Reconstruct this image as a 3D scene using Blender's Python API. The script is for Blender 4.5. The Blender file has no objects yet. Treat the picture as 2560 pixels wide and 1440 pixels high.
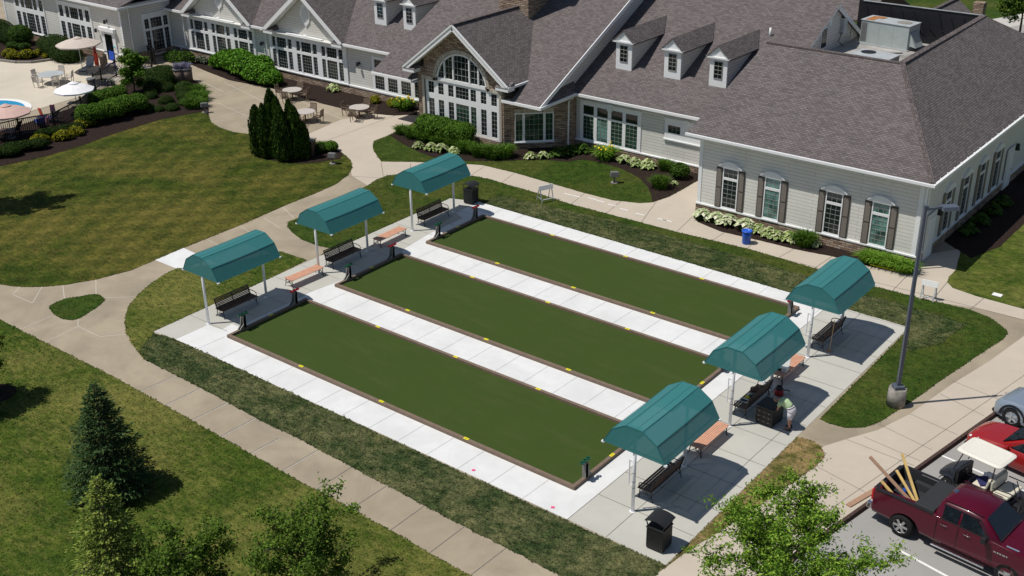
import bpy, bmesh, math, random
import numpy as np
from mathutils import Vector, Matrix
random.seed(7); rng = np.random.default_rng(7)
R = math.radians; PI = math.pi
SC = bpy.context.scene; COL = SC.collection

# ---------------- camera, sky, sun, exposure ----------------
cam_d = bpy.data.cameras.new('camera'); cam = bpy.data.objects.new('camera', cam_d); COL.objects.link(cam)
cam_d.sensor_width = 36.0; cam_d.lens = 2884.04/2560*36.0; cam_d.clip_start = .5; cam_d.clip_end = 1500
def cam_axes(yaw, pitch, roll):
    cy, sy, cp, sp = math.cos(yaw), math.sin(yaw), math.cos(pitch), math.sin(pitch)
    f = Vector((sy*cp, cy*cp, -sp)); r = Vector((cy, -sy, 0)); u = r.cross(f)
    cr, sr = math.cos(roll), math.sin(roll)
    return cr*r+sr*u, -sr*r+cr*u, f
_r, _u, _f = cam_axes(R(-38.6704), R(25.6186), R(-.7333))
cam.matrix_world = Matrix(((_r.x, _u.x, -_f.x, 38.787), (_r.y, _u.y, -_f.y, -27.863), (_r.z, _u.z, -_f.z, 24.357), (0, 0, 0, 1)))
SC.camera = cam
SUN_EL, SUN_AZ = 63.5, 223.5       # azimuth clockwise from +y
W = bpy.data.worlds.new('World'); SC.world = W; W.use_nodes = True
wn = W.node_tree.nodes; wl = W.node_tree.links
sky = wn.new('ShaderNodeTexSky'); sky.sky_type = 'NISHITA'; sky.sun_disc = False
sky.sun_elevation = R(SUN_EL); sky.sun_rotation = R(SUN_AZ); sky.altitude = 100; sky.air_density = 1.0; sky.dust_density = .6
bg = wn['Background']; bg.inputs['Strength'].default_value = .062
wl.new(sky.outputs[0], bg.inputs['Color'])
sl = bpy.data.lights.new('sun', 'SUN'); sl.energy = 4.0; sl.angle = R(.53); sl.color = (1.0, .955, .88)
sun = bpy.data.objects.new('sun', sl); COL.objects.link(sun)
_a, _e = R(SUN_AZ), R(SUN_EL)
_d = Vector((math.sin(_a)*math.cos(_e), math.cos(_a)*math.cos(_e), math.sin(_e)))
sun.rotation_euler = _d.to_track_quat('Z', 'Y').to_euler(); sun.location = _d*60
SC.view_settings.view_transform = 'Standard'; SC.view_settings.look = 'None'; SC.view_settings.exposure = 0.0; SC.view_settings.gamma = 1.0

# ---------------- materials ----------------
MATS = {}
class NT:
    def __init__(s, name):
        s.m = bpy.data.materials.new(name); s.m.use_nodes = True; s.t = s.m.node_tree; s.n = s.t.nodes; s.l = s.t.links
        s.b = s.n['Principled BSDF']; MATS[name] = s.m
    def add(s, typ, **kw):
        n = s.n.new('ShaderNode'+typ)
        for k, v in kw.items():
            if k.startswith('_'): setattr(n, k[1:], v)
            else: s.put(n.inputs[k.replace('__', ' ')], v)
        return n
    def put(s, sock, v):
        if isinstance(v, bpy.types.NodeSocket): s.l.new(v, sock)
        elif isinstance(v, bpy.types.Node): s.l.new(v.outputs[0], sock)
        elif isinstance(v, (tuple, list)) and len(v) == 3 and sock.type == 'RGBA': sock.default_value = (*v, 1)
        else: sock.default_value = v
    def coord(s, which='Object', scale=(1, 1, 1)):
        tc = s.add('TexCoord'); mp = s.add('Mapping', Vector=tc.outputs[which]); mp.inputs['Scale'].default_value = scale; return mp.outputs[0]
    def noise(s, vec, scale, detail=4, rough=.6, dist=0):
        n = s.add('TexNoise', Vector=vec, Scale=scale, Detail=detail, Roughness=rough, Distortion=dist); return n.outputs['Fac']
    def ramp(s, fac, stops):
        r = s.add('ValToRGB', Fac=fac); e = r.color_ramp.elements
        while len(e) < len(stops): e.new(.5)
        for el, (p, c) in zip(e, stops): el.position = p; el.color = (*c, 1) if len(c) == 3 else c
        return r.outputs[0]
    def mix(s, a, b, fac, blend='MIX'):
        n = s.add('Mix', _data_type='RGBA', _blend_type=blend); s.put(n.inputs['Factor'], fac); s.put(n.inputs[6], a); s.put(n.inputs[7], b); return n.outputs[2]
    def math(s, a, b, op='MULTIPLY'):
        n = s.add('Math', _operation=op); s.put(n.inputs[0], a); s.put(n.inputs[1], b); return n.outputs[0]
    def bump(s, h, strength=.3, dist=.02):
        n = s.add('Bump', Strength=strength, Distance=dist, Height=h); s.put(s.b.inputs['Normal'], n.outputs[0])
    def out(s, col, rough=.8, spec=None, metal=None):
        s.put(s.b.inputs['Base Color'], col); s.put(s.b.inputs['Roughness'], rough)
        if spec is not None: s.put(s.b.inputs['Specular IOR Level'], spec)
        if metal is not None: s.put(s.b.inputs['Metallic'], metal)
        return s.m
def plain(name, c, rough=.6, spec=.4, metal=0, var=.12, nscale=9, coat=0):
    t = NT(name); v = t.coord()
    f = t.noise(v, nscale, 3)
    lo = tuple(k*(1-var) for k in c); hi = tuple(min(1, k*(1+var)) for k in c)
    col = t.ramp(f, [(.3, lo), (.7, hi)])
    m = t.out(col, rough, spec, metal)
    if coat: t.b.inputs['Coat Weight'].default_value = coat; t.b.inputs['Coat Roughness'].default_value = .04
    return m
def concrete(name, c, stain, amt=.5, sc=.35, rough=.85, fine=.08):
    t = NT(name); v = t.coord()
    big = t.noise(v, sc, 5, .62, .6); mid = t.noise(v, sc*5, 4, .6); fi = t.noise(v, 40, 3)
    a = t.mix(c, stain, t.math(t.ramp(big, [(.38, (0, 0, 0)), (.68, (1, 1, 1))]), amt))
    a = t.mix(a, tuple(k*.86 for k in c), t.math(t.ramp(mid, [(.45, (0, 0, 0)), (.75, (1, 1, 1))]), amt*.7))
    a = t.mix(a, tuple(k*.6 for k in c), t.math(t.ramp(fi, [(.5, (0, 0, 0)), (.8, (1, 1, 1))]), fine*2))
    t.bump(fi, .15, .01)
    return t.out(a, rough, .25)
def lawn(name, g1, g2, dry, s=.16, dryamt=.8, contrast=1.0, mow=False):
    t = NT(name); v = t.coord()
    big = t.noise(v, s, 5, .65, .8); mid = t.noise(v, s*6, 5, .7); streak = t.noise(t.coord('Object', (1.0, 3.2, 1)), 1.7, 5, .7); fi = t.noise(v, 13, 4, .75); cl = t.noise(v, 2.6, 5, .72, .5); ff = t.noise(v, 34, 2, .7)
    a = t.mix(g1, g2, t.ramp(t.math(t.math(mid, .65), t.math(fi, .4), 'ADD'), [(.38, (0, 0, 0)), (.66, (1, 1, 1))]))
    a = t.mix(a, dry, t.math(t.ramp(t.math(t.math(big, .6), t.math(streak, .42), 'ADD'), [(.45, (0, 0, 0)), (.60, (1, 1, 1))]), dryamt))
    a = t.mix(a, (.5, .58, .5), t.math(t.ramp(cl, [(.36, (1, 1, 1)), (.52, (0, 0, 0))]), .7*contrast), 'MULTIPLY'); a = t.mix(a, (1.5, 1.4, 1.3), t.math(t.ramp(cl, [(.52, (0, 0, 0)), (.7, (1, 1, 1))]), .6*contrast), 'MULTIPLY')
    a = t.mix(a, (.4, .4, .4), t.math(t.ramp(fi, [(.35, (1, 1, 1)), (.6, (0, 0, 0))]), .62*contrast), 'MULTIPLY')
    a = t.mix(a, (1.5, 1.5, 1.25), t.math(t.ramp(ff, [(.5, (0, 0, 0)), (.75, (1, 1, 1))]), .55*contrast), 'MULTIPLY')
    if mow:
        for rot in (.72, -.5):
            tc = t.add('TexCoord'); mp = t.add('Mapping', Vector=tc.outputs['Object']); mp.inputs['Rotation'].default_value = (0, 0, rot)
            w = t.add('TexWave', Vector=mp.outputs[0], Scale=.21, Distortion=.8); a = t.mix(a, (.55, .64, .6), t.math(t.ramp(w.outputs[0], [(.3, (0, 0, 0)), (.7, (1, 1, 1))]), .48), 'MULTIPLY'); a = t.mix(a, (1.08, 1.03, 1.0), 1.0, 'MULTIPLY')
    h = t.math(t.math(fi, .7), t.math(ff, .4), 'ADD')
    t.bump(h, .7, .08)
    return t.out(a, .95, .1)
def leafmat(name, c0, c1, c2, trans=.2, rough=.6):
    t = NT(name); g = t.add('NewGeometry')
    col = t.ramp(g.outputs['Random Per Island'], [(0, c0), (.5, c1), (1, c2)])
    oi = t.add('ObjectInfo'); hv = t.add('HueSaturation', Color=col); 
    t.put(hv.inputs['Value'], t.math(t.math(oi.outputs['Random'], .3), .85, 'ADD'))
    t.out(hv.outputs[0], rough, .08)
    tr = t.add('BsdfTranslucent', Color=hv.outputs[0]); mx = t.add('MixShader'); mx.inputs[0].default_value = trans
    t.l.new(t.b.outputs[0], mx.inputs[1]); t.l.new(tr.outputs[0], mx.inputs[2]); t.l.new(mx.outputs[0], t.n['Material Output'].inputs[0])
    return t.m
def brickmat(name, c1, c2, mortar, bw, bh, msize=.012, noisec=None, bias=0, rough=.9, var=.5, bumpd=.01, offs=.5):
    t = NT(name); v = t.coord('UV')
    b = t.add('TexBrick', Vector=v, Scale=1.0, Color1=c1, Color2=c2, Mortar=mortar, _offset=offs)
    b.inputs['Mortar Size'].default_value = msize; b.inputs['Brick Width'].default_value = bw; b.inputs['Row Height'].default_value = bh; b.inputs['Bias'].default_value = bias; b.inputs['Mortar Smooth'].default_value = .3
    n = t.noise(t.coord('UV', (1, .35, 1)), .5, 5, .7); n2 = t.noise(t.coord('UV', (1/bw, 1/bh, 1)), 1.1, 2, .5)
    a = b.outputs[0]
    if noisec: a = t.mix(a, noisec, t.math(t.ramp(n2, [(.4, (0, 0, 0)), (.62, (1, 1, 1))]), var))
    a = t.mix(a, (.62, .62, .64), t.math(t.ramp(n, [(.35, (1, 1, 1)), (.65, (0, 0, 0))]), .25), 'MULTIPLY')
    t.bump(t.math(b.outputs['Fac'], -1.0), .6, bumpd)
    return t.out(a, rough, .15)
M = MATS
concrete('white_concrete', (.72, .725, .725), (.60, .605, .60), .7, .55, fine=.06)
concrete('grey_concrete', (.50, .49, .445), (.42, .41, .375), .6, .3)
concrete('walk_concrete', (.385, .325, .24), (.24, .205, .152), .85, .34, fine=.12)
concrete('beige_concrete', (.52, .455, .375), (.44, .385, .32), .6, .3)
concrete('deck_concrete', (.60, .54, .44), (.46, .42, .35), .6, .22)
concrete('asphalt', (.36, .35, .335), (.29, .285, .275), .7, .3, fine=.14)
concrete('road_concrete', (.52, .50, .46), (.45, .43, .40), .5, .2)
lawn('lawn', (0.0297, 0.0630, 0.0078), (0.0892, 0.1311, 0.0169), (0.2231, 0.2081, 0.0585), .13, .8)
lawn('mown_lawn', (0.0275, 0.0559, 0.0072), (0.0739, 0.1071, 0.0144), (0.1795, 0.1571, 0.0420), .13, .75, mow=True)
lawn('lawn_green', (0.0242, 0.0558, 0.0075), (0.0572, 0.1018, 0.0137), (0.1265, 0.1212, 0.0312), .2, .55)
lawn('sod', (0.0238, 0.0475, 0.0150), (0.0725, 0.1025, 0.0363), (0.2063, 0.2000, 0.0938), .55, .75, 1.4)
lawn('dry_grass', (.085, .10, .022), (.15, .14, .04), (.36, .25, .12), .6, .95)
t = NT('turf'); v = t.coord(); f1 = t.noise(v, .35, 4, .6); f2 = t.noise(v, 26, 2, .7)
f3 = t.noise(t.coord('Object', (.25, 1, 1)), 1.1, 4, .7); a = t.mix((.046, .073, .0165), (.060, .093, .0215), f1); a = t.mix(a, (.078, .102, .034), t.math(t.ramp(f3, [(.5, (0, 0, 0)), (.75, (1, 1, 1))]), .45)); a = t.mix(a, (.6, .6, .6), t.math(t.ramp(f2, [(.35, (1, 1, 1)), (.65, (0, 0, 0))]), .6), 'MULTIPLY'); t.bump(f2, .3, .01); t.out(a, .95, .1)
t = NT('mulch'); v = t.coord(); f1 = t.noise(v, 16, 4, .8); a = t.ramp(f1, [(.3, (.012, .008, .007)), (.6, (.045, .031, .027)), (.85, (.085, .058, .048))]); t.bump(f1, .9, .06); t.out(a, 1, .05)
brickmat('shingle', (.112, .100, .099), (.198, .180, .177), (.05, .045, .046), .27, .125, .013, (.165, .128, .128), var=.45)
brickmat('ridge_shingle', (.10, .085, .085), (.16, .135, .13), (.05, .04, .04), .2, .3, .012)
brickmat('siding', (.70, .685, .635), (.73, .715, .66), (.39, .385, .37), 5.0, .19, .012, offs=.3, bumpd=.02, rough=.7)
brickmat('lap_siding', (.745, .73, .675), (.77, .755, .70), (.46, .45, .43), 4.0, .19, .011, bumpd=.015, rough=.75, offs=.37)
brickmat('stone', (.17, .125, .095), (.55, .45, .35), (.075, .06, .05), .42, .12, .018, (.36, .23, .15), var=.55, bumpd=.05)
brickmat('pale_stone', (.42, .37, .31), (.62, .56, .48), (.36, .33, .29), .22, 4, .02)
plain('trim', (.80, .81, .82), .45, .4, var=.03)
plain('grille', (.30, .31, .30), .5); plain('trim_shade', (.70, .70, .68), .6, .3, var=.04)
plain('shutter', (.19, .168, .148), .5, var=.06); plain('shutter_edge', (.075, .06, .05), .5)
for nm, c0, rg in (('glass', (.006, .009, .009), .03), ('glass_dark', (.004, .005, .006), .05)):
    t = NT(nm); v = t.coord('UV'); f = t.noise(v, .8, 3); t.out(t.ramp(f, [(.35, c0), (.75, (c0[0]*3.5, c0[1]*4, c0[2]*4))]), rg, .5)
t = NT('blind_glass'); v = t.coord('UV'); w = t.add('TexWave', Vector=v, Scale=3.5, _bands_direction='Y'); f = t.noise(v, 1.2, 3)
a = t.mix(t.ramp(w.outputs[0], [(.2, (.10, .23, .20)), (.8, (.20, .36, .32))]), (.02, .06, .05), t.ramp(f, [(.45, (0, 0, 0)), (.62, (1, 1, 1))])); t.out(a, .05, .5)
t = NT('green_glass'); v = t.coord('UV'); f = t.noise(v, 1.6, 4); t.out(t.ramp(f, [(.35, (.008, .022, .016)), (.6, (.02, .07, .045)), (.8, (.06, .13, .10))]), .04, .5)
plain('post_white', (.80, .81, .84), .35, .5, var=.03); plain('white_paint', (.78, .78, .76), .7, var=.08, nscale=14)
plain('composite_kerb', (.185, .135, .10), .65, .3, var=.12, nscale=5); plain('kerb_face', (.07, .045, .04), .9, .1, var=.3)
plain('yellow_plate', (.80, .70, .02), .5, var=.03); plain('dark_iron', (.016, .017, .019), .45, .5); plain('dark_slat', (.12, .075, .056), .55, .4, var=.25)
plain('pink_slat', (.62, .33, .22), .6, .3, var=.1, nscale=4); plain('black_plastic', (.014, .014, .016), .5, .4); plain('rubber', (.016, .016, .017), .85, .2)
plain('grey_plastic', (.16, .16, .16), .5); plain('grey_stone', (.24, .225, .20), .85, var=.35, nscale=5); plain('pole_paint', (.085, .10, .135), .4, .5, var=.05)
plain('rack_grey', (.22, .21, .20), .7, var=.15); plain('rack_green', (.01, .085, .045), .4); plain('rack_red', (.34, .015, .022), .4)
plain('blue_plastic', (.012, .10, .55), .4, .5, var=.05); plain('maroon_paint', (.075, .002, .013), .3, .25, var=.03, coat=.4); plain('red_paint', (.30, .012, .012), .25, .4, var=.03, coat=.6); plain('silver_blue', (.27, .33, .41), .3, .5, metal=.3, var=.03, coat=1)
plain('chrome', (.72, .73, .75), .16, .5, metal=1, var=.03); plain('alloy', (.55, .55, .56), .25, .5, metal=.9, var=.05); plain('car_glass', (.008, .012, .017), .03, .6); plain('chest_drawer', (.020, .016, .015), .5); plain('cowl_navy', (.02, .024, .034), .35, .5); plain('bedliner', (.025, .027, .03), .7)
plain('red_lens', (.5, .012, .012), .2, .6); plain('clear_lens', (.6, .62, .65), .1, .6)
plain('cream_vinyl', (.62, .585, .47), .5, var=.05); plain('cream_plastic', (.74, .71, .63), .4, var=.03); plain('plank_yellow', (.62, .43, .16), .7, var=.2, nscale=3); plain('plank_brown', (.36, .22, .145), .7, var=.1)
plain('galvanised', (.50, .53, .54), .45, .5, metal=.2, var=.12, nscale=2); plain('ac_panel', (.40, .45, .44), .5, var=.06, nscale=1.5); plain('membrane', (.013, .013, .017), .55, .4, var=.3); plain('flat_roof', (.36, .345, .33), .8, var=.35, nscale=.6)
plain('skin', (.50, .26, .18), .6, var=.06); plain('hair', (.22, .20, .18), .8); plain('shirt', (.42, .56, .33), .85, var=.05); plain('shorts', (.62, .60, .66), .85, var=.05); plain('belt', (.03, .03, .04), .6); plain('shoe', (.03, .03, .035), .6)
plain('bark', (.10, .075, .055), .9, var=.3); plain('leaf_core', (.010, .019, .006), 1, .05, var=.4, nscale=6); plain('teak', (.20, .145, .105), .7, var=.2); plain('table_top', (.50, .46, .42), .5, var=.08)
plain('tan_canvas', (.56, .48, .42), .85, var=.03); plain('white_canvas', (.83, .82, .84), .8, var=.02); plain('rose_canvas', (.60, .41, .36), .85, var=.03); plain('fence_black', (.016, .016, .018), .4, .5); plain('towel_blue', (.02, .08, .50), .9); plain('towel_pink', (.62, .25, .28), .9); plain('towel_navy', (.02, .02, .09), .9)
plain('pool_wall', (.05, .35, .62), .4, var=.05); plain('bin_brown', (.13, .11, .10), .7, var=.15); plain('orange_red', (.70, .05, .02), .5); plain('noodle_yellow', (.78, .6, .03), .6); plain('noodle_teal', (.02, .55, .60), .6); plain('planter_brick', (.17, .12, .10), .85, var=.25); plain('lavender', (.20, .19, .30), .9, var=.2); plain('rust', (.35, .15, .05), .9, var=.3); plain('beech', (.55, .36, .20), .7); plain('pink_paper', (.80, .08, .25), .8)
t = NT('water'); v = t.coord(); f = t.noise(v, 3, 3); t.bump(f, .25, .05); t.out((.01, .28, .50), .03, .5)
t = NT('canopy_cloth'); v = t.coord('UV'); f = t.noise(v, 60, 2, .7); f2 = t.noise(t.coord('UV'), .7, 3); f4 = t.noise(t.coord('UV', (1, .4, 1)), 2.2, 3); t.bump(f4, .35, .05)
a = t.ramp(f, [(.3, (.030, .160, .165)), (.7, (.052, .222, .228))]); a = t.mix(a, (.82, .88, .9), t.math(f2, .4), 'MULTIPLY'); t.out(a, .55, .22); t.b.inputs['Sheen Weight'].default_value = .12; t.b.inputs['Sheen Roughness'].default_value = .35; t.b.inputs['Sheen Tint'].default_value = (.7, .9, 1, 1)
tp = t.add('BsdfTransparent'); tl = t.add('BsdfTranslucent', Color=(.02, .22, .2)); m1 = t.add('MixShader'); m2 = t.add('MixShader'); m1.inputs[0].default_value = .03; m2.inputs[0].default_value = .028
t.l.new(t.b.outputs[0], m1.inputs[1]); t.l.new(tl.outputs[0], m1.inputs[2]); t.l.new(m1.outputs[0], m2.inputs[1]); t.l.new(tp.outputs[0], m2.inputs[2]); t.l.new(m2.outputs[0], t.n['Material Output'].inputs[0])
leafmat('leaf_yew', (.012, .030, .006), (.030, .060, .010), (.062, .098, .016)); leafmat('leaf_light', (.035, .085, .010), (.075, .16, .016), (.14, .25, .03)); leafmat('leaf_mid', (.018, .05, .007), (.05, .105, .014), (.095, .17, .026))
leafmat('leaf_gold', (.12, .14, .01), (.28, .27, .015), (.42, .38, .03)); leafmat('leaf_hosta', (.16, .25, .06), (.38, .46, .18), (.68, .70, .45)); leafmat('leaf_hosta_pale', (.25, .33, .15), (.55, .60, .36), (.80, .80, .62)); leafmat('leaf_grey', (.12, .15, .10), (.25, .27, .20), (.40, .40, .36))
leafmat('leaf_grass', (.03, .075, .008), (.07, .15, .014), (.13, .23, .03)); leafmat('leaf_arb', (.012, .034, .006), (.036, .076, .011), (.085, .14, .020)); leafmat('leaf_spruce', (.012, .036, .010), (.034, .074, .023), (.105, .16, .06)); leafmat('leaf_spruce_gold', (.05, .095, .014), (.15, .22, .036), (.40, .46, .10)); leafmat('leaf_tree', (.035, .078, .010), (.085, .155, .019), (.18, .27, .04)); leafmat('leaf_locust', (.045, .11, .010), (.12, .235, .022), (.30, .44, .06)); leafmat('leaf_vine', (.03, .10, .008), (.09, .24, .018), (.20, .40, .04)); leafmat('leaf_lily', (.05, .13, .01), (.12, .24, .02), (.22, .36, .05))

# ---------------- mesh helpers ----------------
def tag(o, label=None, cat=None, group=None, kind=None):
    if label: o['label'] = label
    if cat: o['category'] = cat
    if group: o['group'] = group
    if kind: o['kind'] = kind
    return o
def empty(name, loc=(0, 0, 0), rz=0, label=None, cat=None, group=None):
    o = bpy.data.objects.new(name, None); COL.objects.link(o); o.location = loc; o.rotation_euler = (0, 0, rz); o.empty_display_size = .3
    return tag(o, label, cat, group)
def copy_tree(o, parent=None):
    c = o.copy(); COL.objects.link(c)
    if parent is not None: c.parent = parent
    for ch in list(o.children): copy_tree(ch, c)
    return c
def uvbox(bm):
    uv = bm.loops.layers.uv.verify()
    for f in bm.faces:
        n = f.normal
        h = Vector((-n.y, n.x, 0)) if abs(n.z) < .995 else Vector((1, 0, 0))
        if h.length < 1e-6: h = Vector((1, 0, 0))
        h.normalize(); v = n.cross(h)
        for l in f.loops: p = l.vert.co; l[uv].uv = (p.dot(h), p.dot(v))
class MB:
    def __init__(s): s.bm = bmesh.new(); s.mats = []; s.mi = 0
    def mat(s, name):
        if name not in s.mats: s.mats.append(name)
        s.mi = s.mats.index(name); return s
    def face(s, pts):
        vs = [s.bm.verts.new(p) for p in pts]; f = s.bm.faces.new(vs); f.material_index = s.mi; return f
    def hexa(s, p):            # 8 pts: bottom 4, top 4
        vs = [s.bm.verts.new(q) for q in p]
        for idx in ((3, 2, 1, 0), (4, 5, 6, 7), (0, 1, 5, 4), (1, 2, 6, 5), (2, 3, 7, 6), (3, 0, 4, 7)):
            f = s.bm.faces.new([vs[i] for i in idx]); f.material_index = s.mi
        return s
    def box(s, x0, y0, z0, x1, y1, z1, mtx=None, taper=0):
        a, b = min(x0, x1), max(x0, x1); c, d = min(y0, y1), max(y0, y1); e, g = min(z0, z1), max(z0, z1); t = taper
        p = [(a, c, e), (b, c, e), (b, d, e), (a, d, e), (a+t, c+t, g), (b-t, c+t, g), (b-t, d-t, g), (a+t, d-t, g)]
        if mtx is not None: p = [mtx @ Vector(q) for q in p]
        return s.hexa(p)
    def bar(s, p, q, w, h=None, up=(0, 0, 1)):
        p, q = Vector(p), Vector(q); h = h or w; d = (q-p).normalized(); u = Vector(up)
        if abs(d.dot(u)) > .97: u = Vector((1, 0, 0))
        r = d.cross(u).normalized()*(w/2); u = r.cross(d).normalized()*(h/2)
        return s.hexa([p-r-u, p+r-u, q+r-u, q-r-u, p-r+u, p+r+u, q+r+u, q-r+u])
    def tube(s, pts, r, n=8, cap=True):
        pts = [Vector(p) for p in pts]; rs = r if isinstance(r, (list, tuple)) else [r]*len(pts); rings = []
        for i, p in enumerate(pts):
            d = (pts[min(i+1, len(pts)-1)]-pts[max(i-1, 0)]).normalized(); u = Vector((0, 0, 1))
            if abs(d.z) > .95: u = Vector((1, 0, 0))
            a = d.cross(u).normalized(); b = d.cross(a).normalized()
            rings.append([s.bm.verts.new(p+(a*math.cos(k*2*PI/n)+b*math.sin(k*2*PI/n))*rs[i]) for k in range(n)])
        for A, B in zip(rings, rings[1:]):
            for k in range(n):
                f = s.bm.faces.new((A[k], A[(k+1) % n], B[(k+1) % n], B[k])); f.material_index = s.mi; f.smooth = n > 6
        if cap:
            for q, rev in ((rings[0], False), (rings[-1], True)):
                f = s.bm.faces.new(q if not rev else q[::-1]); f.material_index = s.mi
        return s
    def cyl(s, c, r, z0, z1, n=20, r2=None):
        r2 = r if r2 is None else r2
        A = [s.bm.verts.new((c[0]+r*math.cos(k*2*PI/n), c[1]+r*math.sin(k*2*PI/n), z0)) for k in range(n)]
        B = [s.bm.verts.new((c[0]+r2*math.cos(k*2*PI/n), c[1]+r2*math.sin(k*2*PI/n), z1)) for k in range(n)]
        for k in range(n):
            f = s.bm.faces.new((A[k], A[(k+1) % n], B[(k+1) % n], B[k])); f.material_index = s.mi; f.smooth = True
        for q in (A[::-1], B): f = s.bm.faces.new(q); f.material_index = s.mi
        return s
    def prism(s, poly, z0, z1, sides=True, bottom=False):
        n = len(poly); ar = sum(poly[i][0]*poly[(i+1) % n][1]-poly[(i+1) % n][0]*poly[i][1] for i in range(n))
        if ar < 0: poly = poly[::-1]
        B = [s.bm.verts.new((*p[:2], z1)) for p in poly]; f = s.bm.faces.new(B); f.material_index = s.mi
        if sides:
            A = [s.bm.verts.new((*p[:2], z0)) for p in poly]
            for i in range(n): g = s.bm.faces.new((A[i], A[(i+1) % n], B[(i+1) % n], B[i])); g.material_index = s.mi
            if bottom: g = s.bm.faces.new(A[::-1]); g.material_index = s.mi
        return s
    def extr(s, poly, vec):     # planar polygon of 3d points extruded by vec (closed solid)
        v = Vector(vec); A = [s.bm.verts.new(p) for p in poly]; B = [s.bm.verts.new(Vector(p)+v) for p in poly]; n = len(poly)
        for q in (A[::-1], B): f = s.bm.faces.new(q); f.material_index = s.mi
        for i in range(n): f = s.bm.faces.new((A[i], A[(i+1) % n], B[(i+1) % n], B[i])); f.material_index = s.mi
        return s
    def loft(s, rings, closed=True, cap=True, smooth=True):
        rr = [[s.bm.verts.new(p) for p in ring] for ring in rings]; n = len(rr[0])
        for A, B in zip(rr, rr[1:]):
            for k in range(n if closed else n-1):
                f = s.bm.faces.new((A[k], A[(k+1) % n], B[(k+1) % n], B[k])); f.material_index = s.mi; f.smooth = smooth
        if cap and closed:
            for q in (rr[0][::-1], rr[-1]): f = s.bm.faces.new(q); f.material_index = s.mi
        return s
    def ball(s, c, r, seg=14, sq=(1, 1, 1)):
        m = Matrix.Translation(c) @ Matrix.Diagonal((sq[0]*r, sq[1]*r, sq[2]*r, 1))
        q = bmesh.ops.create_uvsphere(s.bm, u_segments=seg, v_segments=max(6, seg//2+1), radius=1, matrix=m)
        for v in q['verts']:
            for f in v.link_faces: f.material_index = s.mi; f.smooth = True
        return s
    def build(s, name, parent=None, mat=None, loc=None, bevel=0, recalc=True, world=False):
        bm = s.bm
        if recalc: bmesh.ops.recalc_face_normals(bm, faces=bm.faces)
        bm.normal_update(); uvbox(bm)
        me = bpy.data.meshes.new(name); bm.to_mesh(me); bm.free()
        for k in ([mat] if mat else s.mats): me.materials.append(M[k])
        o = bpy.data.objects.new(name, me); COL.objects.link(o)
        if loc is not None: o.location = loc
        if parent is not None: o.parent = parent
        if bevel:
            b = o.modifiers.new('bevel', 'BEVEL'); b.width = bevel; b.segments = 2; b.limit_method = 'ANGLE'; b.angle_limit = R(40)
        return o
def bake(o):                     # apply modifiers to the mesh without operators
    dg = bpy.context.evaluated_depsgraph_get(); me = bpy.data.meshes.new_from_object(o.evaluated_get(dg)); o.modifiers.clear(); o.data = me; return o
def smooth_poly(pts, n=4):       # closed Catmull-Rom
    out = []; L = len(pts)
    for i in range(L):
        p0, p1, p2, p3 = (np.array(pts[(i+k-1) % L]) for k in range(4))
        for j in range(n):
            t = j/n; out.append(tuple(.5*((2*p1)+(p2-p0)*t+(2*p0-5*p1+4*p2-p3)*t*t+(3*p1-p0-3*p2+p3)*t**3)))
    return out
def smooth_line(pts, n=4):
    out = []; L = len(pts)
    for i in range(L-1):
        p0, p1, p2, p3 = (np.array(pts[min(max(i+k-1, 0), L-1)]) for k in range(4))
        for j in range(n):
            t = j/n; out.append(tuple(.5*((2*p1)+(p2-p0)*t+(2*p0-5*p1+4*p2-p3)*t*t+(3*p1-p0-3*p2+p3)*t**3)))
    return out+[tuple(pts[-1])]

# ---------------- setting: ground, paths, beds ----------------
def densify(poly, step=.3, jit=.0):
    out = []
    for i, p in enumerate(poly):
        q = poly[(i+1) % len(poly)]; L = math.dist(p, q); n = max(1, min(60, int(L/step)))
        for k in range(n):
            t = k/n; x = p[0]+(q[0]-p[0])*t; y = p[1]+(q[1]-p[1])*t
            if jit: x += random.uniform(-jit, jit); y += random.uniform(-jit, jit)
            out.append((x, y))
    return out
TOPS = {}
def sheet(name, poly, z, mat, depth=.15, jit=0, smooth=0, kind='structure'):
    if smooth: poly = smooth_poly(poly, smooth)
    if jit: poly = densify(poly, .22, jit)
    b = MB(); b.prism(poly, z-depth, z); o = b.build(name, mat=mat); TOPS[o.name] = poly
    return tag(o, kind=kind)
def joints(name, segs, z, w=.025, mat='kerb_face'):
    b = MB(); kx = lambda y: 27.5+(y-5.02)*.1827
    def cut(p, q):
        if q[0] > kx(q[1]): t = (kx(p[1])-p[0])/((q[0]-p[0])-.1827*(q[1]-p[1])); q = (p[0]+(q[0]-p[0])*t, p[1]+(q[1]-p[1])*t)
        return p, q
    segs = [cut(*s) for s in segs]
    for (x0, y0), (x1, y1) in segs:
        d = Vector((x1-x0, y1-y0, 0)); n = Vector((-d.y, d.x, 0)).normalized()*w/2
        p, q = Vector((x0, y0, z)), Vector((x1, y1, z)); b.face([p-n, q-n, q+n, p+n])
    o = b.build(name, mat=mat, recalc=False)
    for f in o.data.polygons:
        pass
    return tag(o, kind='structure')
plain('joint_dark', (.17, .155, .135), .9, .1, var=.2); plain('joint_light', (.50, .46, .40), .9, .1, var=.15); plain('joint_grey', (.40, .41, .42), .9, .1, var=.1)
b = MB(); b.box(-400, -300, -1.2, 400, 500, -.24); tag(b.build('ground', mat='lawn_green'), kind='structure')
KX = lambda y: 27.61+(y-5.02)*.1827          # top edge of the parking kerb
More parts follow.
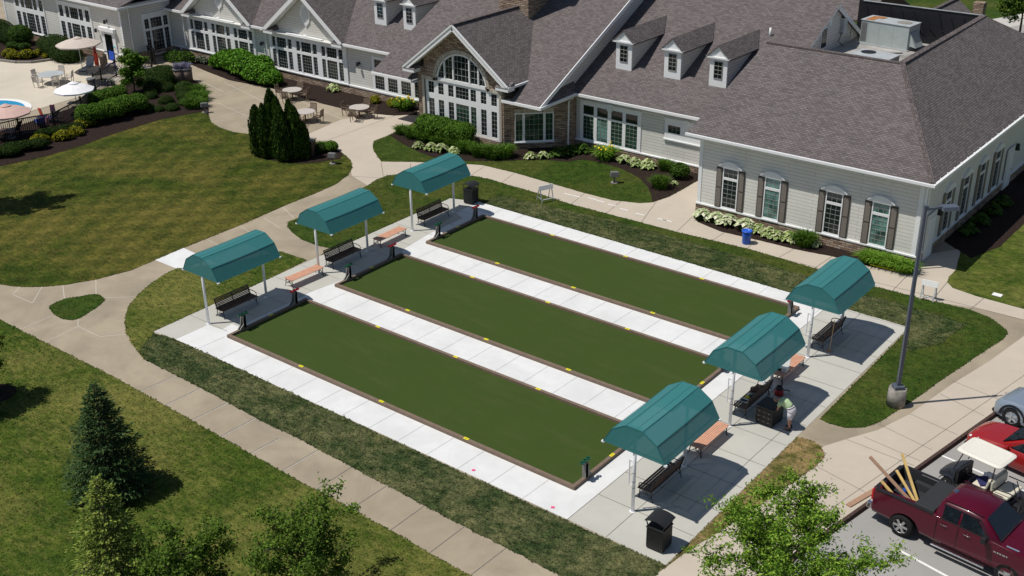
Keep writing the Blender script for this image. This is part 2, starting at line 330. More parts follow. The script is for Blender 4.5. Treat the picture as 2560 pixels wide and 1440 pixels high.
# one slab carries all the walks; lawns lie on it
b = MB(); b.prism([(-130, -60), (KX(-60), -60), (KX(60), 60), (-130, 60)], -.22, 0); tag(b.build('walkway', mat='walk_concrete'), kind='structure')
b = MB(); b.prism([(KX(-60)+.02, -60), (140, -60), (140, 75), (KX(75)+.02, 75)], -.2, -.15); tag(b.build('parking_lot', mat='asphalt'), kind='structure')
b = MB(); b.hexa([(KX(-60), -60, -.15), (KX(-60)+.14, -60, -.15), (KX(60)+.14, 60, -.15), (KX(60), 60, -.15), (KX(-60)-.02, -60, .006), (KX(-60)+.1, -60, .006), (KX(60)+.1, 60, .006), (KX(60)-.02, 60, .006)])
tag(b.build('parking_kerb', mat='kerb_face'), kind='structure')
sheet('sidewalk', [(KX(-40)-.03, -40), (KX(40)-.03, 40)]+[(28.30,21.62),(27.81,18.29),(27.24,15.53),(26.74,12.23),(26.20,10.35),(25.49,9.00),(24.87,7.70),(25.07,4.73),(24.48,1.23),(23.93,-1.84),(23.59,-3.43),(23.33,-5.46)], .004, 'beige_concrete')
sheet('front_walk', [(27.82,23.21),(25.68,23.12),(23.38,22.45),(20.91,22.46),(17.84,22.59),(14.00,22.76),(9.90,22.50),(5.37,22.42),(0.43,22.39),(-2.38,22.55),(-4.66,22.58),(-6.73,21.49),(-8.03,19.82),(-8.23,17.61),(-10.70,18.37),(-13.54,20.72),(-17.36,21.93),(-19.00,22.00),(-19.65,25.98),(-18.22,30.62),(-14.97,29.42),(-13.73,28.06),(-13.77,25.31),(-11.87,21.66),(-9.70,22.59),(-6.78,24.57),(-3.46,25.08),(-0.34,24.83),(2.30,24.77),(5.66,25.49),(6.23,26.31),(6.52,28.98),(5.89,32.45),(9.79,27.00),(21.18,27.19),(23.03,29.85),(24.19,26.42),(27.39,24.67)], .004, 'beige_concrete')
# paving around the courts
sheet('court_paving', [(-1.72, -1.5), (20.0, -1.5), (20.15, 19.5), (-1.62, 19.68)], .008, 'white_concrete')
sheet('end_paving', [(20.0, -1.5), (23.95, -1.52), (23.93, 19.34), (20.15, 19.5)], .012, 'grey_concrete')
sheet('seat_paving', [(-3.15, -1.66), (-1.72, -1.5), (-1.71, .27), (-.85, .36), (-.9, 1.0), (-.42, 1.02), (-.42, 5.0), (-.5, 5.4), (-.2, 8.0), (-.2, 11.6), (-.45, 12.2), (-.75, 14.4), (-.75, 17.2), (-1.62, 17.6), (-1.62, 19.68), (-3.34, 19.1), (-3.3, 5.5)], .012, 'grey_concrete')
sheet('new_walk_slab', [(-9.83,3.29),(-9.93,5.16),(-6.80,4.94),(-8.02,3.29)], .008, 'white_concrete')
tag(sheet('pool_deck', [(-44.36,-4.74),(-38.67,5.40),(-39.34,11.55),(-40.00,18.57),(-41.53,23.02),(-45.01,26.59),(-46.70,26.98),(-51.17,23.76),(-52.15,21.76),(-55.12,20.59),(-63.84,14.63),(-70.83,4.79)][:], .006, 'deck_concrete'), kind='structure')
# lawns
GZ = .018
sheet('lower_lawn', [(-30.13,-5.78),(-14.43,-5.23),(-9.91,-5.30),(-8.04,-5.29),(-1.29,-5.22),(2.64,-5.32),(6.28,-5.44),(9.88,-5.57),(11.80,-5.61),(13.64,-5.60),(15.57,-5.66),(17.44,-5.75),(19.25,-5.80),(21.86,-5.92),(24.58,-6.20),(23.47,-14.96),(19.00,-24.53),(-5.93,-26.62)], GZ, 'lawn', jit=.02)
UL = [(-28.83,-10.33),(-17.77,-5.13),(-13.56,-3.20),(-12.90,-2.99),(-12.06,-2.48),(-11.62,-2.09),(-10.95,-1.36),(-10.20,0.02),(-9.73,1.76),(-9.83,3.29),(-9.93,5.16),(-10.01,9.18),(-10.26,12.68),(-10.30,15.07),(-10.45,16.81),(-11.04,18.39),(-11.78,19.47),(-12.79,20.31),(-13.79,20.83),(-15.50,21.25),(-17.82,21.60),(-21.67,20.14),(-23.65,19.66),(-25.30,19.79),(-26.60,20.19),(-27.81,20.94),(-29.33,21.64),(-29.67,20.66),(-30.23,18.82),(-30.22,16.85),(-30.08,14.39),(-29.64,11.84),(-29.60,9.25),(-30.19,6.31),(-30.26,-1.25),(-35.67,-9.91)]
sheet('upper_lawn', UL, GZ, 'mown_lawn', jit=.02)
sheet('lawn_island', [(-9.24,-3.17),(-9.42,-2.88),(-9.47,-2.21),(-9.14,-1.63),(-8.83,-1.06),(-8.35,-0.92),(-7.85,-1.10),(-7.57,-1.48),(-7.26,-2.26),(-7.08,-3.01),(-7.26,-3.29),(-7.67,-3.45),(-8.44,-3.41)], GZ, 'lawn_green', jit=.012, smooth=2)
sheet('side_lawn', [(-3.17, -1.64)]+[(-1.26,-3.49),(-2.08,-3.25),(-2.97,-2.94),(-3.98,-2.51),(-5.01,-1.90),(-5.67,-1.37),(-6.33,-0.76),(-7.06,0.32),(-7.55,1.32),(-7.94,2.49),(-8.05,3.26),(-6.60,4.78),(-5.41,7.95),(-3.48,7.99)]+[(-3.32, 5.5)], GZ, 'lawn', jit=.015)
sheet('back_lawn', [(-3.59,9.84),(-4.47,9.64),(-5.72,9.72),(-6.97,10.10),(-7.81,10.53),(-8.20,10.97),(-8.11,13.28),(-8.43,15.81),(-8.70,17.60),(-9.02,18.82),(-8.99,19.73),(-8.57,20.22),(-7.12,21.92),(-4.85,22.79),(-3.45,22.95),(-1.95,22.86),(0.13,22.82),(2.86,22.53),(5.27,22.57),(7.58,22.61),(9.81,22.64),(13.93,22.90),(17.78,22.73),(20.89,22.50),(23.33,22.57),(25.48,22.76),(26.49,22.50),(27.41,21.81),(27.65,21.46),(27.66,20.76),(27.42,19.47),(26.85,16.07),(26.69,14.99),(26.53,13.72),(26.14,11.58),(26.01,10.86),(25.70,10.22),(25.17,9.74),(24.47,9.65),(24.09,9.72)]+[(24.0, 19.36), (-1.62, 19.72), (-3.36, 19.12), (-3.36, 8.9)], GZ, 'lawn_green', jit=.015)
sheet('verge', [(23.96,8.01),(24.52,8.12),(24.96,7.94),(25.30,7.55),(25.39,7.13),(25.36,6.56),(25.07,4.73),(24.80,2.97),(24.48,1.23),(24.12,-0.43),(23.97,-1.78)]+[(24.0, -1.56)], GZ, 'dry_grass', jit=.015)
sheet('bed_lawn', [(-11.12,21.36),(-12.92,22.55),(-13.62,23.14),(-14.38,24.02),(-14.40,24.74),(-14.45,25.45),(-15.08,29.33),(-7.74,31.36),(4.84,33.53),(6.68,30.30),(6.74,28.56),(6.74,26.93),(6.44,25.59),(5.93,25.06),(4.46,24.51),(2.47,24.48),(-0.17,24.61),(-3.01,24.78),(-5.51,24.67),(-7.55,23.72),(-9.49,22.47)], GZ, 'lawn_green', jit=.012)
sheet('east_lawn', [(23.48,26.71),(23.49,25.72),(23.63,25.07),(24.08,24.61),(25.24,24.39),(27.49,24.33),(31.00,24.14),(37.89,36.14),(33.43,77.39),(19.45,51.33),(21.92,33.10)][:], GZ, 'lawn', jit=.012)
# new sod strips beside the paving
sheet('sod_strip', [(-2.98,-1.76),(-1.67,-1.53),(19.84,-1.60)]+[(23.95, -1.56)]+[(23.98,-2.17),(23.80,-3.97),(21.14,-4.03),(19.29,-3.96),(17.45,-3.97),(15.56,-3.90),(13.67,-3.84),(11.79,-3.79),(8.96,-3.68),(6.27,-3.70),(3.84,-3.58),(0.96,-3.51),(-1.26,-3.49),(-2.10,-3.17)], GZ+.004, 'sod', jit=.03)
sheet('sod_strip', [(-1.5, 19.74), (24.0, 19.4), (24.7, 17.0), (25.6, 18.6), (25.9, 21.2), (14, 21.75), (6, 21.9), (-1.2, 21.2)], GZ+.006, 'sod', jit=.06)
# mulch beds
BZ = .03
sheet('mulch_bed', [(-18.01,17.13),(-19.93,18.70),(-20.87,20.09),(-20.46,21.14),(-17.82,21.60),(-15.73,21.48),(-14.20,21.01),(-13.57,20.12),(-14.15,18.93),(-14.75,18.11),(-15.74,17.66),(-16.86,17.31)], BZ, 'mulch', jit=.02)
sheet('mulch_bed', [(-41.07,29.43),(-37.61,28.68),(-34.28,28.13),(-30.04,28.53),(-29.08,28.54),(-26.32,28.27),(-23.51,28.00),(-21.08,28.04),(-19.01,28.34),(-17.33,28.97),(-16.08,30.13),(-19.26,33.68),(-35.92,34.76),(-48.05,32.88),(-43.65,29.18)], BZ, 'mulch', jit=.02)
sheet('mulch_bed', [(-14.37,25.51),(-12.46,24.71),(-10.38,24.13),(-8.42,23.83),(-6.45,24.81),(-4.38,26.53),(-3.05,27.70),(-1.54,28.35),(-1.15,29.20),(0.08,29.45),(1.75,29.30),(3.56,28.59),(4.95,27.48),(5.84,26.42),(6.44,25.59),(6.74,26.93),(6.74,28.56),(6.72,30.23),(5.87,31.99),(-3.42,30.86),(-6.70,28.45),(-14.05,28.04),(-14.42,26.99)], BZ, 'mulch', jit=.02)
sheet('mulch_bed', [(9.06,25.93),(9.43,25.08),(10.01,24.56),(11.68,24.11),(14.76,24.31),(15.90,24.31),(16.97,24.47),(17.86,24.63),(19.95,24.60),(21.78,24.89),(21.71,25.86),(21.38,26.40),(8.82,26.66)], BZ, 'mulch', jit=.015)
sheet('mulch_bed', [(21.6, 30.1), (23.6, 28.6), (24.3, 31), (24.5, 50), (21.6, 50)], BZ, 'mulch', jit=.03)
sheet('mulch_bed', [(-29.97,6.19),(-29.39,9.11),(-29.42,11.70),(-29.85,14.24),(-29.98,16.69),(-29.99,18.64),(-29.43,20.47),(-29.09,21.45),(-27.97,21.07),(-29.59,22.31),(-32.43,24.48),(-35.37,26.05),(-37.16,26.63),(-41.01,27.90),(-42.93,27.61),(-42.34,26.63),(-40.74,23.59),(-39.81,20.05),(-37.90,17.24),(-36.72,10.06),(-35.43,3.77),(-28.33,0.19)], BZ, 'mulch', jit=.02)
sheet('mulch_bed', [(-55.12,20.59),(-52.15,21.76),(-51.41,23.92),(-51.69,25.05),(-46.94,27.14),(-49.02,28.67),(-71.46,25.84),(-77.89,21.26),(-65.25,15.29)], BZ, 'mulch')
for c in ((6.54,-10.75), (-3.72,-9.01), (9.66,-13.17)):
    sheet('mulch_ring', [(c[0]+.8*math.cos(k*.45), c[1]+.8*math.sin(k*.45)) for k in range(14)], BZ, 'mulch', jit=.03)
b = MB(); kp = [(-57.06,19.52),(-54.99,20.51),(-53.26,20.96),(-52.15,21.76),(-51.80,22.66),(-51.41,23.92)]
for p, q in zip(kp, kp[1:]): b.bar((*p, .08), (*q, .08), .22, .2)
tag(b.build('bed_kerb', mat='grey_stone'), kind='structure')
# joints in the slabs
Wj = [[(0.87,-5.28),(0.96,-3.51)], [(2.62,-5.34),(2.65,-3.56)], [(4.41,-5.35),(4.48,-3.57)], [(6.28,-5.44),(6.31,-3.67)], [(8.11,-5.53),(8.18,-4.13)], [(9.94,-5.56),(9.98,-3.77)], [(11.82,-5.59),(11.81,-3.77)], [(13.64,-5.60),(13.67,-3.84)], [(15.57,-5.66),(15.56,-3.90)], [(17.44,-5.75),(17.44,-3.94)], [(19.24,-5.79),(19.29,-3.96)]]
joints('walkway_joint', Wj, .0045, .035, 'joint_dark')
joints('walkway_joint', [[(p[0]+.05, p[1]), (q[0]+.05, q[1])] for p, q in Wj[:6]]+[[(-10.95,-1.36),(-9.51,-2.18)], [(-10.20,0.02),(-8.75,-0.94)], [(-11.62,-2.09),(-10.32,-3.39)], [(-12.54,-2.73),(-11.93,-3.45)], [(-11.93,-3.45),(-10.32,-3.39)], [(-7.05,-3.03),(-6.40,-3.45)], [(-6.40,-3.45),(-6.20,-5.20)], [(-6.40,-3.45),(-4.69,-3.43)], [(-4.69,-3.43),(-3.98,-2.61)], [(-8.04,-0.97),(-6.98,-0.01)], [(-8.26,-5.16),(-8.33,-3.59)], [(-9.92,8.96),(-7.41,8.38)], [(-9.89,6.66),(-8.20,6.45)], [(-10.25,12.31),(-8.40,11.56)], [(-9.76,10.54),(-7.91,10.10)]], .0048, .04, 'joint_light')
joints('walkway_joint', [[(-30.00,23.52),(-14.73,20.52)], [(-40.72,27.80),(-32.03,25.71)], [(-31.28,23.61),(-32.24,29.04)], [(-27.12,20.51),(-26.72,28.24)], [(-22.33,20.63),(-23.07,28.07)], [(-34.30,27.55),(-24.94,25.09)], [(-32.24,29.04),(-19.42,26.15)]], .0048, .05, 'joint_light')
joints('walkway_joint', [[(-17.21,29.54),(-16.99,20.86)], [(-10.90,18.22),(-9.06,19.14)], [(-11.06,21.30),(-9.15,19.51)], [(-9.34,22.20),(-7.99,20.64)], [(-5.24,24.50),(-4.86,22.70)], [(-3.01,24.78),(-2.49,22.72)], [(-0.17,24.61),(0.35,22.50)], [(2.47,24.48),(2.86,22.53)], [(4.88,24.66),(5.27,22.57)], [(6.57,25.77),(7.58,22.61)], [(9.26,25.85),(9.81,22.64)], [(11.92,24.08),(11.94,22.73)], [(13.75,24.22),(13.93,22.90)], [(15.88,24.36),(15.75,22.80)], [(17.86,24.63),(17.78,22.73)], [(21.79,24.85),(21.89,22.52)], [(23.61,25.40),(23.79,22.64)], [(25.63,24.41),(25.53,22.75)], [(9.81,22.64),(27.82,23.21)][:2]], .009, .03, 'joint_dark')
joints('sidewalk_joint', [[(25.97,9.57),(30.98,8.92)][:2], [(25.49,9.00),(29.18,8.78)], [(27.13,14.45),(29.10,13.83)], [(26.74,12.23),(28.85,11.84)], [(27.15,15.79),(29.21,15.44)], [(26.05,10.77),(28.35,10.25)], [(25.36,6.65),(27.73,6.13)], [(25.10,4.66),(27.52,4.23)], [(24.84,2.89),(27.22,2.37)], [(24.50,1.19),(26.85,0.79)], [(24.14,-0.47),(26.29,-0.87)]]+[[(KX(-20)-.62, -20), (KX(30)-.62, 30)]], .009, .02, 'joint_dark')
joints('court_paving_joint', [[(x, -1.5), (x+.05, 0)] for x in np.arange(-.2, 19.5, 1.52)]+[[(x, y0), (x+.03, y1)] for x in np.arange(.9, 19.4, 1.52) for y0, y1 in ((4.76, 6.65), (11.42, 13.31))]+[[(x, 18.08), (x, 19.6)] for x in np.arange(.2, 20, 1.52)], .0125, .018, 'joint_grey')
joints('end_paving_joint', [[(20.0, -1.5), (20.15, 19.5)], [(21.6, -1.5), (21.65, 19.4)]]+[[(20.02, y), (23.9, y-.02)] for y in np.arange(.35, 19.3, 1.72)]+[[(23.25, 4.6), (23.3, 8.6)]], .0165, .022, 'joint_dark')
joints('seat_paving_joint', [[(-3.2, y), (-.5, y)] for y in np.arange(.4, 19, 1.75)], .0165, .018, 'joint_dark')
# parking bay lines
for p, q in ([(28.57,10.37),(30.04,10.15)], [(29.09,13.50),(30.37,13.26)], [(29.61,3.99),(32.01,3.51)]):
    d = Vector((q[0]-p[0], q[1]-p[1], 0)).normalized(); n = Vector((-d.y, d.x, 0))*.05; e = Vector((p[0], p[1], -.144)); g = e+d*5.2
    b = MB(); b.face([e-n, g-n, g+n, e+n]); tag(b.build('parking_line', mat='white_paint'), kind='structure')
# pale dashes chalked on the walk
b = MB()
for u in [(3.33,23.99),(3.92,23.95),(4.82,23.84),(5.74,23.68),(6.86,23.61),(1.79,23.73),(2.36,23.75),(8.25,23.69),(8.58,23.71)]:
    b.face([(u[0]-.28, u[1]-.045, .0125), (u[0]+.28, u[1]-.045, .0125), (u[0]+.28, u[1]+.045, .0125), (u[0]-.28, u[1]+.045, .0125)])
tag(b.build('chalk_dash', mat='white_paint'), kind='structure')
# street behind the clubhouse
sheet('street', [(-12.72,83.60),(-2.72,80.97),(-8.07,94.00),(-16.95,93.32)][:], -.2, 'road_concrete', .03)
sheet('street', [(5.59,82.25),(8.19,89.13),(15.61,110.53),(18.95,94.20),(11.08,84.16),(8.59,78.55)], -.2, 'road_concrete', .03)
sheet('street', [(7.81,79.89),(10.41,86.49),(17.38,101.89),(20.69,85.71),(13.60,75.36)], -.196, 'asphalt', .03)

# ---------------- the clubhouse ----------------
club = empty('clubhouse', (0, 31, 0), 0, 'long grey clubhouse with brown shingle roofs, white windows and stone base', 'building')
def part(b, name, mat=None, parent=club, bevel=0):
    o = b.build(name, None, mat, bevel=bevel); o.parent = parent
    o.matrix_parent_inverse = club.matrix_world.inverted() if parent is club else Matrix.Identity(4)
    return o
bpy.context.view_layer.update()
club.location = (0, 0, 0)          # parts are written in world metres
bpy.context.view_layer.update()
def part(b, name, mat=None, parent=club, bevel=0):
    o = b.build(name, parent, mat, bevel=bevel); return o
def wall_x(x0, x1, y, z0, z1, mat, name='wall', th=.25, parent=club, top=None):
    b = MB(); b.box(x0, y, z0, x1, y+th, z1); return part(b, name, mat, parent)
# a window board on a wall: rows = [(z0,z1,[(a0,a1,nx,nz,glass)])] in metres along the wall; ax 'x' faces -y, 'y' faces +x
def window(a0, a1, z0, z1, pos, rows, ax='x', parent=club, proud=.055, name='window', head=True, mat='trim', keystone=None):
    if ax == 'x': T = lambda a, d, z: (a, pos-d, z)
    elif ax == 'y': T = lambda a, d, z: (pos+d, a, z)
    else:
        (px, py), (qx, qy) = pos; L = math.hypot(qx-px, qy-py); dx, dy = (qx-px)/L, (qy-py)/L
        T = lambda a, d, z: (px+dx*a+dy*d, py+dy*a-dx*d, z)
    def bx(b, A0, A1, Z0, Z1, d0, d1):
        b.hexa([T(A0, d0, Z0), T(A1, d0, Z0), T(A1, d1, Z0), T(A0, d1, Z0), T(A0, d0, Z1), T(A1, d0, Z1), T(A1, d1, Z1), T(A0, d1, Z1)])
    b = MB(); zc = z0
    for (r0, r1, cells) in sorted(rows):
        if r0 > zc+.001: bx(b, a0, a1, zc, r0, 0, proud)
        ac = a0
        for c in cells:
            if c[0] > ac+.001: bx(b, ac, c[0], r0, r1, 0, proud)
            ac = c[1]
        if a1 > ac+.001: bx(b, ac, a1, r0, r1, 0, proud)
        zc = r1
    if z1 > zc+.001: bx(b, a0, a1, zc, z1, 0, proud)
    bx(b, a0-.05, a1+.05, z0-.07, z0-.002, 0, proud+.07)
    if head: bx(b, a0-.06, a1+.06, z1+.002, z1+.07, 0, proud+.06)
    if keystone: bx(b, keystone-.17, keystone+.17, z1-.33, z1+.14, proud+.003, proud+.1)
    f = part(b, name, mat, parent)
    gl = {}; mu = MB(); nm = 0
    for (r0, r1, cells) in rows:
        for c in cells:
            g = gl.setdefault(c[4] if len(c) > 4 else 'glass', MB()); g.face([T(c[0], .015, r0), T(c[1], .015, r0), T(c[1], .015, r1), T(c[0], .015, r1)])
            for i in range(1, c[2]): x = c[0]+(c[1]-c[0])*i/c[2]; bx(mu, x-.009, x+.009, r0, r1, .016, .03); nm += 1
            for i in range(1, c[3]): z = r0+(r1-r0)*i/c[3]; bx(mu, c[0], c[1], z-.009, z+.009, .018, .032); nm += 1
    for k, g in gl.items():
        o = g.build('pane', f, k, recalc=False)
        want = Vector(T(0, 1, 0))-Vector(T(0, 0, 0))
        if o.data.polygons[0].normal.dot(want) < 0: o.data.flip_normals()
    if nm: mu.build('muntin', f, 'grille')
    return f
def gutter(p, q, w=.13, h=.13, name='gutter', parent=club):
    b = MB(); b.bar(p, q, w, h); return part(b, name, 'trim', parent)
def downspout(pts, parent=club): b = MB(); b.tube(pts, .05, 6); return part(b, 'downspout', 'trim', parent)
def roof(polys, name='roof', th=.12, mat='shingle', parent=club):
    b = MB()
    for p in polys: b.extr(p, (0, 0, -th))
    return part(b, name, mat, parent)
def wall_lamp(x, y, z, parent=club):
    b = MB(); b.mat('dark_iron').box(x-.06, y-.05, z-.1, x+.06, y, z+.1); b.bar((x, y-.03, z+.05), (x, y-.25, z+.12), .03); b.box(x-.09, y-.34, z-.16, x+.09, y-.16, z+.12, taper=.03); b.mat('clear_lens').box(x-.06, y-.31, z-.21, x+.06, y-.19, z-.161)
    return part(b, 'wall_lamp', None, parent)

# --- right wing ---
WY, WXL, WXR = 25.79, 9.22, 21.66
wall_x(WXL, WXR, WY, .62, 4.6, 'lap_siding'); wall_x(WXL-.04, WXR+.06, WY-.07, 0, .56, 'stone', 'stone_base', .3)
b = MB(); b.box(WXL-.06, WY-.1, .56, WXR+.1, WY+.1, .64); b.box(WXR-.2, WY-.03, .64, WXR+.02, WY+.01, 4.5); b.box(WXL-.01, WY-.03, .64, WXL+.2, WY+.01, 4.5); part(b, 'corner_trim', 'trim')
b = MB(); b.box(WXR-.25, WY+.252, .64, WXR, 50, 4.6); part(b, 'wall', 'lap_siding'); b = MB(); b.box(WXR-.2, WY+.232, 0, WXR+.06, 50, .56); part(b, 'stone_base', 'stone')
b = MB(); b.box(WXR-.1, WY+.01, .56, WXR+.1, 50, .638); b.box(WXR+.003, WY+.02, .64, WXR+.033, WY+.24, 4.5); part(b, 'corner_trim', 'trim')
b = MB(); b.box(WXL, WY+.02, 0, WXL+.25, 31.6, 4.6); part(b, 'wall', 'lap_siding')
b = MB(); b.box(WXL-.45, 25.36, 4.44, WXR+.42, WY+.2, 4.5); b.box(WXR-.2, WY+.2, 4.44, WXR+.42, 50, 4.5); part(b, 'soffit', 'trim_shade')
gutter((8.6, 25.16, 4.65), (22.34, 25.16, 4.65), .13, .13); gutter((22.27, 25.23, 4.65), (22.27, 53, 4.65), .13, .13)
b = MB()
for k in range(27): b.box(22.1, 26.2+k*.95, 4.722, 22.36, 26.27+k*.95, 4.745)
part(b, 'gutter_strap', 'trim')
EC = (22.2, 25.23, 4.72); AP = (17.37, 32.41, 8.31)
roof([[(8.66, 25.23, 4.72), EC, AP, (9.4, 32.45, 8.33)]])
hipend = (21.0, 56.0, 5.6)
roof([[EC, (22.2, 53.0, 4.72), (17.25, 46.35, 8.31), AP]]); roof([[(22.15, 53.02, 4.72), (7, 53.02, 4.72), (9, 46.5, 8.27), (17.2, 46.5, 8.27)]])
b = MB(); b.bar((22.14, 25.29, 4.76), (17.39, 32.41, 8.33), .26, .05); part(b, 'ridge_cap', 'ridge_shingle')
b = MB(); b.bar((17.3, 32.45, 8.34), (17.08, 46.4, 8.34), .34, .07); b.bar((9.4, 32.5, 8.34), (17.35, 32.5, 8.32), .3, .07); part(b, 'ridge_cap', 'ridge_shingle')
# sunken flat roof with its black lined walls
b = MB(); b.box(8.9, 32.5, 5.9, 17.2, 46.5, 6.12); part(b, 'flat_roof', 'flat_roof')
b = MB(); b.box(9.0, 46.38, 6.12, 17.1, 46.5, 8.36); part(b, 'parapet', 'membrane'); b = MB(); b.box(16.9, 32.6, 6.12, 17.0, 46.3, 8.2); b.box(9.6, 32.6, 6.12, 17, 32.7, 8.2); part(b, 'parapet', 'membrane')
b = MB(); b.bar((9.3, 46.36, 8.36), (17.1, 46.36, 8.36), .07, .05); part(b, 'parapet_cap', 'galvanised')
b = MB()
for k in range(9):
    x = 9.5+k*.8; b.tube([(x, 46.33, 8.2-.3*random.random()), (x+.35, 46.3, 7.4-.4*random.random()), (x+.75+.2*random.random(), 46.33, 6.9-.3*random.random())], .035, 5)
part(b, 'membrane_fold', 'membrane')
for (c, glass) in ((11.2, 'glass'), (13.71, 'blind_glass'), (17.18, 'glass'), (19.67, 'blind_glass')):
    w = window(c-.47, c+.47, .66, 3.04, WY, [(.74, 2.32, [(c-.41, c+.41, 3, 6, glass)]), (2.46, 2.96, [(c-.41, c+.41, 3, 2, glass if glass == 'glass' else 'blind_glass')])], head=False, mat='trim')
    b = MB(); n = 12
    for k in range(n):
        a0, a1 = -.67+1.34*k/n, -.67+1.34*(k+1)/n; h = lambda a: 3.06+.30*(1-(a/.67)**2)
        b.hexa([(c+a0, WY-.14, 3.03), (c+a1, WY-.14, 3.03), (c+a1, WY, 3.03), (c+a0, WY, 3.03), (c+a0, WY-.14, h(a0)), (c+a1, WY-.14, h(a1)), (c+a1, WY, h(a1)), (c+a0, WY, h(a0))])
        b.hexa([(c+a0*1.06, WY-.2, h(a0)), (c+a1*1.06, WY-.2, h(a1)), (c+a1*1.06, WY, h(a1)), (c+a0*1.06, WY, h(a0)), (c+a0*1.06, WY-.2, h(a0)+.05), (c+a1*1.06, WY-.2, h(a1)+.05), (c+a1*1.06, WY, h(a1)+.05), (c+a0*1.06, WY, h(a0)+.05)])
    b.build('arch_head', w, 'trim')
    for s in (-1, 1):
        x0 = c+s*.49; x1 = c+s*.86; b = MB(); b.box(x0, WY-.055, .64, x1, WY-.002, 2.98); o = part(b, 'shutter', 'shutter_edge')
        b = MB(); a, e = min(x0, x1), max(x0, x1)
        b.box(a+.05, WY-.075, .71, e-.05, WY-.056, 1.78); b.box(a+.05, WY-.075, 1.86, e-.05, WY-.056, 2.9); b.build('shutter_panel', o, 'shutter')
for c in (29.7, 32.35, 35.0, 37.6, 41.6, 44.4):
    if c == 41.6: continue
    w = window(c-.46, c+.46, .66, 3.0, WXR, [(.74, 2.3, [(c-.4, c+.4, 3, 6, 'glass_dark')]), (2.46, 2.92, [(c-.4, c+.4, 3, 2, 'glass_dark')])], 'y', head=False)
    b = MB(); n = 10
    for k in range(n):
        a0, a1 = -.67+1.34*k/n, -.67+1.34*(k+1)/n; h = lambda a: 3.05+.32*(1-(a/.67)**2)
        b.hexa([(WXR, c+a0, 3.01), (WXR+.14, c+a0, 3.01), (WXR+.14, c+a1, 3.01), (WXR, c+a1, 3.01), (WXR, c+a0, h(a0)), (WXR+.14, c+a0, h(a0)), (WXR+.14, c+a1, h(a1)), (WXR, c+a1, h(a1))])
    b.build('arch_head', w, 'trim')
    for s in (-1, 1): b = MB(); b.box(WXR+.002, c+s*.48, .64, WXR+.06, c+s*.84, 2.98); part(b, 'shutter', 'shutter')
for c in (27.3, 39.9):
    b = MB(); b.box(WXR+.062, c-.62, .02, WXR+.12, c+.62, 2.5); o = part(b, 'door', 'trim_shade'); b = MB(); b.box(WXR+.122, c-.48, .1, WXR+.15, c+.48, 2.25); b.build('door_leaf', o, 'trim'); b = MB(); b.tube([(WXR+.18, c+.38, 1.0), (WXR+.18, c+.38, 1.15)], .02, 6); b.build('handle', o, 'chrome')
    b = MB(); b.mat('dark_iron').box(WXR+.05, c+.8, 2.1, WXR+.3, c+1.0, 2.5, taper=.04); part(b, 'wall_lamp')
downspout([(22.1, 25.5, 4.5), (21.85, 25.66, 4.3), (21.85, 25.66, .5), (22.0, 25.5, .3), (22.0, 25.5, .03)])
downspout([(21.76, 26.3, 4.5), (21.76, 26.3, .1)])

# --- middle block with three dormers ---
MY = 31.4; ms = lambda y: 3.63+.5*(y-30.95)
wall_x(-3.4, WXL, MY, .48, 3.75, 'siding'); wall_x(-3.3, WXL, MY-.1, 0, .42, 'stone', 'stone_base', .3)
b = MB(); b.box(-3.3, MY-.13, .42, WXL, MY+.1, .5); part(b, 'sill_trim', 'trim')
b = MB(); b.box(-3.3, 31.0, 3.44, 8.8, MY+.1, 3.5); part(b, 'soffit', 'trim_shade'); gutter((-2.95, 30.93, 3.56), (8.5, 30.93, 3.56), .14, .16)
ridge = 41.53; rz = ms(ridge)
roof([[(-6, 30.88, ms(30.88)), (9.72, 30.88, ms(30.88)), (9.72, ridge, rz), (-6, ridge, rz)]])
roof([[(9.72, ridge, rz), (9.72, ridge+6, rz-3.6), (-6, ridge+6, rz-3.6), (-6, ridge, rz)]])
b = MB(); b.extr([(9.2, 32.0, 3.9), (9.2, ridge, rz-.16), (9.2, ridge+5.5, rz-3.46), (9.2, ridge+5.5, 3.9)], (.24, 0, 0)); part(b, 'gable_wall', 'siding')
b = MB(); b.bar((9.7, 34, ms(34)-.08), (9.7, ridge, rz-.08), .05, .12); b.bar((9.7, ridge, rz-.12), (9.7, ridge+5.6, rz-3.48), .06, .26); part(b, 'rake_board', 'trim')
b = MB(); b.box(9.45, 39.72, 6.4, 9.5, 40.62, 7.75); b.box(9.45, 40.8, 7.75, 9.5, 41.15, 8.12); part(b, 'louvre', 'trim'); b = MB(); b.box(9.502, 39.8, 6.5, 9.515, 40.54, 7.66); part(b, 'louvre', 'glass_dark')
b = MB(); b.mat('galvanised').box(9.45, 42.6, 6.9, 9.7, 43.1, 7.9); b.mat('dark_iron').tube([(9.6, 43.1, 7.6), (9.65, 43.9, 7.6), (9.65, 43.9, 6.3)], .02, 5); b.tube([(9.6, 42.6, 7.0), (9.6, 42.2, 6.5), (9.8, 42.5, 6.2)], .03, 5); part(b, 'meter_box')
cols = [(-2.52, -1.70), (-1.45, -.62), (-.36, .5), (.74, 1.62)]
window(-2.76, 1.88, .52, 3.1, MY, [(.6, 2.13, [(a, c, 3, 6, g) for (a, c), g in zip(cols, ('green_glass', 'blind_glass', 'green_glass', 'green_glass'))]), (2.25, 2.84, [(a, c, 1, 1, 'glass') for a, c in cols])], keystone=-.45)
window(3.6, 6.9, 1.8, 3.05, MY, [(2.2, 2.68, [(3.82, 4.7, 3, 2, 'glass'), (5.5, 6.38, 3, 2, 'glass')])], keystone=5.1)
downspout([(-3.0, 30.86, 3.5), (-3.0, 30.86, 3.3), (-3.15, 30.62, 3.1), (-3.18, 30.62, .35), (-3.0, 30.45, .05)])
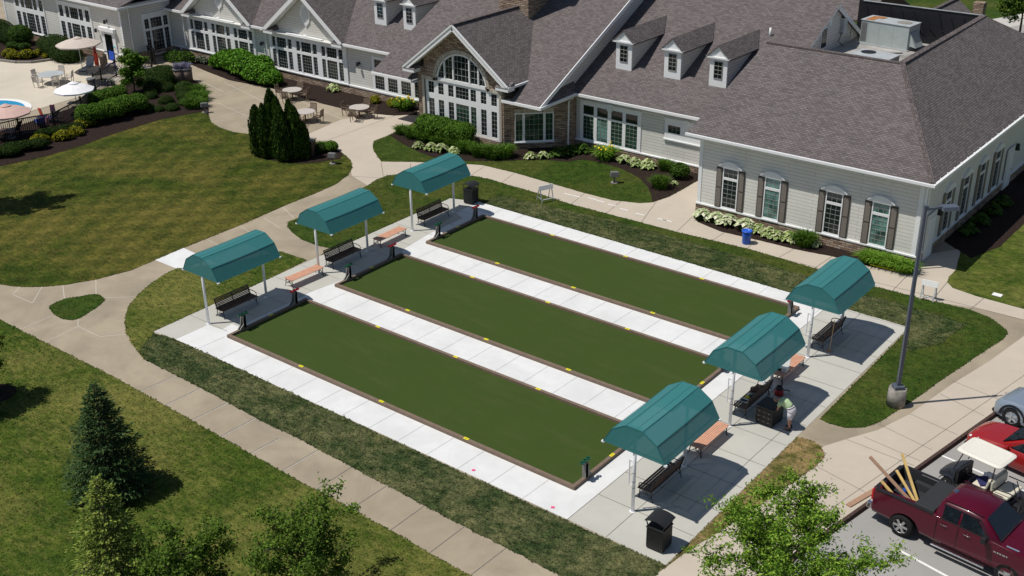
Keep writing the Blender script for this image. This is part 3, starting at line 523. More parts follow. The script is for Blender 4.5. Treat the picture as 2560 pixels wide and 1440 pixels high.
def dormer(xc, fy, sl, parent=club, w=1.15, ez=6.72, rz=7.42):
    hw = w/2; yb = lambda z: sl[0]+(z-sl[1])*2.0; zb = sl[1]+.5*(fy-sl[0])
    b = MB()
    b.extr([(xc+hw, fy, zb-.1), (xc+hw, fy, ez), (xc+hw, yb(ez), ez)], (-.06, 0, 0)); b.extr([(xc-hw, fy, zb-.1), (xc-hw, fy, ez), (xc-hw, yb(ez), ez)], (.06, 0, 0))
    d = part(b, 'dormer', 'siding', parent)
    b = MB(); b.box(xc-hw-.02, fy-.05, zb-.05, xc+hw+.02, fy+.05, ez-.03); b.extr([(xc-hw-.24, fy-.12, ez-.02), (xc+hw+.24, fy-.12, ez-.02), (xc, fy-.12, rz-.02)], (0, .16, 0)); b.bar((xc-hw-.24, fy-.15, ez-.02), (xc+hw+.24, fy-.15, ez-.02), .12, .1); b.build('dormer_front', d, 'trim')
    b = MB(); yr = yb(rz)+.05; ye = yb(ez)+.05
    for s in (-1, 1): b.extr([(xc, fy-.22, rz+.06), (xc, yr, rz+.06), (xc+s*(hw+.26), ye-.25, ez-.02), (xc+s*(hw+.26), fy-.22, ez-.02)], (0, 0, -.07))
    b.build('dormer_roof', d, 'shingle')
    b = MB(); b.face([(xc-.26, fy-.058, zb+.5), (xc+.26, fy-.058, zb+.5), (xc+.26, fy-.058, ez-.28), (xc-.26, fy-.058, ez-.28)]); o = b.build('dormer_window', d, 'glass_dark', recalc=False)
    if o.data.polygons[0].normal.y > 0: o.data.flip_normals()
    m = MB(); h = ez-.28-zb-.5
    m.bar((xc, fy-.062, zb+.5), (xc, fy-.062, ez-.28), .03, .02)
    for k in range(1, 4): m.bar((xc-.26, fy-.064, zb+.5+h*k/4), (xc+.26, fy-.064, zb+.5+h*k/4), .02, .03)
    for q in ((-.29, -.26), (.26, .29)): m.box(xc+q[0], fy-.09, zb+.47, xc+q[1], fy-.05, ez-.25)
    m.box(xc-.29, fy-.09, zb+.47, xc+.29, fy-.05, zb+.5); m.box(xc-.29, fy-.09, ez-.28, xc+.29, fy-.05, ez-.25); m.build('muntin', d, 'grille')
    return d
for x in (-.94, 2.66, 5.86): dormer(x, 33.55, (30.95, 3.63))
b = MB(); b.tube([(6.8, 38.16, 7.1), (6.8, 38.16, 7.75)], .07, 10); part(b, 'vent_pipe', 'trim')
# --- great room: main roof, stone bay and chimney ---
cs = lambda y: 3.5+.5*(y-27.5)
XL, XR = -17.65, -3.1
_xl, _xr = -9.92-4.45, -9.92+4.45; _ye = 27.5+(4.42-3.5)*2
roof([[(x, y, cs(y)) for x, y in ((XL, 27.45), (_xl, 27.45), (_xl, _ye), (-9.92, 36.0), (-9.92, 46), (XL, 46))], [(x, y, cs(y)) for x, y in ((_xr, 27.45), (XR, 27.45), (XR, 46), (-9.918, 46), (-9.918, 36.0), (_xr, _ye))]])
b = MB(); b.bar((XR+.02, 27.5, cs(27.5)-.13), (XR+.02, 46, cs(46)-.13), .06, .26); part(b, 'rake_board', 'trim'); b = MB(); b.bar((XL+.02, 27.5, cs(27.5)-.24), (XL+.02, 46, cs(46)-.24), .06, .22); part(b, 'rake_board', 'trim')
b = MB(); b.extr([(XR-.35, 28.2, 3.4), (XR-.35, 28.2, cs(28.2)-.14), (XR-.35, 46, cs(46)-.14), (XR-.35, 46, 3.4)], (-.2, 0, 0)); part(b, 'gable_wall', 'siding'); b = MB(); b.extr([(XL+.35, 31.4, 3.4), (XL+.35, 31.4, cs(31.4)-.14), (XL+.35, 46, cs(46)-.14), (XL+.35, 46, 3.4)], (.2, 0, 0)); part(b, 'gable_wall', 'siding')
roof([[(XR+.02, 27.47, 3.46), (XR+.12, 31.3, 3.62), (XR-.4, 31.6, 4.25), (XR-.4, 28.6, 4.05)]], 'skirt_roof', .08)
gutter((-6.1, 27.42, 3.4), (XR+.08, 27.42, 3.4), .13, .17); gutter((XR+.08, 27.36, 3.4), (XR+.14, 31.0, 3.5), .13, .17); gutter((XL, 27.42, 3.4), (-13.9, 27.42, 3.4), .13, .17)
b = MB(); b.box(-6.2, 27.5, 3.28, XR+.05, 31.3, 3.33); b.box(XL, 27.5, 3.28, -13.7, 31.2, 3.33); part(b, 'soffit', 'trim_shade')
BY = 27.85; BL, BR = -13.7, -6.29; BC = -9.92
# stone bay wall with arch cut-out: built in strips round the window
def arch_z(x, c=-9.85, r=2.18, z=3.66): d = 1-((x-c)/r)**2; return z+r*math.sqrt(max(0, d))*.95
b = MB(); b.box(BL, BY, 0, -13.1, BY+.35, 4.45); b.box(-6.64, BY, 0, BR, BY+.35, 4.45); b.box(-13.1, BY, 0, -6.64, BY+.35, .5)
n = 40
for k in range(n):
    x0 = -13.1+(6.46)*k/n; x1 = -13.1+(6.46)*(k+1)/n; zl = [3.72 if abs(x+9.85) > 2.18 else arch_z(x) for x in (x0, x1)]; zt = [4.45+.75*(4.3-abs(x-BC)) for x in (x0, x1)]
    b.hexa([(x0, BY, zl[0]), (x1, BY, zl[1]), (x1, BY+.35, zl[1]), (x0, BY+.35, zl[0]), (x0, BY, zt[0]), (x1, BY, zt[1]), (x1, BY+.35, zt[1]), (x0, BY+.35, zt[0])])
part(b, 'stone_wall', 'stone')
# big window
ca = [(-12.82, -12.33, 2), (-11.94, -11.47, 2), (-11.06, -10.6, 2), (-10.4, -9.29, 4), (-9.12, -8.66, 2), (-8.25, -7.79, 2), (-7.37, -6.91, 2)]
bw = window(-13.08, -6.66, .5, 3.7, BY+.12, [(.62, 2.36, [(a, c, k, 6, 'green_glass' if 2 < i < 5 else 'glass') for i, (a, c, k) in enumerate(ca)]), (2.74, 3.52, [(a, c, k, 3, 'glass') for a, c, k in ca])], head=False)
b = MB(); xs = [-11.9, -11.32, -11.2, -10.57, -10.42, -9.28, -9.13, -8.5, -8.38, -7.8]
for x0, x1 in ((-11.95, -11.36), (-11.24, -10.62), (-10.47, -9.23), (-9.08, -8.46), (-8.34, -7.75)):
    pts = [(x0, BY+.1, 3.92), (x1, BY+.1, 3.92)]+[(x1+(x0-x1)*k/5, BY+.1, max(3.95, arch_z(x1+(x0-x1)*k/5)-.07)) for k in range(6)]; b.face(pts)
o = b.build('pane', bw, 'glass', recalc=False)
for f in o.data.polygons:
    if f.normal.y > 0: f.flip()
b = MB(); b.box(-12.06, BY+.0, 3.7, -7.64, BY+.12, 3.92)
for x in (-11.3, -10.545, -9.155, -8.4): b.box(x-.045, BY+.0, 3.92, x+.06, BY+.12, arch_z(x)-.08)
for k in range(24):
    a0, a1 = PI*k/24, PI*(k+1)/24; q = lambda a, r, d: (-9.85+r*math.cos(a), BY+d, 3.66+r*.95*math.sin(a)); b.hexa([q(a0, 2.07, .0), q(a0, 2.07, .12), q(a1, 2.07, .12), q(a1, 2.07, .0), q(a0, 2.2, .0), q(a0, 2.2, .12), q(a1, 2.2, .12), q(a1, 2.2, .0)])
b.build('arch_frame', bw, 'trim'); b = MB()
for z in (4.3, 4.75, 5.2):
    hw = 2.0*math.sqrt(max(0, 1-((z-3.66)/2.0)**2)); b.box(-9.85-hw, BY+.075, z-.013, -9.85+hw, BY+.097, z+.013)
for x in (-11.65, -10.95, -10.2, -9.85, -9.5, -8.75, -8.05): b.box(x-.012, BY+.077, 3.92, x+.012, BY+.095, arch_z(x)-.1)
b.build('muntin', bw, 'grille')
b = MB()
for k in range(26):
    a0, a1 = PI*k/26+.006, PI*(k+1)/26-.006; q = lambda a, r, d: (-9.85+r*math.cos(a), BY+d, 3.66+r*.95*math.sin(a)); b.hexa([q(a0, 2.2, -.05), q(a0, 2.2, .02), q(a1, 2.2, .02), q(a1, 2.2, -.05), q(a0, 2.46, -.05), q(a0, 2.46, .02), q(a1, 2.46, .02), q(a1, 2.46, -.05)])
for x0, x1 in ((-13.35, -12.05), (-7.65, -6.4)):
    for k in range(6): w_ = (x1-x0)/6; b.box(x0+w_*k+.008, BY-.05, 3.64, x0+w_*(k+1)-.008, BY+.02, 3.86)
for x in (-13.3, -6.64):
    for k in range(12): b.box(x, BY-.05, .5+.26*k, x+.2, BY+.02, .75+.26*k)
part(b, 'pale_stone_surround', 'pale_stone')
# bay gable roof, eaves z 4.45, ridge z 7.75
EZ, RZ = 4.42, 7.75; HW = 4.45
for s in (-1, 1):
    xe = BC+s*HW; ye = 27.5+(EZ-3.5)*2
    roof([[(BC, 27.2, RZ), (BC, 36.0, RZ), (xe, ye, EZ), (xe, 27.2, EZ)]])
b = MB(); b.bar((BC, 27.2, RZ+.03), (BC, 35.8, RZ+.03), .28, .06); part(b, 'ridge_cap', 'ridge_shingle')
b = MB()
for s in (-1, 1): b.bar((BC, 27.22, RZ-.2), (BC+s*HW, 27.22, EZ-.2), .3, .05, up=(0, 1, 0)); b.bar((BC, 27.2, RZ-.02), (BC+s*HW, 27.2, EZ-.02), .1, .1, up=(0, 1, 0))
part(b, 'rake_board', 'trim')
b = MB()
for s in (-1, 1): b.bar((BC+s*.2, 27.53, RZ-.42), (BC+s*HW*.97, 27.53, EZ-.22), .6, .04, up=(0, 0, 1))
part(b, 'rake_soffit', 'trim')
for s in (-1, 1):
    x0, x1 = sorted((BC+s*(HW+.07), BC+s*(HW-.95))); b = MB(); b.box(x0, 27.18, 4.1, x1, 27.85, 4.32); o = part(b, 'eave_return', 'trim'); b = MB(); b.hexa([(x0, 27.15, 4.33), (x1, 27.15, 4.33), (x1, 27.85, 4.33), (x0, 27.85, 4.33), (x0, 27.2, 4.36), (x1, 27.2, 4.36), (x1, 27.85, 4.62), (x0, 27.85, 4.62)]); b.build('return_roof', o, 'shingle')
    gutter((BC+s*(HW+.05), 27.2, 4.33), (BC+s*(HW+.05), 29.3, 4.33), .12, .14)
b = MB(); b.box(BL, BY+.3, 0, BL+.3, 31.5, 4.5); b.box(BR-.3, BY+.3, 0, BR, 29.5, 4.5); part(b, 'stone_wall', 'stone')
# chamfered stone corner
p0, p1 = Vector((BR, BY+.03, 0)), Vector((-3.05, 30.98, 0)); d = (p1-p0).normalized(); nrm = Vector((d.y, -d.x, 0)); t0 = -nrm*.3
b = MB(); b.hexa([p0, p1, p1+t0, p0+t0]+[q+Vector((0, 0, 3.4)) for q in (p0, p1, p1+t0, p0+t0)]); b.box(-3.35, 30.9, 0, -3.1, 31.45, 3.4); part(b, 'stone_wall', 'stone')
window(.68, 3.22, .48, 2.42, ((BR, BY+.03), (-3.05, 30.98)), [(.55, 2.34, [(.74, 1.17, 2, 5, 'green_glass'), (1.33, 2.52, 4, 5, 'green_glass'), (2.68, 3.14, 2, 5, 'green_glass')])], 'd', proud=.06, head=False)
b = MB(); L0 = .66
for k in range(13):
    a0, a1 = .66+k*.2, .66+k*.2+.185; q = lambda a, dd, z: (BR+d.x*a+nrm.x*dd, BY+.03+d.y*a+nrm.y*dd, z); b.hexa([q(a0, 0, 2.44), q(a1, 0, 2.44), q(a1, .05, 2.44), q(a0, .05, 2.44), q(a0, 0, 2.68), q(a1, 0, 2.68), q(a1, .05, 2.68), q(a0, .05, 2.68)])
part(b, 'pale_stone_surround', 'pale_stone')
b = MB(); b.box(-11.55, 34.0, 5.5, -9.0, 36.4, 14); b.box(-11.7, 33.85, 13.8, -8.85, 36.55, 14.3); part(b, 'chimney', 'stone')
for x in (-22.14, -19.2): dormer(x, 33.15, (30.75, 3.9), ez=6.92, rz=7.6)
# --- left section with two gables ---
LY = 31.2; ls = lambda y: 3.9+.5*(y-30.75)
wall_x(-46.6, XL-.0, LY, .68, 3.95, 'siding'); wall_x(XL, -13.4, LY, .68, 3.3, 'siding'); wall_x(-46.6, -13.4, LY-.09, 0, .6, 'stone', 'stone_base', .3)
b = MB(); b.box(-46.6, LY-.13, .6, -13.4, LY+.1, .7); part(b, 'sill_trim', 'trim')
_q = [(-70, 30.7)]
for _c in (-38.5, -28.18): _q += [(_c-4.3, 30.7), (_c-4.3, 30.95), (_c, 30.75+(4.0+.76*4.3-3.9)*2), (_c+4.3, 30.95), (_c+4.3, 30.7)]
_q += [(XL-.05, 30.7), (XL-.05, 46), (-70, 46)]
roof([[(x, y, ls(y)) for x, y in _q]])
for x0, x1 in ((-24.2, -18.6), (-34.3, -32.5), (-46.4, -42.7)): gutter((x0, 30.66, 3.82), (x1, 30.66, 3.82), .13, .17)
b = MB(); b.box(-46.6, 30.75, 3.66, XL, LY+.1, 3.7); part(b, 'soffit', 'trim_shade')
def gable(xc, hw, ez=4.0):
    rz_ = ez+.76*hw; fy = 30.55
    b = MB(); b.extr([(xc-hw+.35, LY-.02, 3.7), (xc+hw-.35, LY-.02, 3.7), (xc+hw-.35, LY-.02, ez+.1), (xc, LY-.02, rz_-.3), (xc-hw+.35, LY-.02, ez+.1)], (0, .2, 0)); g = part(b, 'gable', 'siding')
    b = MB(); yr = 30.75+(rz_-3.9)*2; ye = 30.75+(ez-3.9)*2
    for s in (-1, 1): b.extr([(xc, fy, rz_), (xc, yr, rz_), (xc+s*hw, ye, ez), (xc+s*hw, fy, ez)], (0, 0, -.12))
    b.build('gable_roof', g, 'shingle')
    b = MB()
    for s in (-1, 1):
        b.bar((xc, fy-.02, rz_-.17), (xc+s*hw, fy-.02, ez-.17), .3, .05, up=(0, 1, 0)); b.bar((xc+s*.1, fy+.28, rz_-.4), (xc+s*hw*.96, fy+.28, ez-.22), .55, .04)
        x0, x1 = sorted((xc+s*(hw+.05), xc+s*(hw-1.0))); b.box(x0, fy-.05, ez-.42, x1, LY, ez-.2)
    b.build('rake_board', g, 'trim')
    b = MB()
    for s in (-1, 1): x0, x1 = sorted((xc+s*(hw+.05), xc+s*(hw-1.0))); b.hexa([(x0, fy-.07, ez-.19), (x1, fy-.07, ez-.19), (x1, LY, ez-.19), (x0, LY, ez-.19), (x0, fy-.05, ez-.16), (x1, fy-.05, ez-.16), (x1, LY, ez+.15), (x0, LY, ez+.15)])
    b.build('return_roof', g, 'shingle')
    zc = ez+1.45; b = MB(); q = [(.52, 0), (.62, .12), (.45, .28), (.38, .62), (.15, .78), (0, .98)]; q = q+[(-x, z) for x, z in q[::-1][1:]]; q = q+[(-x, -z) for x, z in q[1:-1]]
    b.extr([(xc+x, LY-.1, zc+z) for x, z in q], (0, .07, 0)); o = b.build('gable_vent', g, 'trim')
    b = MB(); b.extr([(xc+.33*math.cos(k*.3491), LY-.125, zc+.52*math.sin(k*.3491)) for k in range(18)], (0, .024, 0)); b.build('vent_louvre', g, 'trim_shade')
    return g
gable(-28.18, 4.3); gable(-38.5, 4.3)
def tri(x0, s=1.0):                       # three triple windows under one head
    lo, hi = [], []
    for k in range(3):
        a = x0+k*2.82
        for (c, e, n) in ((0, .42, 2), (.56, 1.66, 4), (1.84, 2.3, 2)): lo.append((a+c, a+e, n, 6, 'glass')); hi.append((a+c, a+e, n, 3, 'glass'))
    return [(.82, 2.26, lo), (2.46, 3.24, hi)]
for x0, x1 in ((-32.62, -23.95), (-42.9, -34.4)):
    w = window(x0, x1, .72, 3.5, LY, tri(x0+.3), proud=.1); xc = (x0+x1)/2
    b = MB(); b.box(xc-1.9, LY-.26, 3.5, xc+1.9, LY-.1, 3.72); b.box(xc-.2, LY-.3, 3.42, xc+.2, LY-.08, 3.85); b.box(xc-2.0, LY-.36, 3.73, xc+2.0, LY-.1, 3.79); b.build('window_head', w, 'trim')
cc = [(-21.12+k*1.32, -20.18+k*1.32) for k in range(6)]
window(-21.38, -13.5, .72, 3.25, LY, [(.85, 2.3, [(a, c, 4, 6, 'glass') for a, c in cc]), (2.45, 3.05, [(a, c, 4, 2, 'glass') for a, c in cc])], head=False)
for x in (-33.5, -22.7): wall_lamp(x, LY, 2.5)
downspout([(-32.95, 30.6, 3.7), (-32.95, 31.05, 3.4), (-32.95, 31.05, .1)]); downspout([(-43.4, 30.7, 3.7), (-43.4, 31.0, 3.4), (-43.4, 31.0, .9), (-43.9, 30.8, .6), (-43.9, 30.8, .05)])
# --- far left block ---
FY = 26.4; FX = -45.35
wall_x(-63.6, FX, FY, .68, 4.75, 'siding'); wall_x(-63.6, FX+.05, FY-.07, 0, .6, 'stone', 'stone_base', .3)
b = MB(); b.box(FX-.25, FY+.252, .68, FX, LY+.1, 4.75); part(b, 'wall', 'siding'); b = MB(); b.box(FX-.2, FY+.232, 0, FX+.06, LY-.1, .6); part(b, 'stone_base', 'stone')
b = MB(); b.box(-63.6, FY-.1, .6, FX+.1, FY+.1, .69); b.box(FX-.2, FY-.03, .69, FX+.02, FY+.01, 4.6); b.box(-63.62, FY-.03, .69, -63.4, FY+.01, 4.6); part(b, 'corner_trim', 'trim')
roof([[(-65, 25.95, 4.75), (-44.85, 25.95, 4.75), (-44.85, 40, 4.75+4), (-65, 40, 4.75+4)]])
gutter((-65, 25.9, 4.66), (-44.8, 25.9, 4.66), .13, .18); gutter((-44.8, 25.9, 4.66), (-44.8, 31, 4.66), .13, .18)
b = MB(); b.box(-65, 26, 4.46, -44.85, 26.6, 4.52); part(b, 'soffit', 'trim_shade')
def five(x0, dk='glass'):
    hi = [(x0+a, x0+c, n, 3, dk) for a, c, n in ((.25, .85, 2), (1.2, 1.75, 2), (1.9, 3.1, 4), (3.25, 3.8, 2), (4.15, 4.75, 2))]; lo = [(a, c, n, 6, dk) for a, c, n, _, dk in hi]
    return [(.8, 2.45, lo), (2.85, 3.85, hi)]
window(-54.6, -49.6, .72, 4.15, FY, five(-54.6)); window(-61.7, -56.8, .72, 4.15, FY, five(-61.7))
b = MB(); b.box(-48.35, FY-.1, .02, -46.45, FY-.005, 2.45); b.box(-48.5, FY-.3, 2.46, -46.3, FY-.005, 2.75); o = part(b, 'door', 'trim'); b = MB(); b.box(-47.9, FY-.13, .05, -46.9, FY-.105, 2.2); b.build('door_leaf', o, 'glass_dark'); wall_lamp(-48.9, FY, 2.4); wall_lamp(-47.4, FY, 3.3)
sw = FX
window(28.35, 31.05, .3, 3.7, FX, [(.42, 2.3, [(28.55, 28.98, 2, 6, 'glass_dark'), (29.15, 30.25, 4, 6, 'glass_dark'), (30.42, 30.85, 2, 6, 'glass_dark')]), (2.5, 3.3, [(28.55, 28.98, 2, 3, 'glass_dark'), (29.15, 30.25, 4, 3, 'glass_dark'), (30.42, 30.85, 2, 3, 'glass_dark')])], 'y')
downspout([(-45.0, 26.9, 4.6), (-45.25, 27.1, 4.4), (-45.25, 27.1, .1)])
# rear roofs seen past the flat roof
roof([[(3, 50, 8.6), (9.6, 50, 8.6), (9.6, 46.5, 7.0), (3, 46.5, 7.0)]]); roof([[(9.6, 50, 8.6), (3, 50, 8.6), (3, 56, 6), (9.6, 56, 6)]])
roof([[(8.8, 57, 5.0), (8.8, 67, 5.0), (11.6, 66.0, 3.3), (11.6, 57, 3.3)], [(8.8, 57, 5.0), (8.8, 67, 5.0), (6.0, 66.0, 3.3), (6.0, 57, 3.3)]])
b = MB(); b.bar((8.8, 57, 5.05), (8.8, 67, 5.05), .3, .06); part(b, 'ridge_cap', 'ridge_shingle'); b = MB(); b.box(10.2, 66.6, 0, 11.0, 67.4, 4.9); part(b, 'chimney', 'stone')
b = MB(); b.box(6.3, 57.2, 0, 11.3, 66, 3.3); part(b, 'wall', 'siding')
# roof plant: things standing on the flat roof
def ac_unit():
    r = empty('air_handler', (11.95, 44.6, 6.13), R(-5), 'large grey rooftop air unit with rusty top panel on the flat roof', 'air conditioner')
    b = MB(); b.box(-1.75, -.95, .12, 1.75, .95, 2.3); b.build('cabinet', r, 'ac_panel', bevel=.015)
    b = MB(); b.box(-1.85, -1.05, 0, 1.85, 1.05, .115); b.build('curb', r, 'galvanised')
    b = MB(); b.box(-1.8, -1.0, 2.303, 1.8, 1.0, 2.36); b.build('top_panel', r, 'galvanised')
    b = MB(); b.box(-1.55, -.85, 2.362, -.95, .7, 2.375); b.box(-1.3, .1, 2.376, -.6, .8, 2.383); b.build('rust_patch', r, 'rust')
    b = MB(); b.hexa([(1.752, -.8, .5), (2.3, -.8, .35), (2.3, .5, .35), (1.752, .5, .5), (1.752, -.8, 1.7), (1.8, -.8, 1.7), (1.8, .5, 1.7), (1.752, .5, 1.7)]); b.build('intake_hood', r, 'ac_panel')
    b = MB(); b.box(-1.7, -.965, .3, -1.3, -.952, 2.1); b.build('grille', r, 'grey_plastic')
    b = MB()
    for x in (-1.25, -.4, .6): b.box(x, -.962, .2, x+.02, -.952, 2.2)
    b.build('seam', r, 'galvanised')
    b = MB(); b.cyl((1.0, 0), .5, 2.362, 2.4, 24); b.build('fan_ring', r, 'grey_stone')
    r.scale = (.93, .8, .66)
    r2 = empty('condenser', (13.5, 38.5, 6.13), R(-3), 'low pale metal roof condenser with a round black fan', 'air conditioner')
    b = MB(); b.box(-1.3, -.9, .05, 1.3, .9, 1.35); b.build('cabinet', r2, 'grey_plastic'); b = MB(); b.box(-1.34, -.94, 1.352, 1.34, .94, 1.42); b.build('top_panel', r2, 'galvanised'); b = MB(); b.cyl((-.6, .3), .5, 1.422, 1.45, 24); b.build('fan', r2, 'black_plastic')
    r2.scale = (.9, .9, .62)
    b = MB(); b.tube([(0, 1.0, .1), (.2, 3.0, .08), (1.5, 4.2, .1)], .05, 6); tag(b.build('roof_pipe', None, 'grey_plastic', (12.2, 38.3, 6.2)), 'thin grey pipe running over the flat roof between both air units', 'pipe')
ac_unit()

# ---------------- bowling courts ----------------
L, WD, PITCH, KH = 19.21, 4.758, 6.655, .152
def court(i, lab):
    y0 = i*PITCH; r = empty('bowling_court', (0, y0, 0), 0, lab, 'bowling court', 'bowling courts side by side')
    t = .145
    for (x0, a, x1, c) in ((0, 0, L, t), (0, WD-t, L, WD), (0, t+.002, t, WD-t-.002), (L-t, t+.002, L, WD-t-.002)):
        b = MB(); b.box(x0, a, 0, x1, c, KH if c-a < 1 else KH-.003); b.build('kerb', r, 'composite_kerb', bevel=.008)
    b = MB(); b.box(t, t, .005, L-t, WD-t, .035); b.build('turf', r, 'turf')
    ps = [(x, t/2, 0) for x in (4.84, 9.6, 14.1)]+[(x, WD-t/2, 0) for x in (4.9, 9.57, 14.05)]+[(L-t/2, WD*.53, 1), (t/2, WD*.53, 1)]
    b0 = None
    for x, y, k in ps:
        if b0 is None:
            b = MB(); b.mat('yellow_plate').box(-.115, -.062, 0, .115, .062, .008); b.mat('shutter_edge')
            for q in (-.06, -.015, .03): b.box(q, -.02, .0082, q+.03, .015, .009)
            b0 = b.build('marker_plate', r); o = b0
        else: o = b0.copy(); COL.objects.link(o); o.parent = r
        o.location = (x, y, KH+.001); o.rotation_euler = (0, 0, PI/2*k)
    return r
court(0, 'nearest of the three green turf bowling courts, beside the lower path')
court(1, 'middle one of three green turf bowling courts with brown kerbs')
court(2, 'farthest green turf bowling court, closest to the clubhouse')

# ---------------- canopies ----------------
CP = [(-1.25, 2.46), (-.9, 3.08), (-.33, 3.44), (.33, 3.44), (.9, 3.08), (1.25, 2.46)]
def canopy(name, x, y, label, tube):
    r = empty(name, (x, y, 0), 0, label, 'shade canopy', 'green shade canopies over the benches')
    S = 3.459; y0, y1 = -.1, S+.1
    b = MB()
    cr = lambda a, c, u: (a[0]+(c[0]-a[0])*u, a[1]+(c[1]-a[1])*u)
    pts = []
    for p, q in zip(CP, CP[1:]): pts += [cr(p, q, k/3) for k in range(3)]
    pts.append(CP[-1])
    rings = [[(px, y0+(y1-y0)*k/8, pz-.018*math.sin(PI*k/8)*(1 if pz > 2.5 else .4)) for px, pz in pts] for k in range(9)]
    b.loft(rings, closed=False, cap=False, smooth=False)
    b.face([(px, y0, pz) for px, pz in CP]); b.face([(px, y1, pz) for px, pz in CP][::-1])
    cover = b.build('cover', r, 'canopy_cloth')
    hb = MB()
    for p in CP: hb.tube([(p[0]*1.004, y0+.01, p[1]+.004), (p[0]*1.004, y1-.01, p[1]+.004)], .007, 4)
    for yy in (y0, y1):
        for p, q in zip(CP, CP[1:]): hb.bar((p[0], yy, p[1]+.004), (q[0], yy, q[1]+.004), .02, .01)
    hb.tube([(.08, y0, 3.442), (.08, y1, 3.442)], .004, 4)
    hb.build('seam', cover, 'canopy_cloth')
    for yy in (0, S):
        b = MB(); b.tube([(0, yy, .02), (0, yy, 3.36)], .062, 14); b.cyl((0, yy), .11, 0, .03, 14); b.build('post', r, 'post_white')
    b = MB()
    for yy in (y0+.04, y1-.04):
        b.tube([(p[0]*.985, yy, p[1]-.05) for p in CP], .032, 6); b.tube([(-1.1, yy, 2.54), (1.1, yy, 2.54)], .03, 6)
    for p in CP[1:5]: b.tube([(p[0]*.98, y0+.04, p[1]-.05), (p[0]*.98, y1-.04, p[1]-.05)], .026, 6)
    for s in (-1, 1): b.tube([(s*1.1, y0+.05, 2.56), (s*1.1, y1-.05, 2.56)], .03, 6)
    for s in (-1, 1):
        for yy in (y0+.02, y1-.02): b.box(s*1.25-.045, yy-.05, 2.42, s*1.25+.045, yy+.05, 2.475)
    b.build('frame', r, 'post_white')
    if tube:
        b = MB(); b.tube([(-.18, -.02, 1.05), (-.18, -.02, 2.05)], .022, 6); b.box(-.2, -.04, 2.05, 0, 0, 2.11); b.tube([(-.18, -.02, 1.1), (0, 0, 1.1)], .015, 5); b.build('side_tube', r, 'post_white')
        b = MB()
        for z in (1.0, 1.25, 1.6): b.tube([(0, 0, z), (0, 0, z+.02)], .066, 14)
        b.build('band', r, 'grey_plastic')
    return r
XLp, XRp = -1.762, 21.525
for i, s in enumerate(('nearest green canopy of the left row, at the front court corner', 'middle green canopy of the left row', 'farthest green canopy of the left row, beside the back walk')):
    canopy('shade_canopy', XLp, .373+6.9025*i, s, False)
for i, s in enumerate(('nearest green canopy of the right row, beside the black litter bin', 'middle green canopy of the right row, above the stooping man', 'farthest green canopy of the right row, closest to the lamp post')):
    canopy('shade_canopy', XRp, .244+6.9025*i, s, True)

# ---------------- benches ----------------
def end_frame(back):
    b = MB()
    b.tube([(.27, 0, .0), (.25, 0, .18), (.23, 0, .4)], [.026, .02, .024], 6); b.tube([(-.31, 0, .0), (-.25, 0, .16), (-.2, 0, .4)], [.026, .02, .024], 6); b.bar((-.22, 0, .4), (.28, 0, .42), .05, .04)
    b.tube([(-.26, 0, .14), (-.08, 0, .25), (.1, 0, .25), (.26, 0, .14)], .016, 5); b.tube([(-.1, 0, .25), (0, 0, .36), (.1, 0, .25)], .013, 5)
    if back:
        b.tube([(-.2, 0, .4), (-.27, 0, .62), (-.36, 0, .9)], [.026, .024, .02], 6); b.tube([(-.28, 0, .66), (-.1, 0, .69), (.12, 0, .68), (.26, 0, .63), (.29, 0, .53), (.25, 0, .42)], .018, 6)
    else: b.tube([(-.23, 0, .4), (-.27, 0, .44), (-.24, 0, .47)], .02, 5); b.tube([(.26, 0, .41), (.29, 0, .44), (.26, 0, .47)], .02, 5)
    return b
def make_bench(back, slat, name):
    r = empty(name); LN = 1.95
    for y in (0, LN):
        o = end_frame(back).build('end_frame', r, 'dark_iron'); o.location = (0, y, 0)
    b = MB(); n = 6 if back else 7
    for k in range(n): x = -.22+.5*k/(n-1); b.box(x-.035, -.06, .43, x+.035, LN+.06, .46)
    b.build('seat', r, slat)
    if back:
        b = MB()
        for k in range(7):
            z = .5+.065*k; x = -.225-.3*(z-.45); b.bar((x+.03, -.05, z), (x+.03, LN+.05, z), .022, .05)
        b.bar((-.21, LN/2, .42), (-.33, LN/2, .92), .04, .02); b.build('backrest', r, slat)
    else:
        b = MB(); b.bar((0, 0, .3), (0, LN, .3), .03, .03); b.build('stretcher', r, 'dark_iron')
    return r
def setb(o, x, y, rz, lab, grp): o.location = (x, y, 0); o.rotation_euler = (0, 0, rz); tag(o, lab, 'bench', grp); return o
b1 = make_bench(True, 'dark_slat', 'park_bench'); b2 = make_bench(False, 'pink_slat', 'backless_bench')
g = 'dark slatted benches under the canopies'
setb(b1, -1.78, 1.1, 0, 'dark slatted bench with arms under the nearest left canopy', g)
for x, y, rz, l in ((-1.78, 8.02, 0, 'dark slatted bench with arms under the middle left canopy'), (-1.83, 14.98, 0, 'dark slatted bench with arms under the farthest left canopy'), (21.52, 3.02, PI, 'dark slatted bench under the nearest right canopy, facing the court'), (21.52, 9.95, PI, 'dark slatted bench strewn with tools under the middle right canopy'), (21.54, 16.94, PI, 'dark slatted bench with a broom leaning on it, farthest right canopy')):
    setb(copy_tree(b1), x, y, rz, l, g)
g = 'salmon topped backless benches between the canopies'
setb(b2, -1.74, 5.28, R(-2), 'salmon backless bench between the nearest and middle left canopies', g)
for x, y, rz, l in ((-1.76, 11.45, R(1), 'salmon backless bench between the middle and farthest left canopies'), (21.5, 4.53, 0, 'salmon backless bench between the nearest and middle right canopies'), (21.47, 11.22, 0, 'salmon backless bench carrying a white case, right row of canopies')):
    setb(copy_tree(b2), x, y, rz, l, g)

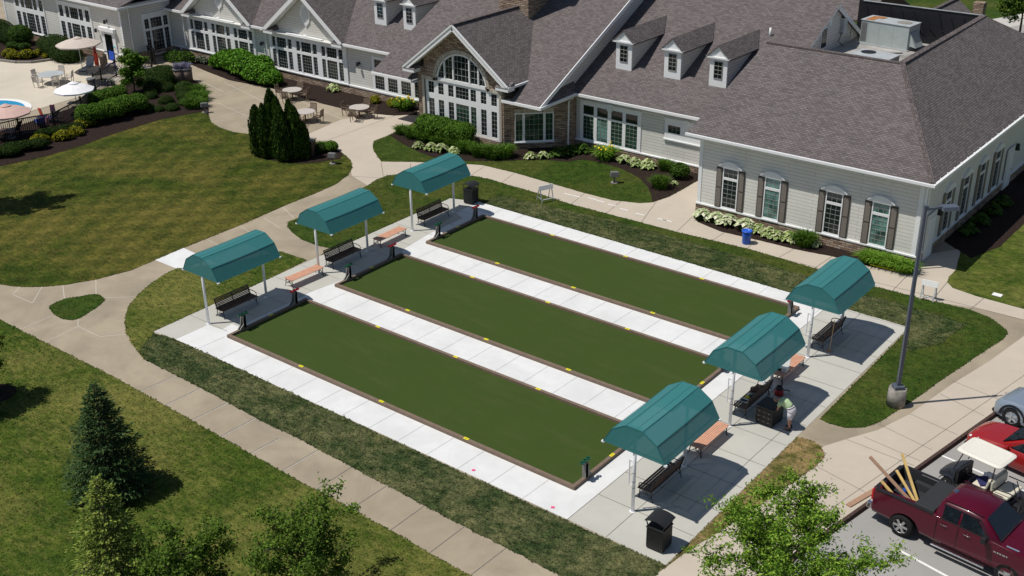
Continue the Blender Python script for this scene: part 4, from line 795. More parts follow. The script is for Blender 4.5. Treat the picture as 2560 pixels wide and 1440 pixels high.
# ---------------- ball racks on the end kerbs ----------------
def rack(x, y, s, red, lab):       # s: +1 leans inwards from the left end
    r = empty('ball_rack', (x, y, KH), 0 if s > 0 else PI, lab, 'ball rack', 'ball racks standing on the end kerbs')
    b = MB(); pf = [(-.07, -.28), (.07, -.3), (.1, -.12), (.13, .0), (.14, .3), (.16, .56), (.08, .58), (.03, .3), (.0, .05), (-.06, -.1)]
    b.extr([(-.05, -.3, 0), (.06, -.3, 0), (.06, -.2, .1), (.06, -.06, .2), (.06, .0, .62), (.06, .1, .62), (.06, .08, 0)], (.05, 0, 0)); b.extr([(-.06, -.32, 0), (-.06, -.16, .16), (-.06, -.05, .62), (-.06, .09, .62), (-.06, .1, 0)], (.05, 0, 0)); b.box(-.06, -.05, .0, .11, .09, .6)
    b.build('stand', r, 'rack_grey')
    b = MB(); n = 16
    for yy in (-.17, .02, .21):
        ring = lambda rr, z: [(.03+rr*math.cos(k*2*PI/n), yy+rr*math.sin(k*2*PI/n), z) for k in range(n)]
        A, B_, C_, D_ = ring(.09, .66), ring(.09, .71), ring(.055, .71), ring(.055, .66)
        for p, q in ((A, B_), (B_, C_), (C_, D_), (D_, A)):
            for k in range(n): b.face([p[k], p[(k+1) % n], q[(k+1) % n], q[k]])
    b.bar((.03, -.2, .655), (.03, .24, .655), .12, .03); b.build('holder', r, 'rack_red' if red else 'rack_green')
    return r
for i, nm in enumerate(('nearest', 'middle', 'farthest')):
    rack(.04, .95+i*6.655, 1, False, 'grey ball rack with green holder at the left end of the %s court' % nm)
    rack(.04, 4.05+i*6.655, 1, True, 'grey ball rack with red holder at the left end of the %s court' % nm)
rack(L-.05, .8, -1, False, 'grey ball rack with green holder at the right end of the nearest court')
rack(L-.05, 10.7, -1, False, 'grey ball rack half hidden by the middle right canopy')
rack(L-.05, 17.2, -1, True, 'grey ball rack with bright red holder beside the farthest right canopy')

# ---------------- litter bins ----------------
def bin_(x, y, rz, lab):
    r = empty('litter_bin', (x, y, 0), rz, lab, 'litter bin', 'black litter bins with curved lids')
    b = MB(); b.box(-.31, -.31, .05, .31, .31, .85); 
    o = b.build('body', r, 'black_plastic', bevel=.02)
    b = MB()
    for s in (-1, 1):
        for k in range(9): b.box(-.3+k*.07, s*.312-.006, .1, -.26+k*.07, s*.312+.006, .8); b.box(s*.312-.006, -.3+k*.07, .1, s*.312+.006, -.26+k*.07, .8)
    b.build('slat', o, 'dark_iron')
    b = MB(); b.box(-.33, -.33, .855, .33, .33, .9); b.build('rim', r, 'dark_iron')
    b = MB()
    for sx in (-1, 1):
        for sy in (-1, 1): b.bar((sx*.28, sy*.28, .9), (sx*.33, sy*.3, 1.12), .03)
    b.build('lid_support', r, 'dark_iron')
    b = MB(); n = 8
    for k in range(n):
        x0, x1 = -.38+.76*k/n, -.38+.76*(k+1)/n; h = lambda a: 1.12+.1*(1-(a/.38)**2)
        b.hexa([(x0, -.36, h(x0)), (x1, -.36, h(x1)), (x1, .36, h(x1)), (x0, .36, h(x0)), (x0, -.36, h(x0)+.03), (x1, -.36, h(x1)+.03), (x1, .36, h(x1)+.03), (x0, .36, h(x0)+.03)])
    b.build('lid', r, 'dark_iron')
bin_(23.26, -.85, R(2), 'black litter bin with curved lid on the near corner of the paving')
bin_(-1.9, 19.3, R(5), 'black litter bin behind the farthest left canopy')

# ---------------- lamp post ----------------
r = empty('lamp_post', (26.02, 12.55, 0), R(44), 'tall blue grey lamp post on a round concrete footing', 'lamp post')
b = MB(); b.cyl((0, 0), .37, 0, .78, 28, .35); b.build('footing', r, 'grey_stone')
b = MB(); b.box(-.2, -.2, .78, .2, .2, .92); b.build('base_cover', r, 'pole_paint', bevel=.02)
b = MB(); b.hexa([(-.07, -.07, .92), (.07, -.07, .92), (.07, .07, .92), (-.07, .07, .92), (-.055, -.055, 8.5), (.055, -.055, 8.5), (.055, .055, 8.5), (-.055, .055, 8.5)]); b.box(-.08, -.08, 8.5, .08, .08, 8.56); b.build('pole', r, 'pole_paint')
b = MB(); b.bar((.06, 0, 8.4), (.75, 0, 8.45), .06, .09); b.build('arm', r, 'pole_paint')
b = MB(); b.box(.6, -.2, 8.36, 1.25, .2, 8.5, taper=.03); h = b.build('lamp_head', r, 'pole_paint'); b = MB(); b.box(.66, -.16, 8.34, 1.2, .16, 8.36); b.build('lens', h, 'clear_lens')

# ---------------- work corner under the middle right canopy ----------------
r = empty('tool_chest', (22.58, 8.36, 0), R(-4), 'black tool chest with small silver knobs beside the stooping man', 'tool chest')
r.scale = (1.06, 1.06, 1.03)
b = MB(); b.box(-.36, -.38, .08, .36, .38, .74); b.build('body', r, 'black_plastic', bevel=.015)
b = MB(); b.box(-.38, -.4, .742, .38, .4, .79); b.build('lid', r, 'dark_iron', bevel=.01)
for k in range(3):
    b = MB(); b.box(-.33, -.395, .12+.2*k, .33, -.381, .29+.2*k); o = b.build('drawer', r, 'chest_drawer')
    for xx in (-.2, 0, .2): q = MB(); q.ball((xx, -.405, .2+.2*k), .018, 8); q.build('knob', o, 'chrome')
b = MB()
for sx in (-.3, .3):
    for sy in (-.3, .3): b.cyl((sx, sy), .05, 0, .08, 10)
b.build('castor', r, 'rubber')
r = empty('tray', (21.42, 8.45, .462), R(8), 'small white rimmed tray with a dark middle on the cluttered bench', 'tray')
b = MB(); b.box(-.16, -.13, 0, .16, .13, .02); b.build('base', r, 'black_plastic'); b = MB()
for q in ((-.18, -.15, .18, -.11), (-.18, .11, .18, .15), (-.18, -.108, -.14, .108), (.14, -.108, .18, .108)): b.box(q[0], q[1], 0, q[2], q[3], .05)
b.build('rim', r, 'white_paint')
b = MB(); b.bar((21.3, 8.75, .49), (21.66, 8.8, .49), .07, .05); tag(b.build('spirit_level', None, 'yellow_plate'), 'yellow spirit level lying across the cluttered bench', 'spirit level')
r = empty('drill', (21.45, 9.0, .462), R(50), 'grey cordless drill lying on the cluttered bench', 'drill'); b = MB(); b.tube([(-.16, 0, .07), (.12, 0, .07)], .055, 10); b.tube([(.12, 0, .07), (.2, 0, .07)], .02, 8); b.build('body', r, 'galvanised'); b = MB(); b.bar((-.08, 0, .05), (-.1, -.2, .05), .07); b.box(-.16, -.3, 0, -.02, -.18, .1); b.build('grip', r, 'black_plastic')
b = MB(); b.box(-.16, -.12, 0, .16, .12, .2, taper=.02); b.tube([(-.1, 0, .19), (-.08, 0, .28), (.08, 0, .28), (.1, 0, .19)], .015, 6); o = b.build('tool_bag', None, 'dark_slat', loc=(21.42, 9.25, .463)); o.rotation_euler.z = .4; tag(o, 'small brown tool bag with a handle on the cluttered bench', 'tool bag')
for k, (y, w_) in enumerate(((9.0, .1), (9.48, .08))):
    b = MB(); b.bar((21.3, y+.05, .52+.03*k), (21.62, y+.5, .52+.03*k), w_, .04); tag(b.build('wood_offcut', None, 'plank_brown'), ('brown wood offcut lying beside the grey drill', 'brown wood offcut at the far end of the cluttered bench')[k], 'wood offcut')
r = empty('tool_case', (21.5, 11.62, .463), R(6), 'white plastic case with raised lid on the salmon bench', 'case')
b = MB(); b.box(-.24, -.2, 0, .24, .2, .2, taper=.01); b.build('base', r, 'galvanised', bevel=.01); b = MB(); b.hexa([(-.24, .2, .2), (.24, .2, .2), (.24, .24, .2), (-.24, .24, .2), (-.22, .27, .55), (.22, .27, .55), (.22, .31, .55), (-.22, .31, .55)]); b.build('lid', r, 'white_paint'); b = MB(); b.box(-.17, -.206, .04, .02, -.201, .16); b.build('label_plate', r, 'black_plastic')
r = empty('wet_vacuum', (21.98, 10.42, 0), R(30), 'dark red canister vacuum on the ground behind the bench', 'vacuum'); b = MB(); b.cyl((0, 0), .19, .05, .3, 18, .17); b.build('drum', r, 'rack_red'); b = MB(); b.ball((0, 0, .3), .17, 16, (1, 1, .7)); b.bar((-.1, 0, .44), (.1, 0, .44), .05); b.tube([(.15, 0, .25), (.35, .1, .2), (.45, .3, .04)], .025, 6); b.build('head', r, 'black_plastic')
r = empty('push_broom', (22.05, 15.02, 0), 0, 'thin wooden push broom standing against the far right bench', 'broom'); b = MB(); b.tube([(.02, 0, .03), (.08, .05, 1.55)], .016, 6); b.build('handle', r, 'beech'); b = MB(); b.bar((-.12, .0, .07), (.16, 0, .07), .06, .06); b.build('head', r, 'plank_brown')
# ---------------- barricades, barrel, small things ----------------
def saw(x, y, rz, lab, h=.95, w=.95):
    r = empty('barricade', (x, y, 0), rz, lab, 'barricade', 'folding barricades on the lawn and walk')
    for s in (-1, 1):
        b = MB(); b.bar((s*w/2*.8, -.3, 0), (s*w/2*.8, -.03, h), .045, .03); b.bar((s*w/2*.8, .3, 0), (s*w/2*.8, .03, h), .045, .03); b.bar((s*w/2*.8, -.22, .25), (s*w/2*.8, .22, .25), .03, .02); b.build('leg', r, 'galvanised')
    b = MB(); b.hexa([(-w/2, -.13, h-.22), (w/2, -.13, h-.22), (w/2, -.1, h-.22), (-w/2, -.1, h-.22), (-w/2, -.05, h+.04), (w/2, -.05, h+.04), (w/2, -.02, h+.04), (-w/2, -.02, h+.04)]); b.build('board', r, 'white_paint'); b = MB(); b.bar((-w/2*.8, -.25, .2), (w/2*.8, -.25, .2), .08, .02); b.build('lower_rail', r, 'galvanised')
saw(1.35, 22.1, R(68), 'white folding barricade standing on the grass near the chalk dashes')
saw(23.55, 22.75, R(6), 'white folding barricade on the walk behind the lamp post', .92, .75)
r = empty('barrel', (13.55, 23.5, .01), 0, 'bright blue plastic barrel on the walk by the pale hostas', 'barrel'); b = MB(); b.loft([[(rr*math.cos(k*PI/12), rr*math.sin(k*PI/12), z) for k in range(24)] for rr, z in ((.24, 0), (.27, .05), (.28, .5), (.29, .52), (.29, .58), (.28, .6), (.29, .74))]); b.build('drum', r, 'blue_plastic')
b = MB(); b.loft([[(rr*math.cos(k*PI/12), rr*math.sin(k*PI/12), z) for k in range(24)] for rr, z in ((.33, .74), (.35, .78), (.34, .82), (.27, .825), (.25, .76))]); b.build('rim', r, 'blue_plastic'); r.scale = (.82, .82, .9)
def flood(x, y, rz, lab):
    r = empty('floodlight', (x, y, .02), rz, lab, 'floodlight', 'ground floodlights'); b = MB(); b.cyl((0, 0), .22, 0, .05, 16); b.build('pad', r, 'grey_stone'); b = MB(); b.tube([(0, 0, .05), (0, 0, .45)], .05, 8); b.build('core_or_stem', r, 'grey_plastic'); b = MB(); b.box(-.27, -.15, .42, .27, .15, .72, taper=.03); h = b.build('lamp_head', r, 'grey_plastic', bevel=.02); b = MB(); b.box(-.22, .152, .47, .22, .165, .67); b.build('lens', h, 'clear_lens')
p = (2.93,26.91); flood(*p, R(40), 'grey ground floodlight on the lawn between walk and flower bed'); p = (-13.27,19.20); flood(*p, R(20), 'grey ground floodlight on the lawn edge beside the tall arborvitaes'); p = (-28.81,21.41); flood(*p, R(60), 'small grey floodlight at the tip of the poolside bed')
for k, (x, y) in enumerate(((15.54, -1.22), (19.2, -1.27))):
    b = MB(); b.box(-.06, -.05, 0, .06, .05, .02); o = b.build('flag_marker', None, 'pink_paper', loc=(x, y, .0095)); o.rotation_euler.z = .6; tag(o, ('pink paper marker on the front paving, farther from its right corner', 'pink paper marker by the right end of the front paving')[k], 'marker', 'pink markers on the paving')
b = MB(); b.tube([(20.6, 24.0, .05), (21.8, 24.0, .04), (23.4, 23.95, .03)], .03, 6); q = [(19.86,24.71),(20.89,24.76),(21.75,24.81)]; 
b = MB(); b.tube([(*p, .06) for p in q], .03, 6); tag(b.build('caution_tape', None, 'yellow_plate'), 'yellow caution tape laid along the bright green grass bed', 'tape')
p = (26.04,25.05); b = MB(); b.box(p[0]-.22, p[1]-.16, .02, p[0]+.22, p[1]+.16, .06); tag(b.build('valve_cover', None, 'white_paint', bevel=.01), 'small white valve cover in the grass east of the wing', 'valve cover')

# ---------------- the stooping man ----------------
def skin_body(name, joints_, edges, mat, parent, sub=2):
    me = bpy.data.meshes.new(name); me.from_pydata([j[0] for j in joints_], edges, []); o = bpy.data.objects.new(name, me); COL.objects.link(o); o.parent = parent
    o.modifiers.new('skin', 'SKIN').use_smooth_shade = True
    for v, j in zip(me.skin_vertices[0].data, joints_): v.radius = (j[1], j[1] if len(j) < 3 else j[2])
    me.skin_vertices[0].data[0].use_root = True
    s = o.modifiers.new('sub', 'SUBSURF'); s.levels = s.render_levels = sub
    bake(o); o.data.materials.clear(); o.data.materials.append(M[mat])
    for f in o.data.polygons: f.use_smooth = True
    return o
man = empty('person', (23.44, 8.34, 0), R(178), 'man in pale green shirt and white shorts stooping over the tool chest', 'person')
man.scale = (.94, .94, .93)
# local: +x is forward (towards the chest); feet at y = +-.13
J = [((-.05, 0, .95), .09, .11), ((.06, 0, 1.06), .11, .13), ((.26, 0, 1.17), .14, .17), ((.42, 0, 1.22), .12, .17), ((.54, 0, 1.23), .06), ((.63, 0, 1.21), .07),
     ((-.05, .10, .84), .085), ((-.02, .12, .48), .065), ((-.10, .13, .09), .043), ((.08, .14, .035), .038), ((.13, .14, .03), .03),
     ((-.05, -.10, .84), .085), ((.06, -.12, .50), .065), ((-.02, -.13, .10), .043), ((.15, -.14, .035), .038), ((.2, -.14, .03), .03),
     ((.40, .19, 1.18), .07), ((.46, .23, .93), .045), ((.55, .14, .74), .032), ((.40, -.19, 1.18), .07), ((.48, -.23, .93), .045), ((.58, -.14, .76), .032)]
E_ = [(0, 1), (1, 2), (2, 3), (3, 4), (4, 5), (0, 6), (6, 7), (7, 8), (8, 9), (9, 10), (0, 11), (11, 12), (12, 13), (13, 14), (14, 15), (3, 16), (16, 17), (17, 18), (3, 19), (19, 20), (20, 21)]
body = skin_body('body', J, E_, 'skin', man)
hd = MB(); hd.ball((.68, 0, 1.17), .105, 18, (1.0, .82, 1.12)); hd.ball((.775, 0, 1.12), .03, 10, (1.1, .8, 1)); hd.ball((.7, .085, 1.15), .03, 8, (.7, .4, 1.1)); hd.ball((.7, -.085, 1.15), .03, 8, (.7, .4, 1.1)); hd.mat('shoe')
for s in (-1, 1): hd.ball((.765, s*.035, 1.155), .011, 8)
hd.mats.insert(0, 'skin'); hd.mats = ['skin', 'belt']
bm_ = hd.bm
hd.build('head', body, None)
hr = MB(); hr.ball((.665, 0, 1.205), .108, 16, (.98, .86, .95)); hr.build('hair', man, 'hair')
def hand(s):
    b = MB(); px, py, pz = (.56, .135*s, .73) if s > 0 else (.59, .135*s, .75)
    b.ball((px+.03, py, pz-.03), .042, 10, (1.1, .8, .7))
    for k, ln in enumerate((.062, .072, .068, .052)):
        y = py+(k-1.5)*.02; b.tube([(px+.06, y, pz-.035), (px+.06+ln*.6, y, pz-.045), (px+.06+ln*.85, y, pz-.075)], [.0095, .009, .007], 6)
    b.tube([(px+.03, py-.035*s, pz-.03), (px+.065, py-.055*s, pz-.045), (px+.085, py-.05*s, pz-.07)], [.011, .01, .008], 6)
    b.build('hand', body, 'skin')
hand(1); hand(-1)
shirt = skin_body('shirt', [((-.01, 0, 1.02), .155, .19), ((.09, 0, 1.08), .165, .205), ((.26, 0, 1.185), .178, .225), ((.42, 0, 1.225), .14, .2), ((.50, 0, 1.235), .085), ((.40, .20, 1.19), .098), ((.44, .235, 1.02), .075), ((.40, -.20, 1.19), .098), ((.455, -.235, 1.02), .075)], [(0, 1), (1, 2), (2, 3), (3, 4), (3, 5), (5, 6), (3, 7), (7, 8)], 'shirt', man)
sh = MB(); er = lambda c, rx, ry, tl=0: [(c[0]+rx*math.cos(k*PI/10), c[1]+ry*math.sin(k*PI/10), c[2]-tl*rx*math.cos(k*PI/10)) for k in range(20)]
sh.loft([er((.02, 0, 1.06), .135, .175, .55), er((-.02, 0, 1.0), .165, .195, .45), er((-.055, 0, .92), .18, .205, .2), er((-.055, 0, .84), .165, .20), er((-.05, 0, .80), .10, .15)])
for s, kx in ((1, -.045), (-1, .015)): sh.loft([er((-.055, s*.095, .88), .12, .10), er((-.045, s*.10, .78), .128, .108), er((kx, s*.118, .56), .108, .10)])
shorts = sh.build('shorts', man, 'shorts')
bl = MB(); bl.loft([[(c_[0]+rr*.9*math.cos(k*PI/10)*c_[3], rr*1.12*math.sin(k*PI/10), c_[2]+rr*.55*math.cos(k*PI/10)*-.9) for k in range(20)] for rr, c_ in ((.176, (-.01, 0, 1.02, .92)), (.172, (.012, 0, 1.05, .92)))], cap=False); bl.build('belt', man, 'belt')
for q in ((-.1, .13), (-.02, -.13)):
    b = MB(); b.ball((q[0]+.08, q[1], .045), .07, 12, (2.0, .75, .68)); b.box(q[0]-.06, q[1]-.05, 0, q[0]+.22, q[1]+.05, .025); b.build('shoe', man, 'shoe')
    b = MB(); b.tube([(q[0], q[1], .06), (q[0]+.005, q[1], .17)], [.052, .05], 10); b.build('sock', man, 'belt')

# ---------------- plants ----------------
def unit(v): return v/np.maximum(np.linalg.norm(v, axis=-1, keepdims=True), 1e-9)
def leaves(name, P, Nn, size, asp, mat, parent=None, fold=.0, along=None):
    n = len(P); Nn = unit(Nn); r = rng.normal(size=(n, 3)) if along is None else along
    a = unit(np.cross(Nn, r)) if along is None else unit(r); b = unit(np.cross(Nn, a)); s = np.broadcast_to(np.asarray(size), (n,))[:, None]
    la, lb = a*s*.5, b*s*.5*asp
    V = np.empty((n, 4, 3)); V[:, 0] = P-la; V[:, 1] = P+lb-la*.1; V[:, 2] = P+la; V[:, 3] = P-lb-la*.1
    if fold: V[:, [1, 3]] += (Nn*s*fold)[:, None, :]
    me = bpy.data.meshes.new(name); me.vertices.add(n*4); me.vertices.foreach_set('co', V.reshape(-1).astype(np.float32)); me.loops.add(n*4); me.loops.foreach_set('vertex_index', np.arange(n*4, dtype=np.int32)); me.polygons.add(n); me.polygons.foreach_set('loop_start', np.arange(0, n*4, 4, dtype=np.int32)); me.polygons.foreach_set('loop_total', np.full(n, 4, dtype=np.int32)); me.update(calc_edges=True)
    me.materials.append(M[mat]); o = bpy.data.objects.new(name, me); COL.objects.link(o)
    if parent is not None: o.parent = parent
    return o
def lobes_pts(lobes, n, jit=.05, zmin=.02, flat=0):
    ws = np.array([(l[3]*l[4]+l[4]*l[5]+l[3]*l[5]) for l in lobes]); k = rng.choice(len(lobes), n, p=ws/ws.sum()); Lb = np.array(lobes)[k]
    d = unit(rng.normal(size=(n, 3))); d[:, 2] = np.where(d[:, 2] < -.35, -d[:, 2], d[:, 2])
    rad = 1-np.abs(rng.normal(0, jit, n)); P = Lb[:, :3]+d*Lb[:, 3:6]*rad[:, None]; Nn = unit(d/Lb[:, 3:6])
    ok = P[:, 2] > zmin
    for l in lobes:          # drop what is buried in another lobe
        q = (((P-np.array(l[:3]))/np.array(l[3:6]))**2).sum(1); ok &= q > .72
    return P[ok], Nn[ok]
def core(lobes, parent, sc=.86, name='core_or_stem', mat='leaf_core'):  # added dark filler inside the leaves, closes see-through gaps; not a real stem
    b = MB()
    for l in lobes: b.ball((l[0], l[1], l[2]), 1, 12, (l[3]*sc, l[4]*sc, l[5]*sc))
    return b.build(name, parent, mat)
def shrub(name, lobes, n, size, mat, label=None, cat='shrub', group=None, loc=(0, 0, 0), rz=0, jit=.06, spread=.55, asp=.6, core_or_stem=True):
    r = empty(name, loc, rz, label, cat, group); P, Nn = lobes_pts(lobes, n, jit); Nn = unit(Nn+rng.normal(0, spread, Nn.shape))
    leaves('foliage', P, Nn, rng.uniform(.65, 1.25, len(P))*size, asp, mat, r)
    if core_or_stem: core(lobes, r)
    return r
def put(o, x, y, rz=0, s=1, lab=None, grp=None, z=.02, sz=None):
    o.location = (x, y, z); o.rotation_euler = (0, 0, rz); o.scale = (s, s, sz or s); 
    if lab: o['label'] = lab
    if grp: o['group'] = grp
    return o
def blades(name, n, r0, ln, wid, mat, parent, lean=.7):
    ang = rng.uniform(0, 2*PI, n); rr = r0*np.sqrt(rng.uniform(0, 1, n)); L_ = ln*rng.uniform(.65, 1.15, n); le = lean*rng.uniform(.2, 1.1, n)
    ba = np.stack([rr*np.cos(ang), rr*np.sin(ang), np.zeros(n)], 1); a2 = ang+rng.normal(0, .6, n); out = np.stack([np.cos(a2), np.sin(a2), np.zeros(n)], 1); sd = np.stack([-np.sin(a2), np.cos(a2), np.zeros(n)], 1)*wid*.5
    mid = ba+out*(L_*le*.35)[:, None]+np.array([0, 0, 1])*(L_*.62)[:, None]; tip = ba+out*(L_*le)[:, None]+np.array([0, 0, 1])*(L_*(.95-.35*le))[:, None]
    V = np.stack([ba-sd, ba+sd, mid+sd*.9, mid-sd*.9, tip+sd*.12, tip-sd*.12], 1).reshape(-1, 3); F = []
    for k in range(n): q = k*6; F += [(q, q+1, q+2, q+3), (q+3, q+2, q+4, q+5)]
    me = bpy.data.meshes.new(name); me.from_pydata(V.tolist(), [], F); me.materials.append(M[mat]); o = bpy.data.objects.new(name, me); COL.objects.link(o); o.parent = parent; return o
def grass_clump(n, r0, ln, mat, wid=.03, lean=.7, name='grass_clump'): r = empty(name); blades('blades', n, r0, ln, wid, mat, r, lean); return r
def hosta(mat, n=75, rad=.42, name='hosta'):
    r = empty(name); th = rng.uniform(0, 2*PI, n); u = rng.uniform(.1, 1, n)**.7; el = 1.15-u*1.0
    out = np.stack([np.cos(th), np.sin(th), np.zeros(n)], 1); P = out*(u*rad)[:, None]; P[:, 2] = .12+.36*(1-u**1.8)
    Nn = out*np.sin(u*1.0)[:, None]+np.array([0, 0, 1])*np.cos(u*1.0)[:, None]+rng.normal(0, .22, (n, 3)); al = out*1.0+np.array([0, 0, -1])*(u*.55)[:, None]
    leaves('foliage', P, Nn, rng.uniform(.2, .34, n), .62, mat, r, .06, al); core([(0, 0, .08, rad*.7, rad*.7, .2)], r); return r
# --- low shrubs of the poolside bed ---
mound = shrub('mound_shrub', [(0, 0, .1, 1, 1, .85)], 2600, .105, 'leaf_yew', jit=.03, spread=.45)
mg = 'clipped mounds in the poolside bed'
ml = [(-35.95, 23.37, .72, 'clipped dark mound on the right of the great yew mound'), (-36.99, 22.62, .55, 'clipped dark mound, backmost of a row of three below the maple'), (-35.99, 21.99, .54, 'clipped dark mound, middle of the row of three below the maple'), (-35.19, 21.41, .54, 'clipped dark mound, frontmost of the row of three below the maple'), (-33.17, 21.27, .62, 'lone clipped dark mound in the middle of the poolside bed'), (-34.81, 24.2, .8, 'clipped mound nearest the brick planter, backmost of three overlapping'), (-33.82, 23.4, .7, 'clipped mound between two overlapping neighbours by the bright grass'), (-33.05, 22.81, .6, 'smallest clipped mound of three overlapping by the bright grass'), (-31.72, 21.85, .56, 'clipped mound touching the front grass clump of the poolside bed'), (-32.54, 19.23, .6, 'clipped mound behind the light hedge, nearest the upper lawn'), (-31.88, 19.71, .44, 'small clipped mound at the lawn edge of the poolside bed'), (-31.32, 20.43, .56, 'clipped mound by the small floodlight at the lawn edge')]
first = True
for x, y, s, l in ml:
    o = mound if first else copy_tree(mound); first = False
    put(o, x, y, random.random()*6, s, l, mg, sz=s*.95)
shrub('mound_shrub', [(0, 0, .2, 1.5, 1.2, 1.15), (.5, -.9, .1, 1.2, 1.0, .85), (-.5, .9, .2, 1.3, 1.1, 1.0)], 9000, .1, 'leaf_yew', 'great dark yew mound beside the small maple, largest in the poolside bed', loc=(-38.0, 24.3, 0), jit=.03, spread=.45)
def hedge(lx, ly, h, n, size, mat, label, loc, rz, cat='hedge', wob=.12, name='clipped_hedge'):
    nx = max(2, int(lx/.7)); lob = [(-lx/2+lx*(k+.5)/nx, random.uniform(-1, 1)*wob*.4, h*.48, lx/nx*.95, ly*.5*random.uniform(.92, 1.08), h*.5*random.uniform(.95, 1.05)) for k in range(nx)]
    return shrub(name, lob, n, size, mat, label, cat, None, (*loc, .02), rz, jit=.05, spread=.6)
hedge(2.9, 1.6, 1.15, 4600, .11, 'leaf_light', 'light green clipped hedge mound behind the white umbrella corner', (-36.6, 18.5), R(92), wob=.05)
hedge(2.9, 1.9, 1.5, 6000, .11, 'leaf_light', 'light green clipped hedge block standing foremost above the lawn edge', (-32.9, 15.6), R(78), wob=.05)
hedge(2.6, 1.8, 1.45, 5000, .11, 'leaf_light', 'light green clipped hedge block joining the foremost one from behind', (-33.0, 17.7), R(70), wob=.05)
for k, (u, rz, ll, lab) in enumerate((((-32.5, 12.0), R(74), 2.9, 'low dark yew hedge running along the pool fence'), ((-31.5, 8.9), R(60), 2.4, 'low dark yew hedge at the left edge below the pool fence'), ((-31.54,7.42), .9, 1.5, 'dark rounded yew at the left edge of the photo'))):
    hedge(ll, 1.15, .72, 3400, .1, 'leaf_yew', lab, u, rz)
gold = shrub('gold_shrub', [(0, 0, .25, .5, .5, .38), (.3, .2, .2, .35, .35, .3), (-.28, -.15, .2, .36, .36, .3)], 1100, .11, 'leaf_gold', jit=.15, spread=.8)
gl = [((-31.92,10.17), 1.15, 'golden shrub at the lower end of the fence bed'), ((-31.52,11.72), 1.1, 'golden shrub below the low yew hedge, middle of the fence bed'), ((-31.79,12.81), 1.05, 'golden shrub touching the upper end of the low yew hedge'), ((-32.87,14.23), 1.2, 'tallest golden green shrub by the fence, left of the light hedge'), ((-33.09,14.98), .7, 'small golden shrub against the light green hedge'), ((-55.98,21.96), 1.0, 'golden shrub nearest the photo edge in the pool house bed'), ((-54.74,21.68), 1.05, 'golden shrub in front of its twin in the pool house bed'), ((-53.91,22.45), 1.2, 'broad golden shrub in the middle of the pool house bed'), ((-54.32,23.83), .8, 'golden shrub below the great dark hedge'), ((-52.79,23.42), .65, 'smallest golden shrub by the curved bed kerb')]
for k, (p, s, l) in enumerate(gl): put(gold if k == 0 else copy_tree(gold), *p, random.random()*6, s, l, 'golden shrubs in the pool beds')
spr = shrub('spirea', [(0, 0, .3, .6, .5, .42), (.5, .1, .25, .45, .4, .36)], 900, .12, 'leaf_mid', 'dull green spirea, left one behind the golden shrubs', 'shrub', 'spireas in the pool house bed', (*(-57.72,23.28), .02), .4, jit=.2, spread=.9)
put(copy_tree(spr), *(-56.45,23.67), 2.1, 1.0, 'dull green spirea, right one behind the golden shrubs', 'spireas in the pool house bed')
shrub('clipped_hedge', [(-1.2, .2, .5, 2.3, 1.4, 1.0), (.6, 0, .5, 2.3, 1.4, 1.0), (2.1, -.3, .45, 1.9, 1.3, .95)], 9500, .11, 'leaf_yew', 'great dark clipped hedge in front of the pool house windows', 'hedge', None, (*(-52.65,24.69), .02), R(-8), jit=.03, spread=.45)
shrub('clipped_hedge', [(-1.5, .2, .6, 2.4, 1.3, 1.15), (1.2, .2, .5, 2.0, 1.2, 1.0)], 6500, .11, 'leaf_yew', 'dark clipped hedge at the left edge below the pool house windows', 'hedge', None, (*(-61.12,24.60), .02), R(-5), jit=.03, spread=.45)
shrub('round_shrub', [(0, 0, .75, 1.15, 1.1, 1.0)], 3600, .13, 'leaf_mid', 'round mid green shrub between the two great dark hedges', 'shrub', None, (*(-58.81,24.80), .02), 0, jit=.08, spread=.6)
for k, (p, s, l) in enumerate((((-33.45,24.41), 1.0, 'bright green grass clump, backmost at the walk edge'), ((-31.85,23.20), 1.15, 'bright green grass clump, middle one at the walk edge'), ((-30.57,21.84), 1.2, 'bright green grass clump, frontmost by the lawn tip'))):
    if k == 0: gc = grass_clump(420, .6, .62, 'leaf_grass', .045, .9)
    o = gc if k == 0 else copy_tree(gc); put(o, *p, k, s, l, 'grass clumps of the poolside bed'); o['category'] = 'ornamental grass'
for k, (p, l) in enumerate((((-41.29,21.47), 'lavender clump along the pool fence by the bin'), ((-41.50,25.26), 'lavender clump between the maple and the yew mound'))):
    r = shrub('lavender', [(0, 0, .2, .9, .5, .3)], 700, .1, 'leaf_grey', l, 'lavender', 'lavender clumps', (*p, .02), .5, jit=.25, spread=1); blades('flower_spikes', 160, .8, .6, .03, 'lavender', r, .5)
r = shrub('vine_hedge', [(-2.6, .4, .7, 1.5, 1.1, .9), (-1.0, .3, .85, 1.7, 1.3, 1.05), (.8, -.1, .85, 1.8, 1.3, 1.0), (2.5, -.3, .7, 1.7, 1.2, .9), (3.7, -.3, .5, 1.2, 1.0, .7), (-3.6, .2, .5, 1.0, .9, .65), (1.8, .5, 1.0, 1.2, .9, .85)], 9000, .2, 'leaf_vine', 'long leafy bright green hedge below the gabled hall windows', 'hedge', None, (*(-34.36,29.68), .02), R(-4), jit=.1, spread=.75, asp=.8)
r = shrub('fern_bed', [(0, 0, .25, 1.8, .9, .55), (1.1, .3, .3, 1.1, .8, .6)], 3000, .14, 'leaf_grass', 'feathery green planting at the inner corner beside the downspout', 'plants', None, (*(-42.82,29.46), .02), R(-10), jit=.25, spread=1)
shrub('pale_shrub', [(0, 0, .25, .65, .5, .35), (.5, -.2, .2, .4, .4, .28)], 700, .12, 'leaf_grey', 'small grey leaved shrub left of the long leafy hedge', 'shrub', None, (*(-40.44,30.21), .02), .3, jit=.25, spread=1)
